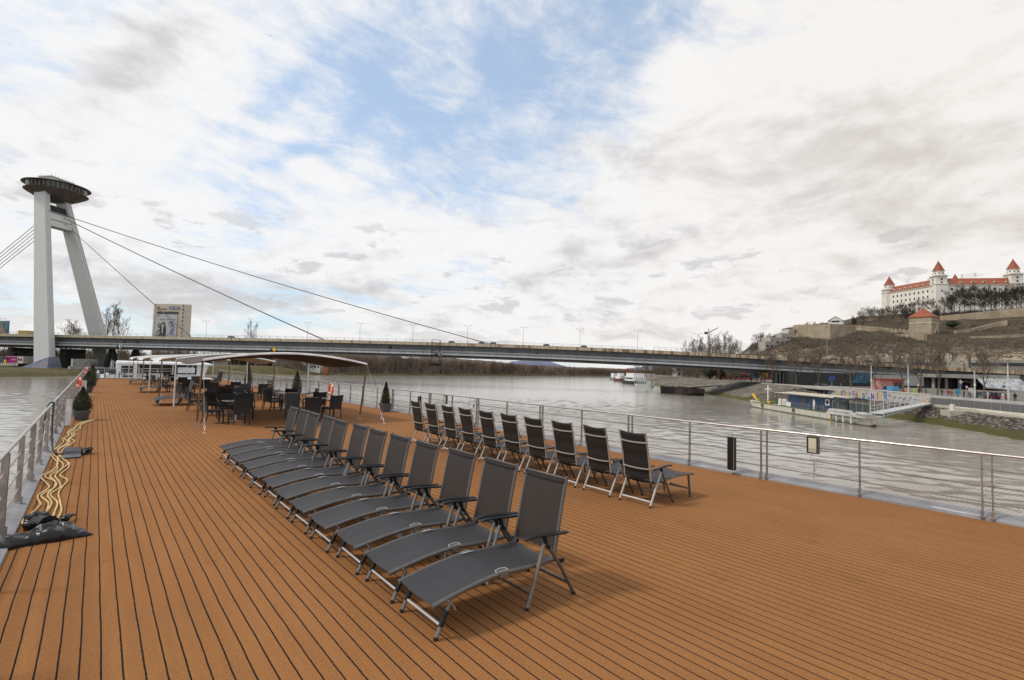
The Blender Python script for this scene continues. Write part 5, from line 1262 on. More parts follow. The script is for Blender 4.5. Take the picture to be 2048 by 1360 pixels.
wall_px('stone_wall', 'long upper stone wall under the castle trees, right of the bastion', [(1884, 632, 641, 445), (1920, 628, 640, 442), (1960, 624, 638, 440), (2000, 620, 636, 436), (2048, 616, 634, 430), (2200, 604, 628, 400)], stone_t)
wall_px('stone_wall', 'sloping lower stone wall stepping up the slope right of the bastion', [(1912, 662, 668, 398), (1945, 658, 664, 396), (1975, 650, 658, 394), (2005, 643, 652, 392), (2015, 641, 651, 392)], stone_t)
wall_px('stone_wall', 'thin stone terrace wall along the grassy slope at the right edge', [(1945, 673, 677, 370), (2000, 671, 676, 368), (2048, 669, 675, 366), (2150, 667, 674, 350)], stone_t)
wall_px('battlement_wall', 'low battlemented wall running left from the bastion', [(1690, 652, 658, 430), (1735, 656, 662, 424), (1780, 660, 667, 416), (1832, 663, 672, 408)], stone_t, 1.2, crenel=2.2)
wall_px('stone_wall', 'stone retaining wall just below the red-roofed bastion', [(1795, 668, 674, 396), (1825, 669, 678, 394), (1852, 670, 682, 392), (1854, 674, 682, 400)], stone_t, 1.5)
wall_px('fortress_wall', 'broad old stone bastion wall below the small chapel', [(1597, 649, 676, 436), (1622, 649, 677, 432), (1660, 648, 678, 430), (1690, 650, 674, 434), (1712, 650, 668, 444)], stone_t, 8)
wall_px('fortress_wall', 'crumbling stone wall between the chapel and the castle gate', [(1690, 640, 648, 500), (1720, 634, 644, 515), (1752, 630, 640, 530)], stone_t, 2)
wall_px('rock_cutting', 'pale layered rock and masonry terrace behind the bridge ramp', [(1640, 722, 733, 262), (1700, 716, 731, 258), (1752, 712, 730, 256)], stone_t, 3)
cw = ground_mat('tunnel_concrete', [(.40, .36, .28), (.46, .42, .34), (.32, .28, .21)], .1, 1.5, .2)
wall_px('road_gallery', 'beige concrete gallery wall with slots above the ramp, left part', [(1735, 714, 726, 250), (1812, 715, 728, 247), (1813, 716, 728, 247), (1895, 717, 730, 243)], cw, 2)
wall_px('road_gallery', 'taller beige concrete block between the two gallery walls', [(1905, 713, 733, 240), (1922, 713, 733, 239)], cw, 4)
wall_px('road_gallery', 'beige concrete gallery wall at the right edge of the view', [(1934, 719, 730, 238), (1990, 719, 730, 236), (2048, 720, 731, 234), (2150, 721, 733, 228)], cw, 2)
m = MB()
for x0, x1, y, dp in ((1740, 1890, 727.5, 246), (1936, 2100, 729, 235)):
    A0, A1 = far(x0, y, dp), far(x1, y + .6, dp - 5); m.bar(A0 - V((FW.x, FW.y, 0)) * .6, A1 - V((FW.x, FW.y, 0)) * .6, 1.0, 1.6)
tag(m.build('gallery_opening', win_d), 'long dark slots in the beige road gallery', 'opening')
# rubble rocks on the cut slope
rg = random.Random(4)
def rock(m, c, r):
    q = MB(); q.ball((0, 0, 0), r, 4, .7); m.add([tuple(V(c) + V(p) * (1 + .35 * noise.noise(V(p) * (2 / r) + V(c)))) for p in q.v], q.f)
m = MB()
for i in range(420):
    x = rg.uniform(1630, 2060); rf = rg.uniform(.55, 1.55); p = hill_pt(x, rf); rock(m, p + V((0, 0, .3)), rg.uniform(.5, 1.5))
tag(m.build('rubble', stone_t), 'pale loose rock rubble on the cut slope above the bridge ramp', 'rocks', kind='stuff')
# chapel with white gable
def house(nm, label, x, ybase, dep, wd, ln, h, rh, rz, wm, rm, cat='house', wins=0):
    p = hill_at(x, ybase) if x > 1400 else far(x, ybase, dep); t = thing(nm, label, cat, p, atan2(RT.y, RT.x) + rz)
    MB().span((-wd / 2, -ln / 2, -3), (wd / 2, ln / 2, h)).build('wall', wm, t, smooth=False)
    if rh > 0:
        m = MB(); e = .5; a_, b_, c_, d_ = (-wd / 2 - e, -ln / 2 - e, h), (wd / 2 + e, -ln / 2 - e, h), (wd / 2 + e, ln / 2 + e, h), (-wd / 2 - e, ln / 2 + e, h); r1, r2 = (0, -ln / 2 - e, h + rh), (0, ln / 2 + e, h + rh)
        m.quad(a_, d_, r2, r1); m.quad(b_, r1, r2, c_); m.quad(a_, b_, c_, d_); m.quad(d_, c_, r2); m.build('roof', rm, t, smooth=False)
        MB().quad((-wd / 2, -ln / 2 - .02, h), (wd / 2, -ln / 2 - .02, h), (0, -ln / 2 - .02, h + rh * .94)).build('gable', wm, t, smooth=False)
    for k in range(wins):
        for lv in range(max(1, int(h / 3.2))):
            x0 = -wd / 2 + (k + .5) * wd / wins; m = MB(); m.box((x0, -ln / 2 - .0, 1.6 + lv * 3.1), (wd / wins * .5, .12, 1.5)); m.build('window', win_d, t)
    return t
br_t = mat('brown_roof', (.13, .07, .045), .85, var=.15, vscale=.8); wh = mat('house_white', (.70, .67, .62), .85, var=.06, vscale=.4); gy = mat('house_grey', (.36, .34, .31), .85, var=.08, vscale=.4)
hs_ = mat('hill_house_grey', (.40, .36, .31), .85, var=.1, vscale=.4); hs2 = mat('hill_house_white', (.60, .56, .50), .85, var=.06, vscale=.4)
house('chapel', 'small white chapel with gable and brown roof on the old bastion wall', 1673, 648, 432, 11.5, 14, 2.2, 4.2, radians(-38), wh, br_t, 'chapel', 1)
house('terrace_house', 'stepped grey and white modern house at the left end of the hill crest', 1546, 690, 425, 12, 10, 5.2, 0, radians(10), hs_, br_t, 'house', 3)
house('terrace_house', 'low white modern house just left of the old fortress wall', 1583, 672, 440, 11, 9, 5.6, 1.6, radians(5), hs2, br_t, 'house', 4)
house('terrace_house', 'small white house stepping down between the two modern hill houses', 1566, 681, 432, 7, 8, 5.0, 0, radians(5), hs_, br_t, 'house', 2)
house('terrace_house', 'grey flat-roofed house lowest on the left hill crest', 1532, 697, 418, 7, 8, 5.0, 0, radians(12), hs_, br_t, 'house', 2)
# white gate with statues at the foot of the left tower
t = thing('castle_gate', 'white gate piers with statues at the left foot of the castle', 'gate', far(1772, 632, 555), atan2(RT.y, RT.x))
for k in range(5):
    p = MB().span((-8 + k * 4.3, -.8, -4), (-6.4 + k * 4.3, .8, 4.4 + (k % 2))).build('pier', white_w, t)
    MB().tube([(-7.2 + k * 4.3, 0, 4.4 + k % 2), (-7.2 + k * 4.3, 0, 6.2 + k % 2), (-6.9 + k * 4.3, 0, 7.2 + k % 2)], [.7, .5, .3], 6).build('statue', stone_t, p)
MB().span((-8, -.5, -4), (9, .5, 1.2)).build('balustrade', white_w, t)
# ================================================================ left bank buildings
t = thing('tower_block', 'tall cream office block with a huge black and white poster behind the bridge', 'building', far(336, 712, 480) * 1.0, 0)
bp = t.location.copy(); hx = V((RT.x, RT.y, 0)).normalized(); hx = Matrix.Rotation(radians(-4), 3, 'Z') @ hx; t.rotation_euler.z = atan2(hx.y, hx.x)
S = 480 / 1024.6; cr_m = mat('cream_panels', (.60, .52, .39), .8, var=.04, vscale=.2); cr_s = mat('pale_cream_side', (.66, .58, .50), .8, var=.04, vscale=.2)
ztop = far(345, 607.5, 480).z - bp.z
MB().span((-16.6, 0, -6), (11.4, 5, ztop)).build('wall', cr_m, t, smooth=False)
MB().hexa([(11.4, .5, -6), (16.8, 2.5, -6), (16.8, 5, -6), (11.4, 5, -6), (11.4, .5, ztop), (16.8, 2.5, ztop), (16.8, 5, ztop), (11.4, 5, ztop)]).build('stair_tower', cr_s, t, smooth=False)
MB().span((-16.9, -.35, -6), (-15.4, 0, ztop)).build('corner_pier', cr_s, t)
for k in range(9): MB().box((11.7, .45, ztop - 1.3 - k * 3.6), (1.0, .5, 1.3)).build('window', win_d, t)
MB().span((-13.4, -.25, ztop - 9.6), (7.8, -.01, ztop - 7.2)).build('window_strip', mat('grid_glass', (.05, .05, .05), .3, var=.5, vscale=.8), t)
o = MB().span((-13.6, -.75, -2), (7.2, -.5, ztop - 9.9)).build('poster', mat('poster_cloth', (.50, .49, .50), .6, var=.03, vscale=.1), t, smooth=False)
ink = MM('poster_black', (.035, .033, .034), .6, var=0); skin = MM('poster_skin', (.42, .40, .40), .6, var=.06); pblue = MM('poster_blue', (.15, .20, .38), .5, var=0); pgreen = MM('poster_green', (.20, .42, .25), .5, var=0)
zo = ztop - 30
def face(cx_, cz, sc, hair):                                # flat printed portraits
    def el(ax, az_, dx, dz, mt, dy, nm):
        m = MB(); m.extr([(cx_ + sc * (dx + ax * cos(a * pi / 10)), -.76 - dy, cz + sc * (dz + az_ * sin(a * pi / 10))) for a in range(20)], (0, .03, 0)); m.build(nm, mt, o)
    el(1.7, 2.3, .1, .5, ink, .02, 'hair'); el(1.15, 1.7, -.25, 0, skin, .05, 'face'); el(.30, .10, -.65, .35, ink, .08, 'eye'); el(.30, .10, .25, .35, ink, .08, 'eye'); el(.36, .13, -.25, -.85, ink, .08, 'mouth')
    if hair: el(1.2, 4.0, 1.3, -3.4, ink, .03, 'hair'); el(.8, 3.4, -1.6, -3.8, ink, .03, 'hair')
face(-6.2, zo + 9.0, 1.35, True); face(1.2, zo + 10.2, 1.3, False)
def pshape(pts, mt, dy, nm): m = MB(); m.extr([(x, -.76 - dy, zo + z) for x, z in pts], (0, .03, 0)); m.build(nm, mt, o)
pshape([(-13.4, -2), (-12.6, 3), (-9.8, 6), (-8.6, 4.2), (-7.0, 2), (-5, 4), (-3.2, 2), (-2.2, -2)], ink, .015, 'coat'); pshape([(-12, 1), (-9.8, 4.8), (-9, 3), (-11, -.5)], skin, .06, 'collar')
m = MB(); m.extr([(-9.6 + 1.6 * cos(a * pi / 8), -.9, zo + 9.4 + 2.2 * sin(a * pi / 8)) for a in range(16)], (0, .03, 0)); m.build('phone', ink, o); m = MB(); m.extr([(-9.4 + .8 * cos(a * pi / 8), -.95, zo + 9.4 + 1.2 * sin(a * pi / 8)) for a in range(16)], (0, .03, 0)); m.build('lens', pgreen, o)
pshape([(1.2, 1.5), (3.2, 1), (4.8, 4.5), (5.6, 11), (4.2, 11.5), (3.2, 6), (2, 8), (1.0, 5)], pblue, .07, 'phone'); pshape([(-2.4, -2), (-1.4, 2.2), (1.2, 4.4), (5.2, 2.4), (6.6, -2)], mat('poster_grey', (.36, .36, .38), .6, var=.1, vscale=.5), .012, 'jacket')
black_l = MM('black_letters', (.02, .02, .022), .5, var=0); white_l = MM('white_letters', (.8, .8, .8), .5, var=0)
text('Galaxy Z Flip6 Zmladí', 1.75, MM('grey_letters', (.10, .10, .11), .5, var=0), o, (-9.8, -.80, ztop - 15.2), (1, 0, 0), (0, 0, 1), .01, 'headline')
MB().box((-11.4, -.8, ztop - 11.1), (3.8, .06, .5)).build('small_logo', MM('grey_letters', (.1, .1, .11), .5), o)
text('incheba', 2.4, black_l, t, (-10.9, -.12, ztop - 5.6), (1, 0, 0), (0, 0, 1), .06)
m = MB(); m.tube([(-12.3 + 1.0 * cos(a * pi / 8), -.15, ztop - 4.7 + .95 * sin(a * pi / 8)) for a in range(2, 18)], .28, 5); m.tube([(-13.2, -.15, ztop - 4.1), (-12.3, -.15, ztop - 3.0), (-11.0, -.15, ztop - 2.7)], .2, 5); m.build('emblem', black_l, t)
sb = MB().span((-1.9, -.35, ztop - 4.9), (8.6, -.01, ztop - 2.4)).build('sign_board', MM('sign_blue', (.035, .07, .26), .5, var=0), t)
text('INCHEBA', 2.05, white_l, sb, (-1.2, -.40, ztop - 4.45), (1, 0, 0), (0, 0, 1), .04, sx=1.12)
# advertising screen with tree picture at the far left
t = thing('billboard', 'teal billboard with a decorated fir tree picture at the far left', 'billboard', far(2, 664, 330), atan2(hx.y, hx.x) - .25)
pn = MB().span((-8, 0, -1.5), (7.1, .5, 7.2)).build('panel', mat('teal_print', (.025, .13, .16), .4, var=.3, vscale=.25), t, smooth=False)
rg = random.Random(2); m = MB(); m.extr([(x, -.05, z) for x, z in ((-5.2, -1.4), (6.2, -1.4), (2.6, .8), (1.6, 2.4), (.2, 5.8), (-1, 2.4), (-2.6, .8))], (0, .04, 0)); m.build('fir_picture', mat('fir_print', (.33, .19, .13), .6, var=.3, vscale=.9), pn)
m = MB()
for k in range(46): z = rg.uniform(-1.2, 4.8); x = .3 + rg.uniform(-1, 1) * (5.4 - z) * .62; m.box((x, -.08, z), (.32, .04, .32))
m.build('baubles', MM('bauble', (.55, .35, .25), .4), pn)
m = MB()
for x in (-5, 0, 5): m.tube([(x, .3, 7.2), (x - .3, -1.2, 8.6)], .08, 4)
m.tube([(-6, -1.2, 8.6), (6, -1.2, 8.6)], .1, 4); m.build('lamp_gantry', g_steel, t)
m = MB(); m.tube([(-3, .3, -14), (-3, .3, -1.5)], .3, 6); m.tube([(4, .3, -14), (4, .3, -1.5)], .3, 6); m.build('legs', g_steel, t)
house('ochre_building', 'small ochre flat building peeking over the bridge left of the pylon', 52, 676, 520, 9.5, 8, 7.4, 0, 0, mat('ochre', (.55, .40, .12), .8), br_t, 'building')
# containers and items on the left bank
def container(nm, label, x, y, dep, L, h, wm, rz, cat='container'):
    t = thing(nm, label, cat, far(x, y, dep), atan2(hx.y, hx.x) + rz); MB().span((-L / 2, 0, 0), (L / 2, 3, h)).build('body', wm, t, smooth=False)
    MB().span((-L / 2 - .05, -.05, h), (L / 2 + .05, 3.05, h + .12)).build('roof', MM('cont_roof', (.6, .6, .58), .6), t); return t
t = container('kiosk_container', 'cream cabin with a magenta sign on the left river bank', 29, 726.5, 225, 8.4, 3.0, cream, -.05, 'cabin')
sg = MB().span((-4.1, -.12, .25), (1.25, -.03, 2.85)).build('sign', MM('magenta_sign', (.42, .012, .19), .5, var=.04), t)
m = MB(); m.lathe([(.46, 0), (.46, .05)], 14, (-3.3, -.13, 1.7), M=Matrix.Rotation(pi / 2, 3, 'X')); m.build('badge', black_l, sg)
for k, x in enumerate((-1.0, -.5, 0.1, .75)): MB().box((x, -.16, 1.6), (.36, .04, .30)).build('white_mark', white_l, sg)
for x in (2.0, 3.2): MB().box((x, -.03, 1.7), (.7, .08, 1.0)).build('window', win_d, t)
container('container', 'dark grey container left of the magenta sign cabin', 4, 726, 226, 4.4, 2.7, MM('cont_grey', (.10, .12, .12), .6), -.05)
container('container', 'white container between the magenta sign cabin and the mural plinth', 55, 725.5, 236, 4.4, 2.9, wh, .35)
m = MB(); m.lathe([(.45, 0), (.40, .9), (.55, .95), (.30, 1.4), (.5, 1.5), (.25, 2.1), (.1, 2.3)], 8); o = m.build('yellow_figure', MM('sign_yellow', (.85, .47, .01), .5)); o.location = far(10, 730, 215); tag(o, 'small yellow post figure in front of the magenta sign cabin', 'post')
m0 = None
for k in range(9):
    m = MB(); m.box((0, 0, .45), (.45, .3, .9)); m.lathe([(.22, .9), (.1, 1.0)], 6)
    if m0 is None: m0 = m.build('white_bollard', wh)
    o = m0 if k == 0 else m0.copy()
    if k: COL.objects.link(o)
    o.location = far(-2 + k * 4.4, 731.5, 212); tag(o, 'small white bollard on the bank edge below the magenta sign cabin', 'bollard', 'row of white bollards on the left bank')
# distant house cluster on the left bank meadow
hs = [(448, 736, 345, 12, 5.0, 2.2, wh, 'pale house at the left end of the far bank settlement'), (500, 735, 350, 9, 4.2, 1.6, gy, 'grey shed among the far bank houses'), (521, 734.5, 345, 11, 6.4, 2.0, cream, 'cream two storey far bank house'),
      (569, 737, 338, 12, 4.6, 0, wh, 'white clubhouse with a blue door on the far bank'), (592, 736.5, 345, 9, 6.0, 1.0, wh, 'white clubhouse block with dark stripe on the far bank'), (612, 737, 340, 6, 5.8, 0, wh, 'white far bank block with small arched windows'), (634, 737.5, 338, 6, 3.4, 0, wh, 'white garage at the right end of the far bank houses')]
for x, y, dp, wd, h, rh, mt_, l in hs:
    t = house('bank_house', l, x, y + 1.0, dp, wd, 8, h, rh, random.uniform(-.2, .2), mt_, br_t, 'house', 3)
    if 'blue door' in l: MB().box((-2.5, -4.1, 1.4), (2.8, .2, 2.8)).build('door', MM('blue_door', (.02, .09, .36), .5), t)
house('bank_shed', 'small turquoise kiosk at the far bank settlement', 622, 738, 336, 3.0, 4, 4.6, 0, 0, MM('turquoise', (.12, .33, .40), .6), br_t, 'shed'); house('bank_shed', 'orange brown shed at the right end of the far bank settlement', 651, 739, 336, 2.8, 3, 1.9, 0, 0, MM('orange_brown', (.34, .12, .04), .7), br_t, 'shed')
# concrete steps on the meadow
for i, x in enumerate((541, 558)):
    a, b_ = far(x - 5, 740, 332), far(x + 6, 745, 326); m = MB(); m.bar(a + V((0, 0, .3)), b_ + V((0, 0, .3)), 2.2, .5); tag(m.build('bank_ramp', conc), ('left', 'right')[i] + ' of two pale concrete ramps on the far grassy bank', 'ramp')
# ================================================================ right bank promenade
def ptw(s, q, z): return W(s, q, z)
gw = thing('river_wall', 'grey concrete river wall painted with large coloured letters', 'wall', W(299.2, -27, -4.6), atan2(-NN.y, -NN.x)); Lw = 110
MB().hexa([(0, -.4, -.8), (44.7, -.4, .6), (44.7, 0, .6), (0, 0, -.8), (0, -.4, 3.55), (44.7, -.4, 3.25), (44.7, 0, 3.25), (0, 0, 3.55)]).build('slab', conc, gw, smooth=False)
MB().hexa([(44.75, -.4, .6), (Lw, -.4, .6), (Lw, 0, .6), (44.75, 0, .6), (44.75, -.4, 3.25), (Lw, -.4, 3.45), (Lw, 0, 3.45), (44.75, 0, 3.25)]).build('slab', conc, gw, smooth=False)
MB().hexa([(0, -.5, 3.56), (44.7, -.5, 3.26), (44.7, .1, 3.26), (0, .1, 3.56), (0, -.5, 3.72), (44.7, -.5, 3.42), (44.7, .1, 3.42), (0, .1, 3.72)]).build('coping', cream, gw, smooth=False)
# local frame: x runs downstream, river side is +y there or -y? lettering faces the river
gl = {'y': (.62, .46, .03), 'p': (.17, .08, .30), 'r': (.42, .06, .07), 'b': (.03, .16, .42), 'o': (.55, .16, .04), 'w': (.55, .53, .56), 'k': (.06, .06, .07)}
RS = 1 if (Matrix.Rotation(gw.rotation_euler.z, 3, 'Z') @ V((0, 1, 0))).dot(V((-DD.x, -DD.y, 0))) > 0 else -1
yf = .012 if RS > 0 else -.412
# text must read left to right as seen from the river: from the upstream end (left in view) downstream
seq = [('"', 'b', 1.0, 1.6), ('O', 'y', 1.8, 2.2), ('v', 'y', 1.3, 2.0), ('I', 'b', .7, 2.3), ('C', 'p', 1.6, 2.2), ('t', 'r', 1.0, 2.3), ('o', 'y', 1.5, 2.4), ('r', 'b', 1.2, 2.3), ("'", 'o', .7, 2.2), ('F', 'p', 1.6, 2.2), ('a', 'r', 1.7, 2.6), ('S', 'y', 1.8, 2.5), ('a', 'b', 1.8, 2.7), ("'", 'o', .9, 2.2), (',,', 'b', 1.4, 2.2), ('M', 'p', 2.4, 2.0), ('1', 'r', 1.3, 2.3), ('E', 'y', 1.9, 2.6), ('R', 'b', 2.4, 2.9), ('"', 'o', 1.4, 2.0)]
x = 3.2
for ch, c_, adv, sz in seq:
    mt_ = MM('spray_' + c_, gl[c_], .8, var=.25, vscale=2.5)
    zb_ = 1.05 + (x / 44) * .1 + (0 if ch not in '",' else .0)
    text(ch, sz * 1.12, mt_, gw, (x, yf, zb_ if ch != ',,' else zb_ + .2), (1, 0, 0) if RS < 0 else (1, 0, 0), (0, 0, 1), .01, 'painted_letter', 1.05, .05)
    x += adv * .98
rg = random.Random(9)
for k in range(5):
    m = MB(); pts = []; a = rg.uniform(0, 6); xc = x + 1.5 + k * 1.9
    for j in range(7): a += rg.uniform(.8, 2.2); pts.append(V((xc + 1.1 * cos(a), yf, 1.7 + .85 * sin(a))))
    m.tube(smooth3(pts, 3), .16, 4); m.build('white_tag', MM('spray_w', gl['w'], .8, var=.2), gw)
m = MB(); m.box((x + 11.6, yf, 1.6), (1.0, .02, .9)); m.build('yellow_patch', MM('spray_y', gl['y'], .8, var=.25), gw)
# lower left wall with black and white lettering
gb = thing('graffiti_wall', 'sloping concrete wall with black and white bubble graffiti upstream of the coloured one', 'wall', W(291.5, -8, -1.2), 0)
a_, b_ = W(290.5, -8, 0), W(298.6, -26.6, 0); gb.rotation_euler.z = atan2((b_ - a_).y, (b_ - a_).x); L = (b_ - a_).length
MB().hexa([(-8, 0, -2), (L, 0, -3.6), (L, .5, -3.6), (-8, .5, -2), (-8, 0, .25), (L, 0, .05), (L, .5, .05), (-8, .5, .25)]).build('slab', conc, gb, smooth=False)
yl = .512 if (Matrix.Rotation(gb.rotation_euler.z, 3, 'Z') @ V((0, 1, 0))).dot(V((-DD.x, -DD.y, 0))) > 0 else -.012
for k in range(14):
    m = MB(); xc = 1.0 + k * (L - 2) / 13; pts = []; a = rg.uniform(0, 6)
    for j in range(6): a += rg.uniform(.9, 2.0); pts.append(V((xc + .75 * cos(a), yl, -1.15 - .05 * k + .8 * sin(a))))
    m.tube(smooth3(pts, 3), .20, 4); o = m.build('painted_letter', MM('spray_w2', (.50, .48, .47) if k > 3 else gl['k'], .8, var=.1) if k > 2 else MM('spray_k', gl['k'], .8), gb)
    m = MB(); m.tube([p + V((.1, -.02 * RS, -.1)) for p in smooth3(pts, 3)], .09, 4); m.build('outline', MM('spray_k', gl['k'], .8), gb)
# mesh fence, ledge and block at the right
t = thing('mesh_fence', 'grey panelled mesh fence in front of the river wall at the right edge', 'fence', W(298.4, -73.5, -3.05), atan2(-NN.y, -NN.x))
fm = mat('fence_mesh', (.20, .20, .195), .6, .3, var=.1, vscale=6, alpha=.8)
MB().span((0, .0, .12), (64, .03, 1.25)).build('mesh', fm, t, smooth=False)
for k in range(33): MB().box((k * 2.0, 0, .62), (.09, .09, 1.3)).build('post', galv, t)
MB().tube([(0, 0, 1.27), (64, 0, 1.27)], .04, 5).build('rail', galv, t)
m = MB(); m.hexa([W(298.8, -73, -4.4), W(298.8, -150, -4.6), W(296.2, -150, -4.6), W(298.2, -73, -4.4), W(298.8, -73, -3.06), W(298.8, -150, -3.06), W(297.4, -150, -3.06), W(298.2, -73, -3.06)][::1]); tag(m.build('bank_ledge', MM('ledge_concrete', (.50, .46, .38), .85, var=.08, vscale=.5)), 'pale concrete ledge under the mesh fence at the right edge', 'ledge')
t = thing('concrete_block', 'pale square concrete block with a white drum on the stone bank', 'block', W(295.2, -84.5, -4.5), atan2(-NN.y, -NN.x))
MB().span((-1.3, -1, -.8), (1.3, 1.6, .85)).build('block', MM('ledge_concrete', (.50, .46, .38), .85), t); MB().lathe([(.4, .85), (.4, 2.0)], 12, (.7, -.2, 0)).build('drum', wh, t)
m = MB(); a = W(291.0, -70, -5.0); m.tube([a, a + V((.9, .5, 1.5))], .10, 5); m.tube([a + V((-.6, .6, 0)), a + V((.5, -1.0, .1))], .12, 5); tag(m.build('mooring_anchor', MM('green_metal', (.10, .28, .22), .6)), 'small green anchor-like mooring on the stone bank', 'mooring')
# ---------------------------------------------------------------- moored work boat
P0 = V((123.53, 59.46)); bd = V((-.6349, -.7726)); bt = thing('work_boat', 'long pale work boat with blue deck cabin and white stern moored on the right', 'boat', (P0.x + 0, P0.y, -6), atan2(bd.y, bd.x))
P0 = gnd(1508, 815, -6); P1 = gnd(1735, 853, -6); bdv = (P1 - P0); bt.location = P0; bt.rotation_euler.z = atan2(bdv.y, bdv.x)
# local: x bow->stern, river side is -y or +y
side = 1 if (Matrix.Rotation(bt.rotation_euler.z, 3, 'Z') @ V((0, 1, 0))).dot(DD.to_3d()) > 0 else -1      # +y*side points to the shore
hull_m = D.materials.new('weathered_hull'); hull_m.use_nodes = True; b = NB(hull_m.node_tree); oc = b.n('ShaderNodeTexCoord').outputs['Object']; sx = b.n('ShaderNodeSeparateXYZ'); b.put(sx.inputs[0], oc)
st = b.noise(b.mapping(oc, scale=(1.6, 1.6, .35)), 1.3, 6, .7); c = b.mix(b.noise(oc, .4, 4), (.48, .45, .38), (.58, .55, .47)); c = b.mix(b.mapr(st, .56, .72), c, (.26, .20, .14))
pn_ = b.m('ABSOLUTE', b.m('SUBTRACT', b.m('FRACT', b.m('DIVIDE', sx.outputs[0], 2.3)), .5)); c = b.mix(b.mapr(pn_, .012, .03, .75, 0), c, (.18, .15, .11)); c = b.mix(b.mapr(sx.outputs[2], .05, .35, 1, 0), c, (.07, .07, .04))
pp = hull_m.node_tree.nodes['Principled BSDF']; b.put(pp.inputs['Base Color'], c); pp.inputs['Roughness'].default_value = .7
def yy(v): return v * side * (.66 if v > 0 else 1)
m = MB(); rows = []
for x, wl, wr, zt_, zk in ((-3.2, .7, 1.7, 1.65, 1.0), (-1.6, .3, 3.0, 1.5, .1), (1.5, .1, 4.6, 1.40, -.8), (5, .1, 6.0, 1.35, -.8), (15, 0, 6.2, 1.30, -.8), (30, 0, 6.2, 1.22, -.8), (35, 0, 6.2, 1.2, -.8), (38.6, .1, 3.6, 1.2, -.5), (40.6, .4, 1.6, 1.2, .5)):
    bot = .25 if -1 < x < 38 else .3
    rows.append([(x, yy(wl), zt_), (x, yy(wl + bot), zk), (x, yy(wr - bot), zk), (x, yy(wr), zt_), (x, yy(wl), zt_)])
m.grid(rows); m.quad(*rows[0][:4]); m.quad(*rows[-1][:4]); m.build('hull', hull_m, bt, smooth=False)
m = MB(); m.grid([[(x, yy(-.06), z) for x in (-1, 10, 20, 31)] for z in (1.26, 1.42)] ); m.build('rubbing_strake', MM('green_deck', (.10, .17, .06), .7), bt)
m = MB(); zt_ = 2.1; stern_w = mat('stern_off_white', (.56, .54, .50), .5, var=.08, vscale=.8); m.hexa([(29.9, yy(-.9), 1.25), (40.2, yy(-.6), 1.3), (41.0, yy(.4), 1.3), (29.9, yy(4.8), 1.25), (30.8, yy(-.9), 1.95), (40.9, yy(-.7), 1.95), (41.5, yy(.4), 1.95), (30.8, yy(4.9), 1.95)])
m.hexa([(30.6, yy(-1.0), 1.95), (36.4, yy(-1.0), 1.95), (36.4, yy(0), 1.95), (30.6, yy(0), 1.95), (31.4, yy(-1.0), 2.25), (36.0, yy(-1.0), 2.25), (36.0, yy(0), 2.25), (31.4, yy(0), 2.25)]); m.hexa([(38.2, yy(-1.0), 1.95), (40.9, yy(-1.0), 1.95), (40.9, yy(0), 1.95), (38.2, yy(0), 1.95), (38.6, yy(-1.0), 2.25), (40.9, yy(-1.0), 2.25), (40.9, yy(0), 2.25), (38.6, yy(0), 2.25)])
m.build('stern_platform', stern_w, bt, smooth=False)
m = MB()
for x in (32.6, 34.5, 36.6): m.bar((x, yy(-.55), .15), (x, yy(-.55), 1.3), .34, .2, (0, 1, 0))
m.tube([(31.2, yy(-.45), .75), (38, yy(-.45), .75)], .06, 5); m.build('fender_posts', stern_w, bt)
m = MB()
for k in range(4): m.bar((31.15, yy(-.6), .18 + k * .28), (31.15, yy(-.6), .30 + k * .28), .26, .1, (0, 1, 0))
m.build('yellow_hazard_marks', MM('sign_yellow', (.85, .47, .01), .5), bt); MB().bar((31.15, yy(-.55), .1), (31.15, yy(-.55), 1.25), .24, .1, (0, 1, 0)).build('hazard_board', blackp, bt)
blue_c = mat('blue_cabin', (.018, .048, .110), .5, var=.15, vscale=.6)
cb_ = MB().span((14.4, yy(1.0), 1.35), (29.4, yy(5.6), 3.95)).build('cabin', blue_c, bt, smooth=False)
for x0, x1, z0, z1, mt_, nm in ((19.5, 21.2, 1.5, 3.7, win_d, 'dark_doorway'), (23.4, 24.1, 1.5, 3.4, wh, 'white_door'), (27.4, 28.7, 2.6, 3.7, wh, 'window')):
    o = MB().span((x0, yy(.90), z0), (x1, yy(.99), z1)).build(nm, mt_, bt)
    if nm == 'window': MB().span((x0 + .25, yy(.84), z0 + .22), (x1 - .25, yy(.90), z1 - .22)).build('pane', win_d, o)
roof_m = mat('dirty_flat_roof', (.52, .46, .36), .8, var=.15, vscale=.7)
MB().hexa([(10.0, yy(-.2), 4.0), (31.0, yy(-.2), 4.0), (31.0, yy(6.2), 4.05), (10.0, yy(6.2), 4.05), (10.0, yy(-.3), 4.16), (31.0, yy(-.3), 4.16), (31.0, yy(6.3), 4.4), (10.0, yy(6.3), 4.4)]).build('roof', roof_m, bt, smooth=False)
m = MB()
for x in (10.3, 12.4): m.tube([(x, yy(.2), 1.35), (x, yy(.2), 4.0)], .06, 5)
for a, b_ in ((23.8, 26.2), (26.0, 28.0)): m.tube([(a + .8, yy(-.1), 4.0), (a, yy(-.1), 1.4)], .07, 5); 
m.build('roof_props', blue_c, bt)
m = MB()
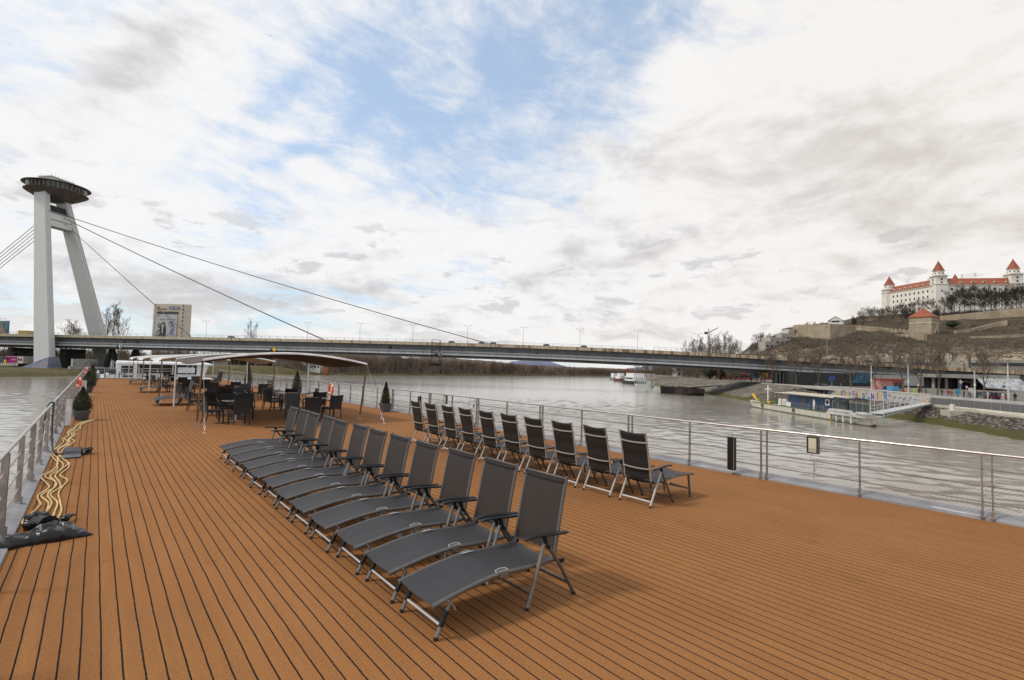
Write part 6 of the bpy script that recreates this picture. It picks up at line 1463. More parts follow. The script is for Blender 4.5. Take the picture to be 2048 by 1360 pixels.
for p in (((31, -.1, 3.9), (35.0, -.1, 3.7)), ((35.0, -.1, 3.7), (35.0, -.1, 1.9)), ((31, -.1, 3.9), (31.5, -.1, 4.2)), ((31.5, -.1, 4.25), (35.2, -.1, 4.1)), ((31.6, 5, 4.25), (35.2, 5, 4.1)), ((35.2, -.1, 4.1), (35.2, 5, 4.1)), ((32, -.1, 3.9), (34.9, -.1, 2.9))): m.bar((p[0][0], yy(p[0][1]), p[0][2]), (p[1][0], yy(p[1][1]), p[1][2]), .22, .22)
m.build('gantry', win_d, bt)
MB().hexa([(30.2, yy(2.5), 3.0), (35, yy(2.5), 2.9), (35, yy(4), 2.9), (30.2, yy(4), 3.0), (30.2, yy(2.5), 3.4), (35, yy(2.5), 3.2), (35, yy(4), 3.2), (30.2, yy(4), 3.4)]).build('white_skiff', white_paint, bt)
m = MB(); m.tube([(2.8, yy(3), 1.4), (2.8, yy(3), 5.5)], .17, 6); m.tube([(1.3, yy(3), 4.6), (4.5, yy(3), 4.6)], .10, 5); m.build('mast_cross', wh, bt)
m = MB()
for x in (-1.5, 0, 2, 4, 6): m.tube([(x, yy(.6), 1.4), (x, yy(.6), 2.3)], .05, 4)
m.tube([(-1.5, yy(.6), 2.3), (6, yy(.6), 2.2)], .05, 4); m.tube([(-1.5, yy(.6), 1.85), (6, yy(.6), 1.8)], .04, 4); m.build('bow_rail', galv, bt)
m = MB(); m.bar((-3.6, yy(2), 3.1), (-1.6, yy(2.4), 1.6), .35, .3); m.box((-.6, yy(1.6), 1.75), (.5, .5, .7)); m.build('yellow_boom', MM('sign_yellow', (.85, .47, .01), .5), bt)
m = MB(); m.tube([(-3.5, yy(2.2), 2.7), (-3.7, yy(2.2), 1.6), (-2.7, yy(2.2), .2)], .1, 5); m.build('bow_fender', blackp, bt)
MB().span((1.4, yy(1.2), 1.41), (6.6, yy(4.6), 1.75)).build('green_hatch', MM('green_hatch', (.09, .14, .03), .7), bt)
m = MB(); 
for x in (11.0, 12.6): m.lathe([(.1, 1.4), (.75, 1.45), (.75, 2.6), (.55, 2.8), (.1, 2.85)], 12, (x, yy(1.6), 0))
m.build('white_tanks', wh, bt)
m = MB(); m.span((14.7, yy(-.02), 1.5), (16.6, yy(-.08), 2.35)); m.build('white_notice', wh, bt)
for x in (3.6, 17.0):
    MB().span((x, yy(-.08), .45), (x + 1.0, yy(-.02), 1.15)).build('green_patch', MM('green_patch', (.06, .11, .02), .8), bt)
m = MB()
for k in range(22): x = 13.4 + k * .72; m.tube([(x, yy(.1), 1.3), (x, yy(.1), 2.4)], .035, 4)
for z in (1.6, 2.0, 2.4): m.tube([(13.4, yy(.1), z), (28.6, yy(.1), z)], .035, 4)
m.build('deck_rail', galv, bt)
gs = mat('green_screen', (.040, .062, .058), .5, var=.15, vscale=1.5)
o = MB().span((30.6, yy(.1), 2.0), (40.4, yy(.16), 3.55)).build('screen_fence', gs, bt, smooth=False)
m = MB()
for k in range(7): x = 30.6 + k * 1.62; m.tube([(x, yy(.05), 1.95), (x, yy(.05), 3.65)], .06, 4)
m.tube([(30.6, yy(.05), 3.62), (40.4, yy(.05), 3.62)], .05, 4); m.build('screen_posts', galv, o)
for x in (6.3, 29.0, 30.0):
    m = MB(); m.lathe([(.3, 0), (.3, .45), (.42, .5), (.42, .6)], 10, (x, yy(.7), 1.3)); m.build('bollard', MM('sign_yellow', (.85, .47, .01), .5) if x != 30 else blackp, bt)
# gangway
ga = bt.matrix_world if 0 else None; Mz = Matrix.Translation(bt.location) @ Matrix.Rotation(bt.rotation_euler.z, 4, 'Z')
a = Mz @ V((41.2, yy(.9), 2.3)); b_ = W(298.0, -73.0, -3.0)
t = thing('gangway', 'white sloping footbridge from the work boat stern to the river wall', 'gangway', (a.x, a.y, -6)); inv_ = Matrix.Translation(-t.location); nrm = V((-(b_ - a).y, (b_ - a).x, 0)).normalized()
m = MB(); m.bar(a, b_, 1.8, .22); m.bar(a - V((0, 0, .5)), b_.lerp(a, .02) - V((0, 0, .12)), 1.2, .2); gwm = mat('gangway_grey_white', (.50, .50, .50), .5, var=.05); o = m.build('deck_beam', gwm, t); o.matrix_parent_inverse = inv_
for s_ in (-1, 1):
    m = MB(); m.tube([a + nrm * s_ * .85 + V((0, 0, 1.15)), b_ + nrm * s_ * .85 + V((0, 0, 1.15))], .04, 5); m.tube([a + nrm * s_ * .85 + V((0, 0, .6)), b_ + nrm * s_ * .85 + V((0, 0, .6))], .02, 4)
    for k in range(11): c = a.lerp(b_, k / 10) + nrm * s_ * .85; m.tube([c, c + V((0, 0, 1.15))], .035, 4)
    o = m.build('handrail', gwm, t); o.matrix_parent_inverse = inv_
m = MB()
for s_ in (-1, 1):
    for k in (0, 1): c = a + (b_ - a).normalized() * (k * 2.2) + nrm * s_ * .9; m.tube([c - V((0, 0, .6)), c + V((0, 0, 2.9))], .04, 4)
for k in range(6): c = a + V((0, 0, .2 + k * .5)); m.tube([c - nrm * .9, c + nrm * .9], .022, 4); m.tube([c + nrm * -.9, c + nrm * -.9 + (b_ - a).normalized() * 2.2], .022, 4)
o = m.build('landing_frame', gwm, t); o.matrix_parent_inverse = inv_
m = MB(); c = b_ + V((0, 0, .1)); m.box(c + V((0, 0, .85)), (1.1, .08, 1.2), atan2(DD.y, DD.x) + pi / 2); o = m.build('notice', mat('red_white_notice', (.62, .42, .38), .6, var=.2, vscale=3), t); o.matrix_parent_inverse = inv_
# ---------------------------------------------------------------- dark barge, pontoon and the ships upstream
def barge(label, pa, pb, wd, h, mt_, deckm, nm='barge', bow=.12):
    a, b_ = V(pa), V(pb); t = thing(nm, label, 'boat', (a.x, a.y, -6), atan2((b_ - a).y, (b_ - a).x)); L = (b_ - a).length
    sd_ = 1 if (Matrix.Rotation(t.rotation_euler.z, 3, 'Z') @ V((0, 1, 0))).dot(DD.to_3d()) > 0 else -1
    m = MB(); rows = []
    for u, ww, hh, kk in ((-.04, .5, 1.1, .7), (.02, .85, 1.02, .05), (.12, 1, 1, -.3), (.86, 1, 1, -.3), (.97, .85, 1.06, .0), (1.03, .55, 1.15, .7)):
        c = wd / 2; q = ww * wd / 2; rows.append([(u * L, sd_ * (c - q), hh * h), (u * L, sd_ * (c - q + .3), kk * h * .8), (u * L, sd_ * (c + q - .3), kk * h * .8), (u * L, sd_ * (c + q), hh * h), (u * L, sd_ * (c - q), hh * h)])
    m.grid(rows); m.quad(*rows[0][:4]); m.quad(*rows[-1][:4]); m.build('hull', mt_, t, smooth=False); return t, L, sd_
dk = mat('rusty_dark_hull', (.018, .014, .013), .75, var=.3, vscale=.5, col2=(.050, .030, .022))
t, L, sd_ = barge('long empty dark rusty barge moored at the stone bank upstream', gnd(1316, 784, -6), gnd(1371, 791, -6), 8, 2.0, dk, None)
m = MB()
for k in range(14): x = 2 + k * (L - 4) / 13; m.box((x, sd_ * .5, 2.2), (1.0, .3, .5)); m.box((x, sd_ * 7.5, 2.2), (1.2, .3, .5))
m.span((L * .12, sd_ * .3, 2.0), (L * .85, sd_ * .6, 2.35)); m.span((L * .12, sd_ * 7.3, 2.0), (L * .85, sd_ * 7.6, 2.35)); m.build('coaming', dk, t)
m = MB(); m.lathe([(.3, 2.0), (.3, 2.8), (.5, 2.9)], 8, (1.2, sd_ * 3, 0)); m.lathe([(.3, 2.0), (.3, 2.8), (.5, 2.9)], 8, (2.8, sd_ * 5, 0)); m.box((L * .06, sd_ * 4, 2.3), (2.5, 3, .6)); m.build('deck_gear', galv, t)
a, b_ = gnd(1362, 777, -3.6), far(1440, 771, 205); m = MB(); m.bar(a, b_, 1.2, .28); m.tube([a + V((0, 0, 1.2)), b_ + V((0, 0, 1.2))], .06, 4); tag(m.build('gangway', dk), 'long dark gangway from the rusty barge up to the paved bank', 'gangway')
a, b_ = far(1425, 778, 190), far(1453, 775.5, 192); m = MB(); m.bar(a, b_, 1.4, .3); tag(m.build('slope_step', conc), 'short pale concrete step on the paved bank right of the dark gangway', 'step')
pw = mat('pontoon_white', (.56, .58, .56), .6, var=.08, vscale=.5)
t, L, sd_ = barge('pale pontoon with railings between the dark barge and the white ship', gnd(1268, 773, -6), gnd(1301, 774.5, -6), 6, 1.2, pw, None, 'pontoon')
m = MB()
for k in range(9):
    x = k * L / 8
    for y in (.3, 5.7): m.tube([(x, sd_ * y, 1.2), (x, sd_ * y, 2.8)], .09, 4)
for z in (1.9, 2.8):
    for y in (.3, 5.7): m.tube([(0, sd_ * y, z), (L, sd_ * y, z)], .08, 4)
m.build('rails', pw, t); MB().box((L * .8, sd_ * 3, 2.2), (2.5, 2, 1.6)).build('hut', mat('pale_teal', (.30, .38, .37), .6), t)
t, L, sd_ = barge('white passenger ship with black hull moored upstream', gnd(1241, 766, -6), gnd(1266, 768.5, -6), 9, 1.8, blackp, None, 'passenger_ship')
MB().span((L * .25, sd_ * .8, 1.8), (L * .96, sd_ * 8.2, 4.6)).build('saloon', white_paint, t, smooth=False); MB().span((L * .32, sd_ * 1.2, 4.6), (L * .9, sd_ * 7.8, 6.6)).build('upper_deck', white_paint, t, smooth=False)
MB().span((L * .3, sd_ * .74, 2.9), (L * .9, sd_ * .8, 3.8)).build('window_band', win_d, t); MB().span((L * .02, sd_ * 1.6, 1.8), (L * .22, sd_ * 7.4, 5.0)).build('bow_cabin', MM('grey_rib', (.16, .15, .17), .3), t, smooth=False)
t, L, sd_ = barge('small red and white boat moored beyond the white passenger ship', gnd(1225, 762, -6), gnd(1240, 763, -6), 8, 2.0, mat('red_hull', (.15, .05, .04), .7), None, 'river_boat')
MB().span((L * .2, sd_ * 1, 2.0), (L * .8, sd_ * 7, 4.0)).build('cabin', white_paint, t, smooth=False); MB().span((L * .35, sd_ * 2, 4.0), (L * .6, sd_ * 6, 6.0)).build('bridge_house', white_paint, t, smooth=False)
t, L, sd_ = barge('distant low grey boat at the left of the moored ships', gnd(1217, 759.5, -6), gnd(1228, 760, -6), 8, 2.0, mat('grey_hull', (.25, .26, .28), .6), None, 'river_boat')
MB().span((L * .3, sd_ * 1, 2.0), (L * .8, sd_ * 7, 5.5)).build('cabin', white_paint, t, smooth=False)
# red buoy mark / flag above the ships, and the far road bridge
m = MB(); c = far(1254, 752, 420); m.tube([c - V((0, 0, 4)), c + V((0, 0, 4))], .25, 5); m.box(c + V((.5, 0, 4.4)), (2.2, .5, 3.2)); tag(m.build('red_mark', mat('red_paint', (.45, .03, .03), .5)), 'small red channel mark above the moored ships', 'mark')
a, b_ = far(1190, 743.4, 900), far(1320, 746.6, 820); m = MB(); m.bar(a, b_, 10, 3.0)
for k in range(6): c = a.lerp(b_, k / 5 * .9); m.box(c - V((0, 0, 9)), (5, 5, 14))
tag(m.build('far_bridge', MM('far_bridge_grey', (.16, .17, .20), .8)), 'distant low grey bridge across the river beyond the ships', 'bridge')
# construction crane
t = thing('tower_crane', 'red and white tower crane rising behind the bridge left of the hill', 'crane', far(1417, 712, 600), 0)
k = 600 / 1024.6; M_ = mat('crane_red', (.40, .085, .045), .6); m = MB(); H = 46 * k
for x in (-.9, .9):
    for y in (-.9, .9): m.tube([(x, y, -10), (x, y, H)], .18, 4)
m.build('mast', MM('crane_white', (.7, .66, .62), .6), t)
for i in range(7):
    m = MB(); z = i * H / 7
    for s_ in (-1, 1): m.tube([(-.9, s_ * .9, z), (.9, s_ * .9, z + H / 14)], .15, 4); m.tube([(.9, s_ * .9, z + H / 14), (-.9, s_ * .9, z + H / 7)], .15, 4)
    m.build('lattice', M_ if i % 2 else MM('crane_white', (.7, .66, .62), .6), t)
jx = V((RT.x, RT.y, 0)).normalized(); tip = jx * 19 * k + V((0, 0, H + 11 * k)); m = MB()
for o_ in (V((0, 0, 0)), V((0, 0, 1.3))): m.tube([V((0, 0, H)) + o_, tip + o_ * .3], .28, 4)
for i in range(10): m.tube([V((0, 0, H)).lerp(tip, i / 10), V((0, 0, H + 1.2)).lerp(tip, (i + .5) / 10)], .16, 4)
m.build('jib', M_, t); MB().box(V((0, 0, H)) - jx * 3.0, (3.4, 3.0, 2.6), atan2(jx.y, jx.x)).build('counterweight', win_d, t); MB().tube([V((0, 0, H)), V((0, 0, H + 5.5))], .4, 4).build('apex', M_, t)
# ================================================================ trees
bark = mat('winter_bark', (.13, .10, .075), .9, var=.15, vscale=1.0); twig_m = mat('winter_twigs', (.17, .13, .095), .95, var=.15, vscale=.3); bark_d = mat('dark_bark', (.060, .046, .037), .9, var=.15, vscale=1); twig_d = mat('dark_twigs', (.085, .063, .049), .95, var=.1)
def bare_tree(seed, h, spread, trunk=.25, up=.55, n0=8, tw=.035, poplar=False, levels=4, r0=None):
    rg = random.Random(seed); T, C_ = MB(), MB(); r0 = r0 or h * .018
    lean = V((rg.uniform(-.04, .04), rg.uniform(-.04, .04), 1)).normalized()
    top = h * (.95 if poplar else .80); pts = [V((0, 0, -.8))]
    for i in range(1, 9): pts.append(lean * top * i / 8 + V((rg.uniform(-1, 1), rg.uniform(-1, 1), 0)) * h * .012)
    T.tube(pts, [r0 * (1 - .105 * i) for i in range(9)], 6)
    def br(p, d, L, r, lv):
        k = 3; q = [p]; dd_ = d.copy()
        for i in range(k):
            dd_ = (dd_ + V((rg.uniform(-.25, .25), rg.uniform(-.25, .25), rg.uniform(-.02, .22)))).normalized(); q.append(q[-1] + dd_ * L / k)
        if lv <= 1: T.tube(q, [r, r * .8, r * .6, r * .4], 4, cap=False)
        else:
            for a, b_ in zip(q, q[1:]):
                s_ = (b_ - a).cross(V((rg.random() - .5, rg.random() - .5, rg.random() - .5)))
                if s_.length < 1e-6: continue
                s_ = s_.normalized() * max(tw * .5, r); C_.quad(a - s_, a + s_, b_ + s_ * .7, b_ - s_ * .7)
        if lv >= levels: return
        for i in range((6, 5, 5, 4)[min(lv, 3)]):
            u = rg.uniform(.3, 1.0); j = min(k - 1, int(u * k)); pp_ = q[j].lerp(q[j + 1], u * k - j)
            nd = (dd_ + V((rg.uniform(-1, 1), rg.uniform(-1, 1), rg.uniform(-.5, .8))) * (.5 if poplar else .85)).normalized()
            br(pp_, nd, L * rg.uniform(.45, .72), r * .5, lv + 1)
    for i in range(n0):
        u = trunk + (1 - trunk) * (i + rg.random() * .6) / n0; k = min(7, int(u * 8)); p = pts[k].lerp(pts[k + 1], u * 8 - k) if u < .99 else pts[8]
        a = i * 2.4 + rg.random(); el_ = (1.25 if poplar else up + .6 * u); d = V((cos(a) * cos(el_), sin(a) * cos(el_), sin(el_)))
        L = spread * (1.15 - .75 * abs(u - .45)) if not poplar else h * .3 * (1.1 - u * .5)
        br(p, d, L, r0 * .45 * (1.1 - u * .6), 1)
    return T, C_
def tree_thing(seed, h, sp_, **kw):
    dark = kw.pop('dark', False); t = thing('bare_tree', 'x', 'tree'); T, C_ = bare_tree(seed, h, sp_, **kw)
    T.build('trunk', bark_d if dark else bark, t); C_.build('crown', twig_d if dark else twig_m, t, smooth=False); return index(t)
T1 = tree_thing(1, 10, 3.2, trunk=.32, up=.35, n0=10, tw=.05); T2 = tree_thing(2, 10, 3.6, trunk=.25, up=.5, n0=10, tw=.05)
T3 = tree_thing(3, 16, 3.0, poplar=True, n0=9, tw=.04, r0=.16); T7 = tree_thing(7, 14, 6.0, trunk=.10, up=.25, n0=13, tw=.11); T4 = tree_thing(4, 14, 5.0, trunk=.2, up=.6, n0=9, tw=.08, levels=4); T5 = tree_thing(5, 12, 5.2, trunk=.12, up=.45, n0=11, tw=.075, dark=True); T6 = tree_thing(6, 12, 4.6, trunk=.15, up=.7, n0=11, tw=.075, dark=True)
first = set()
def put(T, p, s, label, group, rz=None):
    rz = random.uniform(0, 6.28) if rz is None else rz
    if T.name in first: o = dup(T, p, rz, label, s)
    else: first.add(T.name); o = T; o.location = p; o.rotation_euler.z = rz; o.scale = (s, s, s); o['label'] = label
    o['group'] = group; return o
# row of young plane trees along the promenade (top px, base px)
pr = [(1592, 712, 779, 168, 'nearest the ribbed bridge pier'), (1636, 712, 780, 160, 'left of the blue information board'), (1702, 706, 783, 146, 'between the grey billboard and the first white mast'), (1752, 716, 785, 140, 'just right of the first white mast'), (1806, 704, 787, 130, 'right of the blue van'), (1876, 694, 791, 116, 'tall, above the top end of the gangway'), (1968, 694, 795, 104, 'at the right edge between two white masts'), (1842, 712, 789, 150, 'thin, behind the others left of the gangway end')]
for i, (x, yt, yb, dp, n) in enumerate(pr):
    p = far(x, yb, dp); h = far(x, yt, dp).z - p.z; p.z = -2.1; h = h + 1.0; put((T1, T2)[i % 2], p, h / 10, 'bare promenade tree ' + n, 'bare trees along the right promenade')
# trees along the upstream quay
rg = random.Random(12)
for i in range(26):
    x = 1284 + i * 10.4 + rg.uniform(-3, 3); dp = 330 - i * 6.0 + rg.uniform(-8, 8); p = far(x, 757, dp); p.z = -1.2; h = rg.uniform(8, 10.5)
    put((T7, T4, T7)[i % 3], p, h / 14, 'bare quay tree seen under the bridge, ' + ORD[i % 25] + (' from the left' if i < 25 else ' and last from the left'), 'bare trees on the upstream quay')
for i, (x, yt, dp) in enumerate(((1388, 690, 330), (1404, 686, 335), (1418, 684, 325), (1432, 682, 330), (1447, 680, 322), (1462, 683, 328), (1478, 692, 330), (1372, 694, 340), (1392, 692, 300), (1426, 690, 300), (1458, 690, 300))):
    p = far(x, yt, dp); h = p.z + 1.2; p.z = -1.2; put(T3 if i < 8 else T4, p, h / (16 if i < 8 else 14), 'tall bare poplar rising behind the bridge beside the crane, ' + ORD[i] + ' of the clump', 'tall bare trees behind the bridge left of the hill')
# left bank trees showing above the bridge
for x, yt, dp, T, l in ((228, 627, 330, T3, 'fan-shaped bare tree standing right of the leaning pylon leg'), (147, 655, 330, T4, 'low bare tree between the pylon legs'), (503, 656, 420, T3, 'small slim poplar peeking over the bridge right of the poster building'), (240, 634, 335, T3, 'second stem of the fan-shaped tree right of the pylon'), (216, 633, 335, T3, 'left stem of the fan-shaped tree right of the pylon')):
    p = far(x, yt, dp); h = p.z + 3; p.z = -3; o = put(T, p, h / (16 if T is T3 else 14), l, 'bare trees on the left bank above the bridge')
# castle and hillside trees
for i in range(17):
    x = 1890 + i * 10.2 + rg.uniform(-2, 2); dp = 470 + rg.uniform(-6, 8); p = hill_pt(x, 5.7); h = rg.uniform(17, 21.5) * (1 if i > 1 else .7); put((T5, T6)[i % 2], p - V((0, 0, .5)), h / 12, 'dark bare tree in front of the castle wall, ' + ORD[i] + ' from the left', 'dark bare trees below the castle')
for i, (x, rf, h) in enumerate(((1822, 5.7, 11), (1836, 5.7, 13), (1850, 5.8, 14), (1866, 5.8, 13), (1878, 5.5, 8), (1792, 5.8, 10), (1778, 5.6, 9), (1806, 5.7, 11), (1764, 5.4, 9), (1748, 5.3, 11), (1734, 5.2, 12), (1722, 5.1, 11), (1760, 4.9, 11), (1775, 4.8, 12), (1790, 4.9, 11), (1806, 4.8, 13), (1818, 4.7, 12), (1742, 4.8, 12), (1725, 4.6, 10), (1708, 4.7, 9), (1630, 4.5, 8), (1615, 4.4, 8), (1646, 4.3, 7), (1590, 4.0, 7), (1525, 3.6, 9), (1515, 3.2, 10), (1508, 2.6, 9), (1538, 3.3, 8))):
    put((T6, T5, T4)[i % 3], hill_pt(x, rf) - V((0, 0, .4)), h / (12 if i % 3 < 2 else 14), 'bare hillside tree around the old walls, ' + (ORD + ['twenty-sixth', 'twenty-seventh', 'twenty-eighth'])[i] + ' of the scatter', 'bare trees around the hillside walls')
# evergreen bushes on the hill
evg = mat('evergreen', (.020, .028, .010), .8, var=.2, vscale=1)
def leafy(rg, r, h, n, s=.35):
    m = MB(); q = MB(); q.ball((0, 0, h * .5), r * .72, 8, h / r * .5); m.add([tuple(V(p) * (1 + .25 * noise.noise(V(p)))) for p in q.v], q.f)
    for i in range(n):
        a = rg.random() * 6.28; e = rg.uniform(-.2, 1.57); k = rg.uniform(.75, 1.1); p = V((r * k * cos(a) * cos(e), r * k * sin(a) * cos(e), max(.05, h * .5 + h * .5 * k * sin(e)))); d = V((rg.uniform(-1, 1), rg.uniform(-1, 1), rg.uniform(-.3, 1))).normalized() * s; u = d.cross(V((rg.random(), rg.random(), rg.random()))).normalized() * s * .5
        m.quad(p - u, p + u, p + d)
    return m
for i, (x, rf, r, h, l) in enumerate(((1905, 4.2, 5.5, 5.5, 'round dark evergreen bush right of the bastion'), (1826, 5.2, 4.0, 8, 'dark evergreen left of the bastion roof'), (1872, 5.6, 4, 6, 'dark evergreen behind the bastion roof'), (1812, 5.2, 2.5, 9, 'slim dark evergreen among the hillside trees'), (1708, 4.9, 2, 7, 'dark cypress beside the chapel'), (1420, 0, 5, 9, 'dark evergreen on the upstream quay, left one'), (1442, 0, 6, 10, 'large dark evergreen on the upstream quay'), (1462, 0, 4, 8, 'dark evergreen on the upstream quay near the red buses'))):
    t = thing('evergreen_bush', l, 'bush', hill_pt(x, rf) if rf else far(x, 759, 245)); leafy(rg, r, h, 700).build('foliage', evg, t, smooth=False); MB().tube([(0, 0, -1), (0, 0, h * .5)], r * .08, 5).build('trunk', bark_d, t)
# scrub on the slope: uncountable
def scrub(n, fx, smin, smax, wd, seed, k=12):
    rg = random.Random(seed); m = MB()
    for i in range(n):
        p, sc = fx(rg); s = rg.uniform(smin, smax) * sc
        for j in range(k):
            a = rg.random() * 6.28; e = rg.uniform(.25, 1.5); d = V((cos(a) * cos(e), sin(a) * cos(e), sin(e))) * s * rg.uniform(.6, 1.1); b0 = p + V((rg.uniform(-.2, .2), rg.uniform(-.2, .2), 0)) * s; u = d.cross(V((rg.random() - .5, rg.random() - .5, rg.random() - .5))).normalized() * wd
            m.quad(b0 - u, b0 + u, b0 + d)
    return m
def f1(rg):
    x = rg.uniform(1500, 2120) if rg.random() < .4 else rg.uniform(1500, 1830); rf = 1.4 + (3.9 if x < 1585 else 2.5 if x < 1725 else 2.7 if x < 1850 else 3.1) * rg.random() ** .9
    return hill_pt(x, rf), (1.0 if noise.noise(V((x * .02, rf * 1.3, 2))) > -.05 else .45)
tag(scrub(3600, f1, 1.4, 3.8, .08, 5).build('hillside_scrub', [twig_m], smooth=False), 'tangled leafless brown scrub over the castle hillside', 'scrub', kind='stuff')
def f5(rg): return hill_pt(rg.uniform(1885, 2120), rg.uniform(5.5, 6.0)), 1
tag(scrub(500, f5, 2.0, 5.5, .10, 8).build('castle_hedge', [twig_d], smooth=False), 'dark leafless undergrowth at the foot of the castle trees', 'undergrowth', kind='stuff')
def f2(rg): x = rg.uniform(1500, 2100); return hill_pt(x, rg.uniform(1.5, 4.4)), .6
tag(scrub(1500, f2, 1.0, 2.6, .09, 6).build('dark_brush', [twig_d], smooth=False), 'dark low brush patches on the castle hillside', 'scrub', kind='stuff')
# the long leafless wood on the left bank
def forest(n, seed, m1):
    rg = random.Random(seed); m = MB()
    for i in range(n):
        q = rg.uniform(112, 620) ** 1.0; depth = 120 * rg.random() ** 1.7
        s = shl(q) - 3 - depth; p = W(s, q, lerp(ZLP, q)); h = 3.6 + rg.uniform(9, 15.5) * lerp([(200, 1.0), (286, .84), (350, .62), (436, .46), (600, .40)], q); r = h * .34; dist = p.length
        wd = .00030 * dist
        m.quad(p - RT * wd * 1.3, p + RT * wd * 1.3, p + V((0, 0, h * .55)) + RT * wd, p + V((0, 0, h * .55)) - RT * wd)
        for j in range(30):
            zz_ = rg.uniform(.12, .62) * h; b0 = p + V((0, 0, zz_)); a = rg.random() * 6.28; e = rg.uniform(.45, 1.45); L = r * rg.uniform(.6, 1.25); d = V((cos(a) * cos(e) * L, sin(a) * cos(e) * L, sin(e) * L * 1.15)); u = d.cross(V((rg.random() - .5, rg.random() - .5, .3))).normalized() * wd * rg.uniform(.6, 1.3)
            m.quad(b0 - u, b0 + u, b0 + d)
    return m
tw_w = mat('wood_twigs', (.25, .175, .125), .95, var=.22, vscale=.03); tw_w2 = mat('wood_twigs_grey', (.17, .135, .105), .95, var=.2, vscale=.03)
tag(forest(1500, 21, 0).build('bare_wood', tw_w, smooth=False), 'long brown leafless wood along the left bank of the river', 'wood', kind='stuff')
tag(forest(1000, 22, 0).build('bare_wood', tw_w2, smooth=False), 'greyer leafless trees mixed into the wood on the left bank', 'wood', kind='stuff')
m = MB(); rows = [[], [], []]                                  # undergrowth mass behind the front trees
for i in range(90):
    q = 108 + i * 6; s = shl(q) - 16 + 4 * noise.noise(V((q * .05, 0, 0))); h = (6.5 + 4.0 * noise.noise(V((q * .05, 5, 0))) + 2 * noise.noise(V((q * .4, 2, 0)))) * lerp([(200, 1.0), (286, .84), (350, .62), (436, .46), (600, .40)], q)
    rows[0].append(W(s + 7, q, -6)); rows[1].append(W(s - 4, q, h)); rows[2].append(W(s - 80, q, h + 2))
tag(MB().grid([r[::-1] for r in rows]).build('undergrowth', mat('undergrowth_brown', (.12, .088, .064), .95, var=.3, vscale=.12, bump=1, bscale=1), smooth=False), 'dense brown undergrowth inside the left bank wood', 'undergrowth', kind='stuff')
def f3(rg):                                                     # trees behind the left bank meadow, under the bridge line
    q = rg.uniform(-40, 130); s = shl(q) - rg.uniform(45, 160); return W(s, q, lerp(ZLP, q)), 1
mm = MB(); rg3 = random.Random(31)
for i in range(420):
    p, _ = f3(rg3); h = rg3.uniform(8, 12); wd = .00030 * p.length
    mm.quad(p - RT * wd * 2, p + RT * wd * 2, p + V((0, 0, h * .6)) + RT * wd, p + V((0, 0, h * .6)) - RT * wd)
    for j in range(34):
        b0 = p + V((0, 0, rg3.uniform(.2, .6) * h)); a = rg3.random() * 6.28; e = rg3.uniform(.2, 1.4); L = h * .42 * rg3.uniform(.6, 1.2); d = V((cos(a) * cos(e) * L, sin(a) * cos(e) * L, sin(e) * L)); u = d.cross(V((rg3.random() - .5, rg3.random() - .5, .3))).normalized() * wd
        mm.quad(b0 - u, b0 + u, b0 + d)
tag(mm.build('park_trees', twig_m, smooth=False), 'leafless park trees behind the left bank meadow, seen under the bridge', 'trees', kind='stuff')
mm = MB(); rg3 = random.Random(35)
for i in range(300):
    p = W(rg3.uniform(286, 312), rg3.uniform(60, 330), -1.0); h = rg3.uniform(7, 11); wd = .00030 * p.length
    mm.quad(p - RT * wd * 2, p + RT * wd * 2, p + V((0, 0, h * .6)) + RT * wd, p + V((0, 0, h * .6)) - RT * wd)
    for j in range(34):
        b0 = p + V((0, 0, rg3.uniform(.1, .6) * h)); a = rg3.random() * 6.28; e = rg3.uniform(.2, 1.4); L = h * .42 * rg3.uniform(.6, 1.2); d = V((cos(a) * cos(e) * L, sin(a) * cos(e) * L, sin(e) * L)); u = d.cross(V((rg3.random() - .5, rg3.random() - .5, .3))).normalized() * wd
        mm.quad(b0 - u, b0 + u, b0 + d)
tag(mm.build('quay_thicket', twig_m, smooth=False), 'dense leafless thicket behind the upstream quay trees', 'thicket', kind='stuff')
def f4(rg): q = rg.uniform(-90, 130); return W(shl(q) - rg.uniform(1, 11), q, -5.2), .5
tag(scrub(1500, f4, .5, 1.6, .05, 41, 8).build('bank_weeds', mat('dry_weeds', (.13, .10, .055), .95, var=.2), smooth=False), 'dry weeds on the left river bank', 'weeds', kind='stuff')
# ================================================================ small things of the promenade
mast_m = mat('striped_mast', (.58, .57, .54), .5, var=.12, vscale=2)
def mast(x, yt, yb, dp, label):
    p = far(x, yb, dp); h = far(x, yt, dp).z - p.z; t = thing('promenade_mast', label, 'lamp post', p); MB().tube([(0, 0, -.6), (0, 0, h * .5), (0, 0, h)], [.17, .13, .09], 8).build('pole', mast_m, t)
    MB().box((0, 0, h), (1.2, .5, .16)).build('lamp_head', g_steel, t); MB().box((0, 0, h * .38), (.34, .34, .5)).build('junction_box', wh, t); return t
mast(1743, 727, 781, 135, 'leftmost white mast, left of the blue van'); mast(1817, 727, 786, 126, 'white mast right of the blue van'); mast(1950, 736, 790, 108, 'white mast left of the rightmost tree'); mast(2017, 724, 796, 98, 'rightmost white mast near the canopy roof')
for x, yt, yb, dp, l in ((1783, 690, 735, 240, 'lamp post with twin heads above the ramp, left'), (1917, 695, 735, 232, 'lamp post with twin heads above the concrete gallery, right'), (1654, 678, 716, 205, 'camera mast with several boxes at the left of the ramp')):
    p = far(x, yb, dp); h = far(x, yt, dp).z - p.z; dup(SL, p - V((0, 0, 0)), RIVROT, 'tall ' + l, h / 8.3)['group'] = 'lamp posts above the ramp'
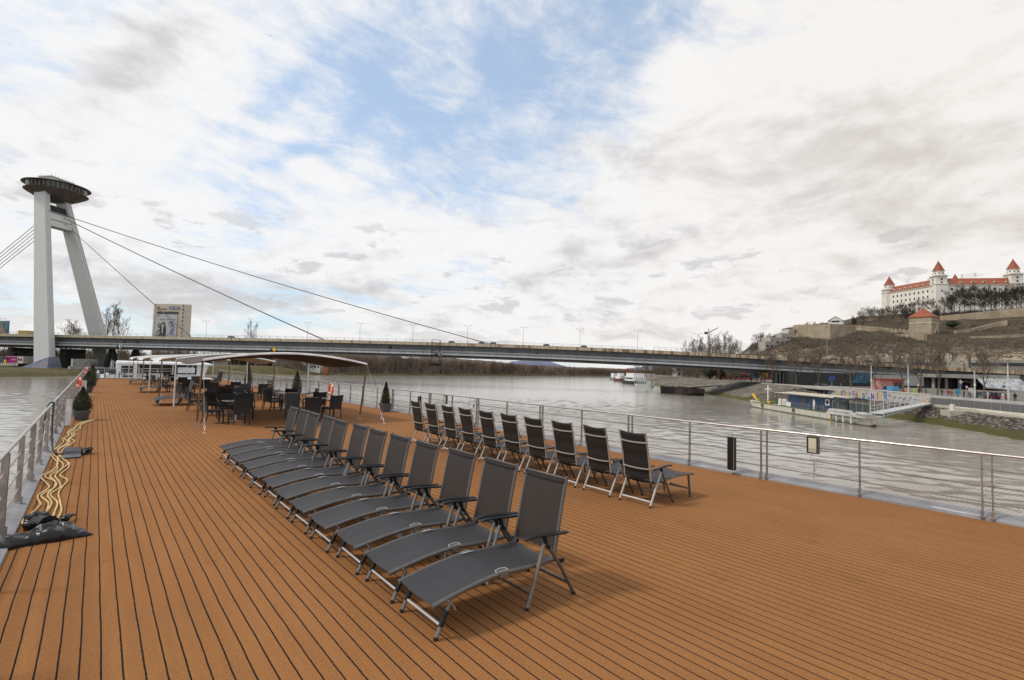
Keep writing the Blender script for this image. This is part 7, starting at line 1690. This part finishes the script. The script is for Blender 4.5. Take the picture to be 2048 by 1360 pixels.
for x, yt, yb, dp, l in ((1847, 708, 724, 225, 'left'), (1940, 712, 728, 218, 'right')):
    p = far(x, yb, dp); h = far(x, yt, dp).z - p.z; m = MB(); m.tube([(0, 0, -3), (0, 0, h)], .30, 6); m.box((0, 0, h), (2.2, .5, .3)); o = m.build('dark_post', win_d); o.location = p; tag(o, l + ' of two dark T-shaped posts behind the bridge ramp', 'post')
def person_mesh(seed):
    rg = random.Random(seed); me = D.meshes.new('p'); st = rg.uniform(-.18, .18)
    vs_ = [(0, 0, .95), (0, 0, 1.18), (0, 0, 1.42), (0, 0, 1.52), (.02, 0, 1.66), (0, .1, .90), (.05 + st, .12, .48), (st * .4, .12, .06), (.14 + st * .4, .12, .03), (0, -.1, .90), (.05 - st, -.12, .48), (-st * .6, -.12, .06), (.14 - st * .6, -.12, .03), (0, .20, 1.40), (-.02, .26, 1.14), (.10, .24, .92), (0, -.20, 1.40), (-.02, -.26, 1.14), (.10, -.24, .92)]
    ed = [(0, 1), (1, 2), (2, 3), (3, 4), (0, 5), (5, 6), (6, 7), (7, 8), (0, 9), (9, 10), (10, 11), (11, 12), (2, 13), (13, 14), (14, 15), (2, 16), (16, 17), (17, 18)]
    rad = [.17, .16, .17, .06, .105, .11, .075, .05, .045, .11, .075, .05, .045, .075, .055, .04, .075, .055, .04]
    me.from_pydata(vs_, ed, []); o = D.objects.new('p', me); COL.objects.link(o); sk = o.modifiers.new('s', 'SKIN'); sb_ = o.modifiers.new('u', 'SUBSURF'); sb_.levels = 1; sb_.render_levels = 1
    for v_, r in zip(me.skin_vertices[0].data, rad): v_.radius = (r, r)
    me.skin_vertices[0].data[0].use_root = True
    dg = bpy.context.evaluated_depsgraph_get(); out_ = D.meshes.new_from_object(o.evaluated_get(dg)); D.objects.remove(o); return out_
pm = [person_mesh(1), person_mesh(5)]
cl = {'navy': (.02, .025, .06), 'white': (.6, .6, .58), 'black': (.015, .015, .016), 'red': (.30, .03, .03), 'olive': (.07, .07, .03), 'grey': (.18, .18, .18), 'yellow-green': (.45, .55, .05), 'tan': (.28, .19, .11)}
ppl = [(1816, 'navy', 148), (1829, 'yellow-green', 128), (1838, 'black', 128), (1845, 'tan', 127), (1852, 'grey', 127), (1884, 'olive', 124), (1904, 'tan', 120), (1928, 'black', 116), (1938, 'grey', 116), (1953, 'navy', 112), (1976, 'white', 108), (1984, 'navy', 106), (1992, 'black', 106), (2006, 'white', 104), (2014, 'tan', 104), (2030, 'black', 102)]
for i, (x, c_, dp) in enumerate(ppl):
    p = far(x, 790, dp); p.z = -2.08; mm_ = pm[i % 2].copy(); mm_.materials.clear(); mm_.materials.append(MM('coat_' + c_, cl[c_], .8, var=.1)); o = D.objects.new('person', mm_); COL.objects.link(o); o.location = p; o.rotation_euler.z = rg.uniform(0, 6.28)
    tag(o, 'person in a ' + c_ + ' coat on the promenade, ' + ORD[i] + ' from the left', 'person', 'pedestrians behind the river wall')
    h_ = MB().ball((.0, 0, 1.73), .095, 8, 1.0).build('hair', MM('hair_brown', (.05, .03, .02), .8)); h_.parent = o
# vehicles
def car(nm, label, p, rz, col_, L=4.3, Wd=1.75, H=1.45, van=False, group=None):
    t = thing(nm, label, 'van' if van else 'car', p, rz, group); mt_ = MM('paint_%d%d%d' % tuple(int(c * 99) for c in col_), col_, .25, .1, var=0); h1 = .95 if van else .78
    prof = [(-L / 2, .30), (-L / 2 + .03, .62), (-L / 2 + .25, h1 + .02), (-L * .18, h1 + .06), (L / 2 - .25 if van else L * .38, h1 + .05), (L / 2, h1 - .1), (L / 2 - .02, .30)]
    m = MB(); m.extr([(x, -Wd / 2, z) for x, z in prof], (0, Wd, 0)); m.build('body', mt_, t, smooth=False)
    a, b_, c_, d_ = (-L * .33, -L * .20, L * .18, L * .36) if not van else (-L * .40, -L * .24, L * .47, L * .485); w0, w1 = Wd / 2 - .02, Wd / 2 - .16
    m = MB(); m.hexa([(a, -w0, h1), (d_, -w0, h1), (d_, w0, h1), (a, w0, h1), (b_, -w1, H), (c_, -w1, H), (c_, w1, H), (b_, w1, H)]); m.build('windows', glass_d, t, smooth=False)
    MB().span((b_ - .05, -w1 - .01, H - .01), (c_ + .05, w1 + .01, H + .04)).build('roof', mt_, t)
    if van: MB().hexa([(-.2, -w0 - .01, h1), (d_ + .01, -w0 - .01, h1), (d_ + .01, w0 + .01, h1), (-.2, w0 + .01, h1), (-.2, -w1 - .01, H), (c_ + .01, -w1 - .01, H), (c_ + .01, w1 + .01, H), (-.2, w1 + .01, H)]).build('cargo_sides', mt_, t, smooth=False)
    for sx_ in (-L * .31, L * .31):
        for sy_ in (-1, 1): w_ = MB().lathe([(.18, -.1), (.32, -.09), (.32, .09), (.18, .1)], 14, (sx_, sy_ * (Wd / 2 - .06), .32), M=Matrix.Rotation(pi / 2, 3, 'X')).build('wheel', blackp, t)
    for sy_ in (-1, 1): MB().box((-L / 2 + .02, sy_ * (Wd / 2 - .25), .62), (.06, .34, .14)).build('headlight', white_l, t)
    return t
rzb = atan2(DD.y, DD.x)
for s, c_, l in ((81, (.16, .12, .09), 'brown car on the bridge just right of the poster building'), (176, (.05, .05, .055), 'dark car right beside the maintenance cradle'), (188, (.03, .03, .035), 'black car near the end of the longest cable'), (192.5, (.25, .25, .26), 'grey car just behind the black one at the longest cable'), (213, (.3, .3, .3), 'small grey car on the middle of the bridge'), (227, (.04, .04, .04), 'dark car at the lamp post above the far blue hill'), (304, (.05, .05, .055), 'dark car on the bridge near the hill foot'), (313, (.35, .03, .02), 'red car low on the ramp'), (324, (.55, .56, .58), 'silver estate car coming down the bridge ramp')):
    car('car', l, W(s, 3.2, zb(s) - .74), rzb + (pi if s > 200 else 0), c_, H=1.55, group='cars driving over the bridge')
def pcar(x, y, dp, c_, l, van=False, rz=0.0): p = far(x, y, dp); p.z = -2.08; return car('van' if van else 'car', l, p, atan2(NN.y, NN.x) + rz, c_, 4.6 if van else 4.3, 1.8, 1.9 if van else 1.45, van, 'vehicles on the promenade road')
pcar(1781, 785, 134, (.10, .30, .52), 'light blue delivery van behind the coloured river wall', True, pi)
for x, y, dp, c_, l in ((1612, 772, 172, (.5, .52, .54), 'silver car behind the left river wall'), (1630, 772, 170, (.12, .16, .24), 'dark blue car between two silver ones behind the left wall'), (1648, 773, 164, (.45, .46, .48), 'silver hatchback at the corner of the coloured wall'), (1970, 792, 116, (.16, .18, .24), 'grey-blue car at the right behind the pedestrians'), (1996, 792, 112, (.20, .02, .02), 'dark red car behind the pedestrians at the right'), (1560, 770, 190, (.4, .41, .42), 'pale car beside the ribbed pier')): pcar(x, y, dp, c_, l)
for i, (x, dp, L) in enumerate(((1468, 260, 12), (1486, 255, 12))):
    p = far(x, 764, dp); t = thing('bus', ('left', 'right')[i] + ' of two red buses on the quay road under the bridge', 'bus', (p.x, p.y, -1.1), atan2(RT.y, RT.x)); MB().span((-L / 2, 0, .35), (L / 2, 2.5, 3.0)).build('body', MM('bus_red', (.38, .02, .02), .35), t, smooth=False)
    MB().span((-L / 2 + .3, -.03, 1.3), (L / 2 - .3, .0, 2.4)).build('windows', glass_d, t)
    for xx in (-L * .32, L * .32): MB().lathe([(.2, -.1), (.5, -.09), (.5, .09), (.2, .1)], 12, (xx, .05, .5), M=Matrix.Rotation(pi / 2, 3, 'X')).build('wheel', blackp, t)
# low buildings beyond the quay trees
qz = [(1385, 350, 22, 15, gy, 'long pale apartment building glimpsed between the quay trees'), (1480, 290, 24, 14, gy, 'pale grey office building behind the red buses'), (1519, 292, 22, 6, MM('crimson_wall', (.22, .015, .03), .7), 'low crimson pavilion behind the ribbed pier'), (1440, 310, 18, 9, mat('pink_house', (.45, .25, .22), .8), 'pink building behind the quay evergreens')]
for x, dp, wd, h, mt_, l in qz:
    p = far(x, 760, dp); p.z = -1.2; t = thing('quay_building', l, 'building', p, atan2(RT.y, RT.x)); MB().span((-wd / 2, 0, 0), (wd / 2, 10, h)).build('wall', mt_, t, smooth=False)
    for k in range(int(wd / 3.2)):
        for lv in range(int(h / 3.4)): MB().box((-wd / 2 + 1.8 + k * 3.2, -.02, 2 + lv * 3.3), (1.5, .12, 1.6)).build('window', win_d, t)
    MB().span((-wd / 2 - .3, -.3, h), (wd / 2 + .3, 10.3, h + .5)).build('roof', br_t, t, smooth=False)
def board(nm, label, x, y, dp, wd, h, mt_, leg=1.6, cat='sign'):
    p = far(x, y, dp); t = thing(nm, label, cat, (p.x, p.y, -2.1 if dp < 200 else -1.1), atan2(RT.y, RT.x)); z0 = p.z - t.location.z
    MB().box((0, 0, z0), (wd, .25, h)).build('panel', mt_, t); m = MB(); m.tube([(0, .1, 0), (0, .1, z0 - h / 2)], .12, 6); m.build('stand', g_steel, t); return t
t = board('billboard', 'blue and yellow billboard beside the red buses', 1512, 749, 230, 5.0, 3.2, MM('blue_board', (.03, .09, .25), .5)); MB().box((1.2, -.15, 4.6 - .6), (1.4, .08, 1.6)).build('yellow_print', MM('sign_yellow', (.85, .47, .01), .5), t)
board('billboard', 'yellow and dark poster board left of the ribbed pier', 1527, 750, 220, 3.6, 2.8, mat('mixed_poster', (.45, .33, .04), .5, var=.4, vscale=1.2)); board('billboard', 'dark framed billboard between the quay trees', 1682, 757, 150, 3.6, 2.4, mat('dark_poster', (.05, .035, .03), .5, var=.4, vscale=1.5)); board('info_board', 'small blue information sign left of the dark framed billboard', 1664, 757, 150, 1.5, 1.5, MM('blue_board', (.03, .09, .25), .5))
board('info_board', 'light blue poster stand behind the river wall at the right', 1916, 783, 118, 1.3, 1.2, MM('lightblue_poster', (.12, .40, .55), .5)); board('info_board', 'pink round poster stand behind the river wall', 1897, 784, 120, .9, .8, MM('pink_poster', (.55, .12, .14), .5)); board('info_board', 'white notice stand beside the white mast', 1942, 781, 116, 1.0, 1.2, wh); board('info_board', 'orange litter column behind the coloured wall', 1816, 781, 128, .5, 1.0, MM('orange_bin', (.65, .28, .02), .5), cat='bin')
for x, y, l in ((1922, 764, 'yellow and white diamond priority sign left of the striped mast'), (2008, 766, 'yellow and white diamond priority sign near the rightmost mast')):
    p = far(x, y, 112); t = thing('road_sign', l, 'road sign', (p.x, p.y, -2.1), atan2(RT.y, RT.x)); z0 = p.z + 2.1; MB().tube([(0, .1, 0), (0, .1, z0 + .4)], .05, 5).build('post', galv, t)
    MB().extr([(0, 0, z0 - .42), (.42, 0, z0), (0, 0, z0 + .42), (-.42, 0, z0)], (0, .04, 0)).build('diamond', white_l, t); MB().extr([(0, -.02, z0 - .24), (.24, -.02, z0), (0, -.02, z0 + .24), (-.24, -.02, z0)], (0, .015, 0)).build('yellow_centre', MM('sign_orange', (.75, .27, .01), .5), t); MB().box((0, .03, z0 - .75), (.6, .04, .4)).build('blue_plate', MM('blue_board', (.03, .09, .25), .5), t)
for x, y, l in ((1836, 770, 'left'), (1933, 774, 'right')):
    p = far(x, y, 118); t = thing('road_sign', 'red and white round road sign behind the wall, ' + l + ' one', 'road sign', (p.x, p.y, -2.1), atan2(RT.y, RT.x)); z0 = p.z + 2.1; MB().tube([(0, .1, 0), (0, .1, z0 + .3)], .05, 5).build('post', galv, t); MB().lathe([(1e-4, 0), (.36, 0), (.36, .04), (1e-4, .04)], 14, (0, 0, z0), M=Matrix.Rotation(pi / 2, 3, 'X')).build('red_disc', MM('sign_red', (.45, .03, .03), .5), t); MB().lathe([(1e-4, 0), (.24, 0), (.24, .02), (1e-4, .02)], 14, (0, -.05, z0), M=Matrix.Rotation(pi / 2, 3, 'X')).build('white_disc', white_l, t)
# red kiosk with graffiti, station hall under the bridge, canopy
p = far(1786, 787, 150); t = thing('kiosk', 'red two-tier kiosk covered in white graffiti under the bridge', 'kiosk', (p.x, p.y, -2.1), atan2(RT.y, RT.x)); MB().span((-3.6, 0, 0), (3.2, 4, 3.4)).build('wall', mat('red_graffiti_wall', (.38, .05, .035), .7, col2=(.50, .34, .30), vscale=1.6), t, smooth=False); MB().span((-3.8, -.3, 3.4), (3.4, 4, 3.8)).build('roof', MM('kiosk_red', (.40, .05, .03), .6), t); MB().span((.2, -.08, 1.0), (2.9, -.01, 2.6)).build('shutter', win_d, t)
for k in range(4): MB().span((.0, -.12, 2.7 + .0 + k * .16), (3.2, -.04, 2.78 + k * .16)).build('red_slat', MM('kiosk_red', (.40, .05, .03), .6), t)

t = thing('station_hall', 'dark bus station hall with pale panels below the bridge ramp', 'building', W(330, -6, -2.1), atan2(RT.y, RT.x))
MB().span((-34, 3, 0), (30, 8, 5.2)).build('back_wall', MM('hall_dark', (.035, .035, .035), .8), t, smooth=False); MB().span((-7.5, 2.8, 1.6), (9, 2.98, 5.0)).build('pale_panels', mat('hall_pale', (.34, .33, .31), .7, var=.08), t, smooth=False); MB().span((-15.5, 2.8, 2.0), (-8, 2.98, 5.0)).build('blue_mural', mat('hall_mural', (.03, .09, .14), .7, var=.4, vscale=.5), t, smooth=False)
for k in range(5): MB().tube([(11 + k * 4.2, 1.4, 0), (11 + k * 4.2, 1.4, 5.2)], .45, 8).build('column', gy, t)
MB().hexa([(9, -3, 4.6), (34, -4, 4.4), (34, 6, 4.4), (9, 6, 4.6), (9, -3, 5.7), (34, -4, 5.9), (34, 6, 5.9), (9, 6, 5.7)]).build('canopy_roof', mat('canopy_concrete', (.34, .32, .28), .8, var=.1, vscale=.4), t, smooth=False)
MB().hexa([(21, -6, 1.8), (34, -8, .4), (34, -4.1, 4.3), (21, -3.2, 4.5), (21, -6, 2.1), (34, -8, .8), (34, -4.1, 4.7), (21, -3.2, 4.9)]).build('glass_awning', mat('awning_glass', (.40, .42, .42), .4, var=.2, vscale=.8), t, smooth=False)
m = MB()
for k in range(3): m.span((-10 + k * 14, .6, 0), (-4 + k * 14, 2.2, 2.2))
# birds
m = MB(); m.lathe([(1e-4, -.16), (.05, -.08), (.06, .04), (1e-4, .2)], 8, (0, 0, 0), M=Matrix.Rotation(pi / 2, 3, 'X')); m.quad((0, -.06, .02), (0, .06, .02), (.30, .0, .12), (.55, -.08, .03)); m.quad((0, .06, .02), (0, -.06, .02), (-.55, -.08, .03), (-.30, .0, .12))
o = m.build('bird', blackp); o.location = far(541, 72, 150); tag(o, 'tiny dark bird flying high in the upper left sky', 'bird')
for x, y, l in ((249, 684.5, 'black bird box left on the bridge girder'), (275, 685, 'pair of dark fixtures on the bridge girder'), (1024, 706, 'dark fixture in the middle of the bridge girder'), (1074, 708.5, 'dark blob right of the girder middle'), (1238, 717, 'dark fixture on the girder near the far ships'), (780, 695.5, 'red and black fixture on the girder above the canopy corner')):
    d = ray(x, y); q_ = 2.6; tt = (T0 + NN * q_).dot(NN) / V((d.x, d.y)).dot(NN); p = CAM + d * tt; m = MB(); m.box((0, 0, 0), (.9, .5, .7)); m.lathe([(.3, .35), (.15, .7)], 8); o = m.build('girder_fixture', win_d); o.location = p; tag(o, l, 'fixture')
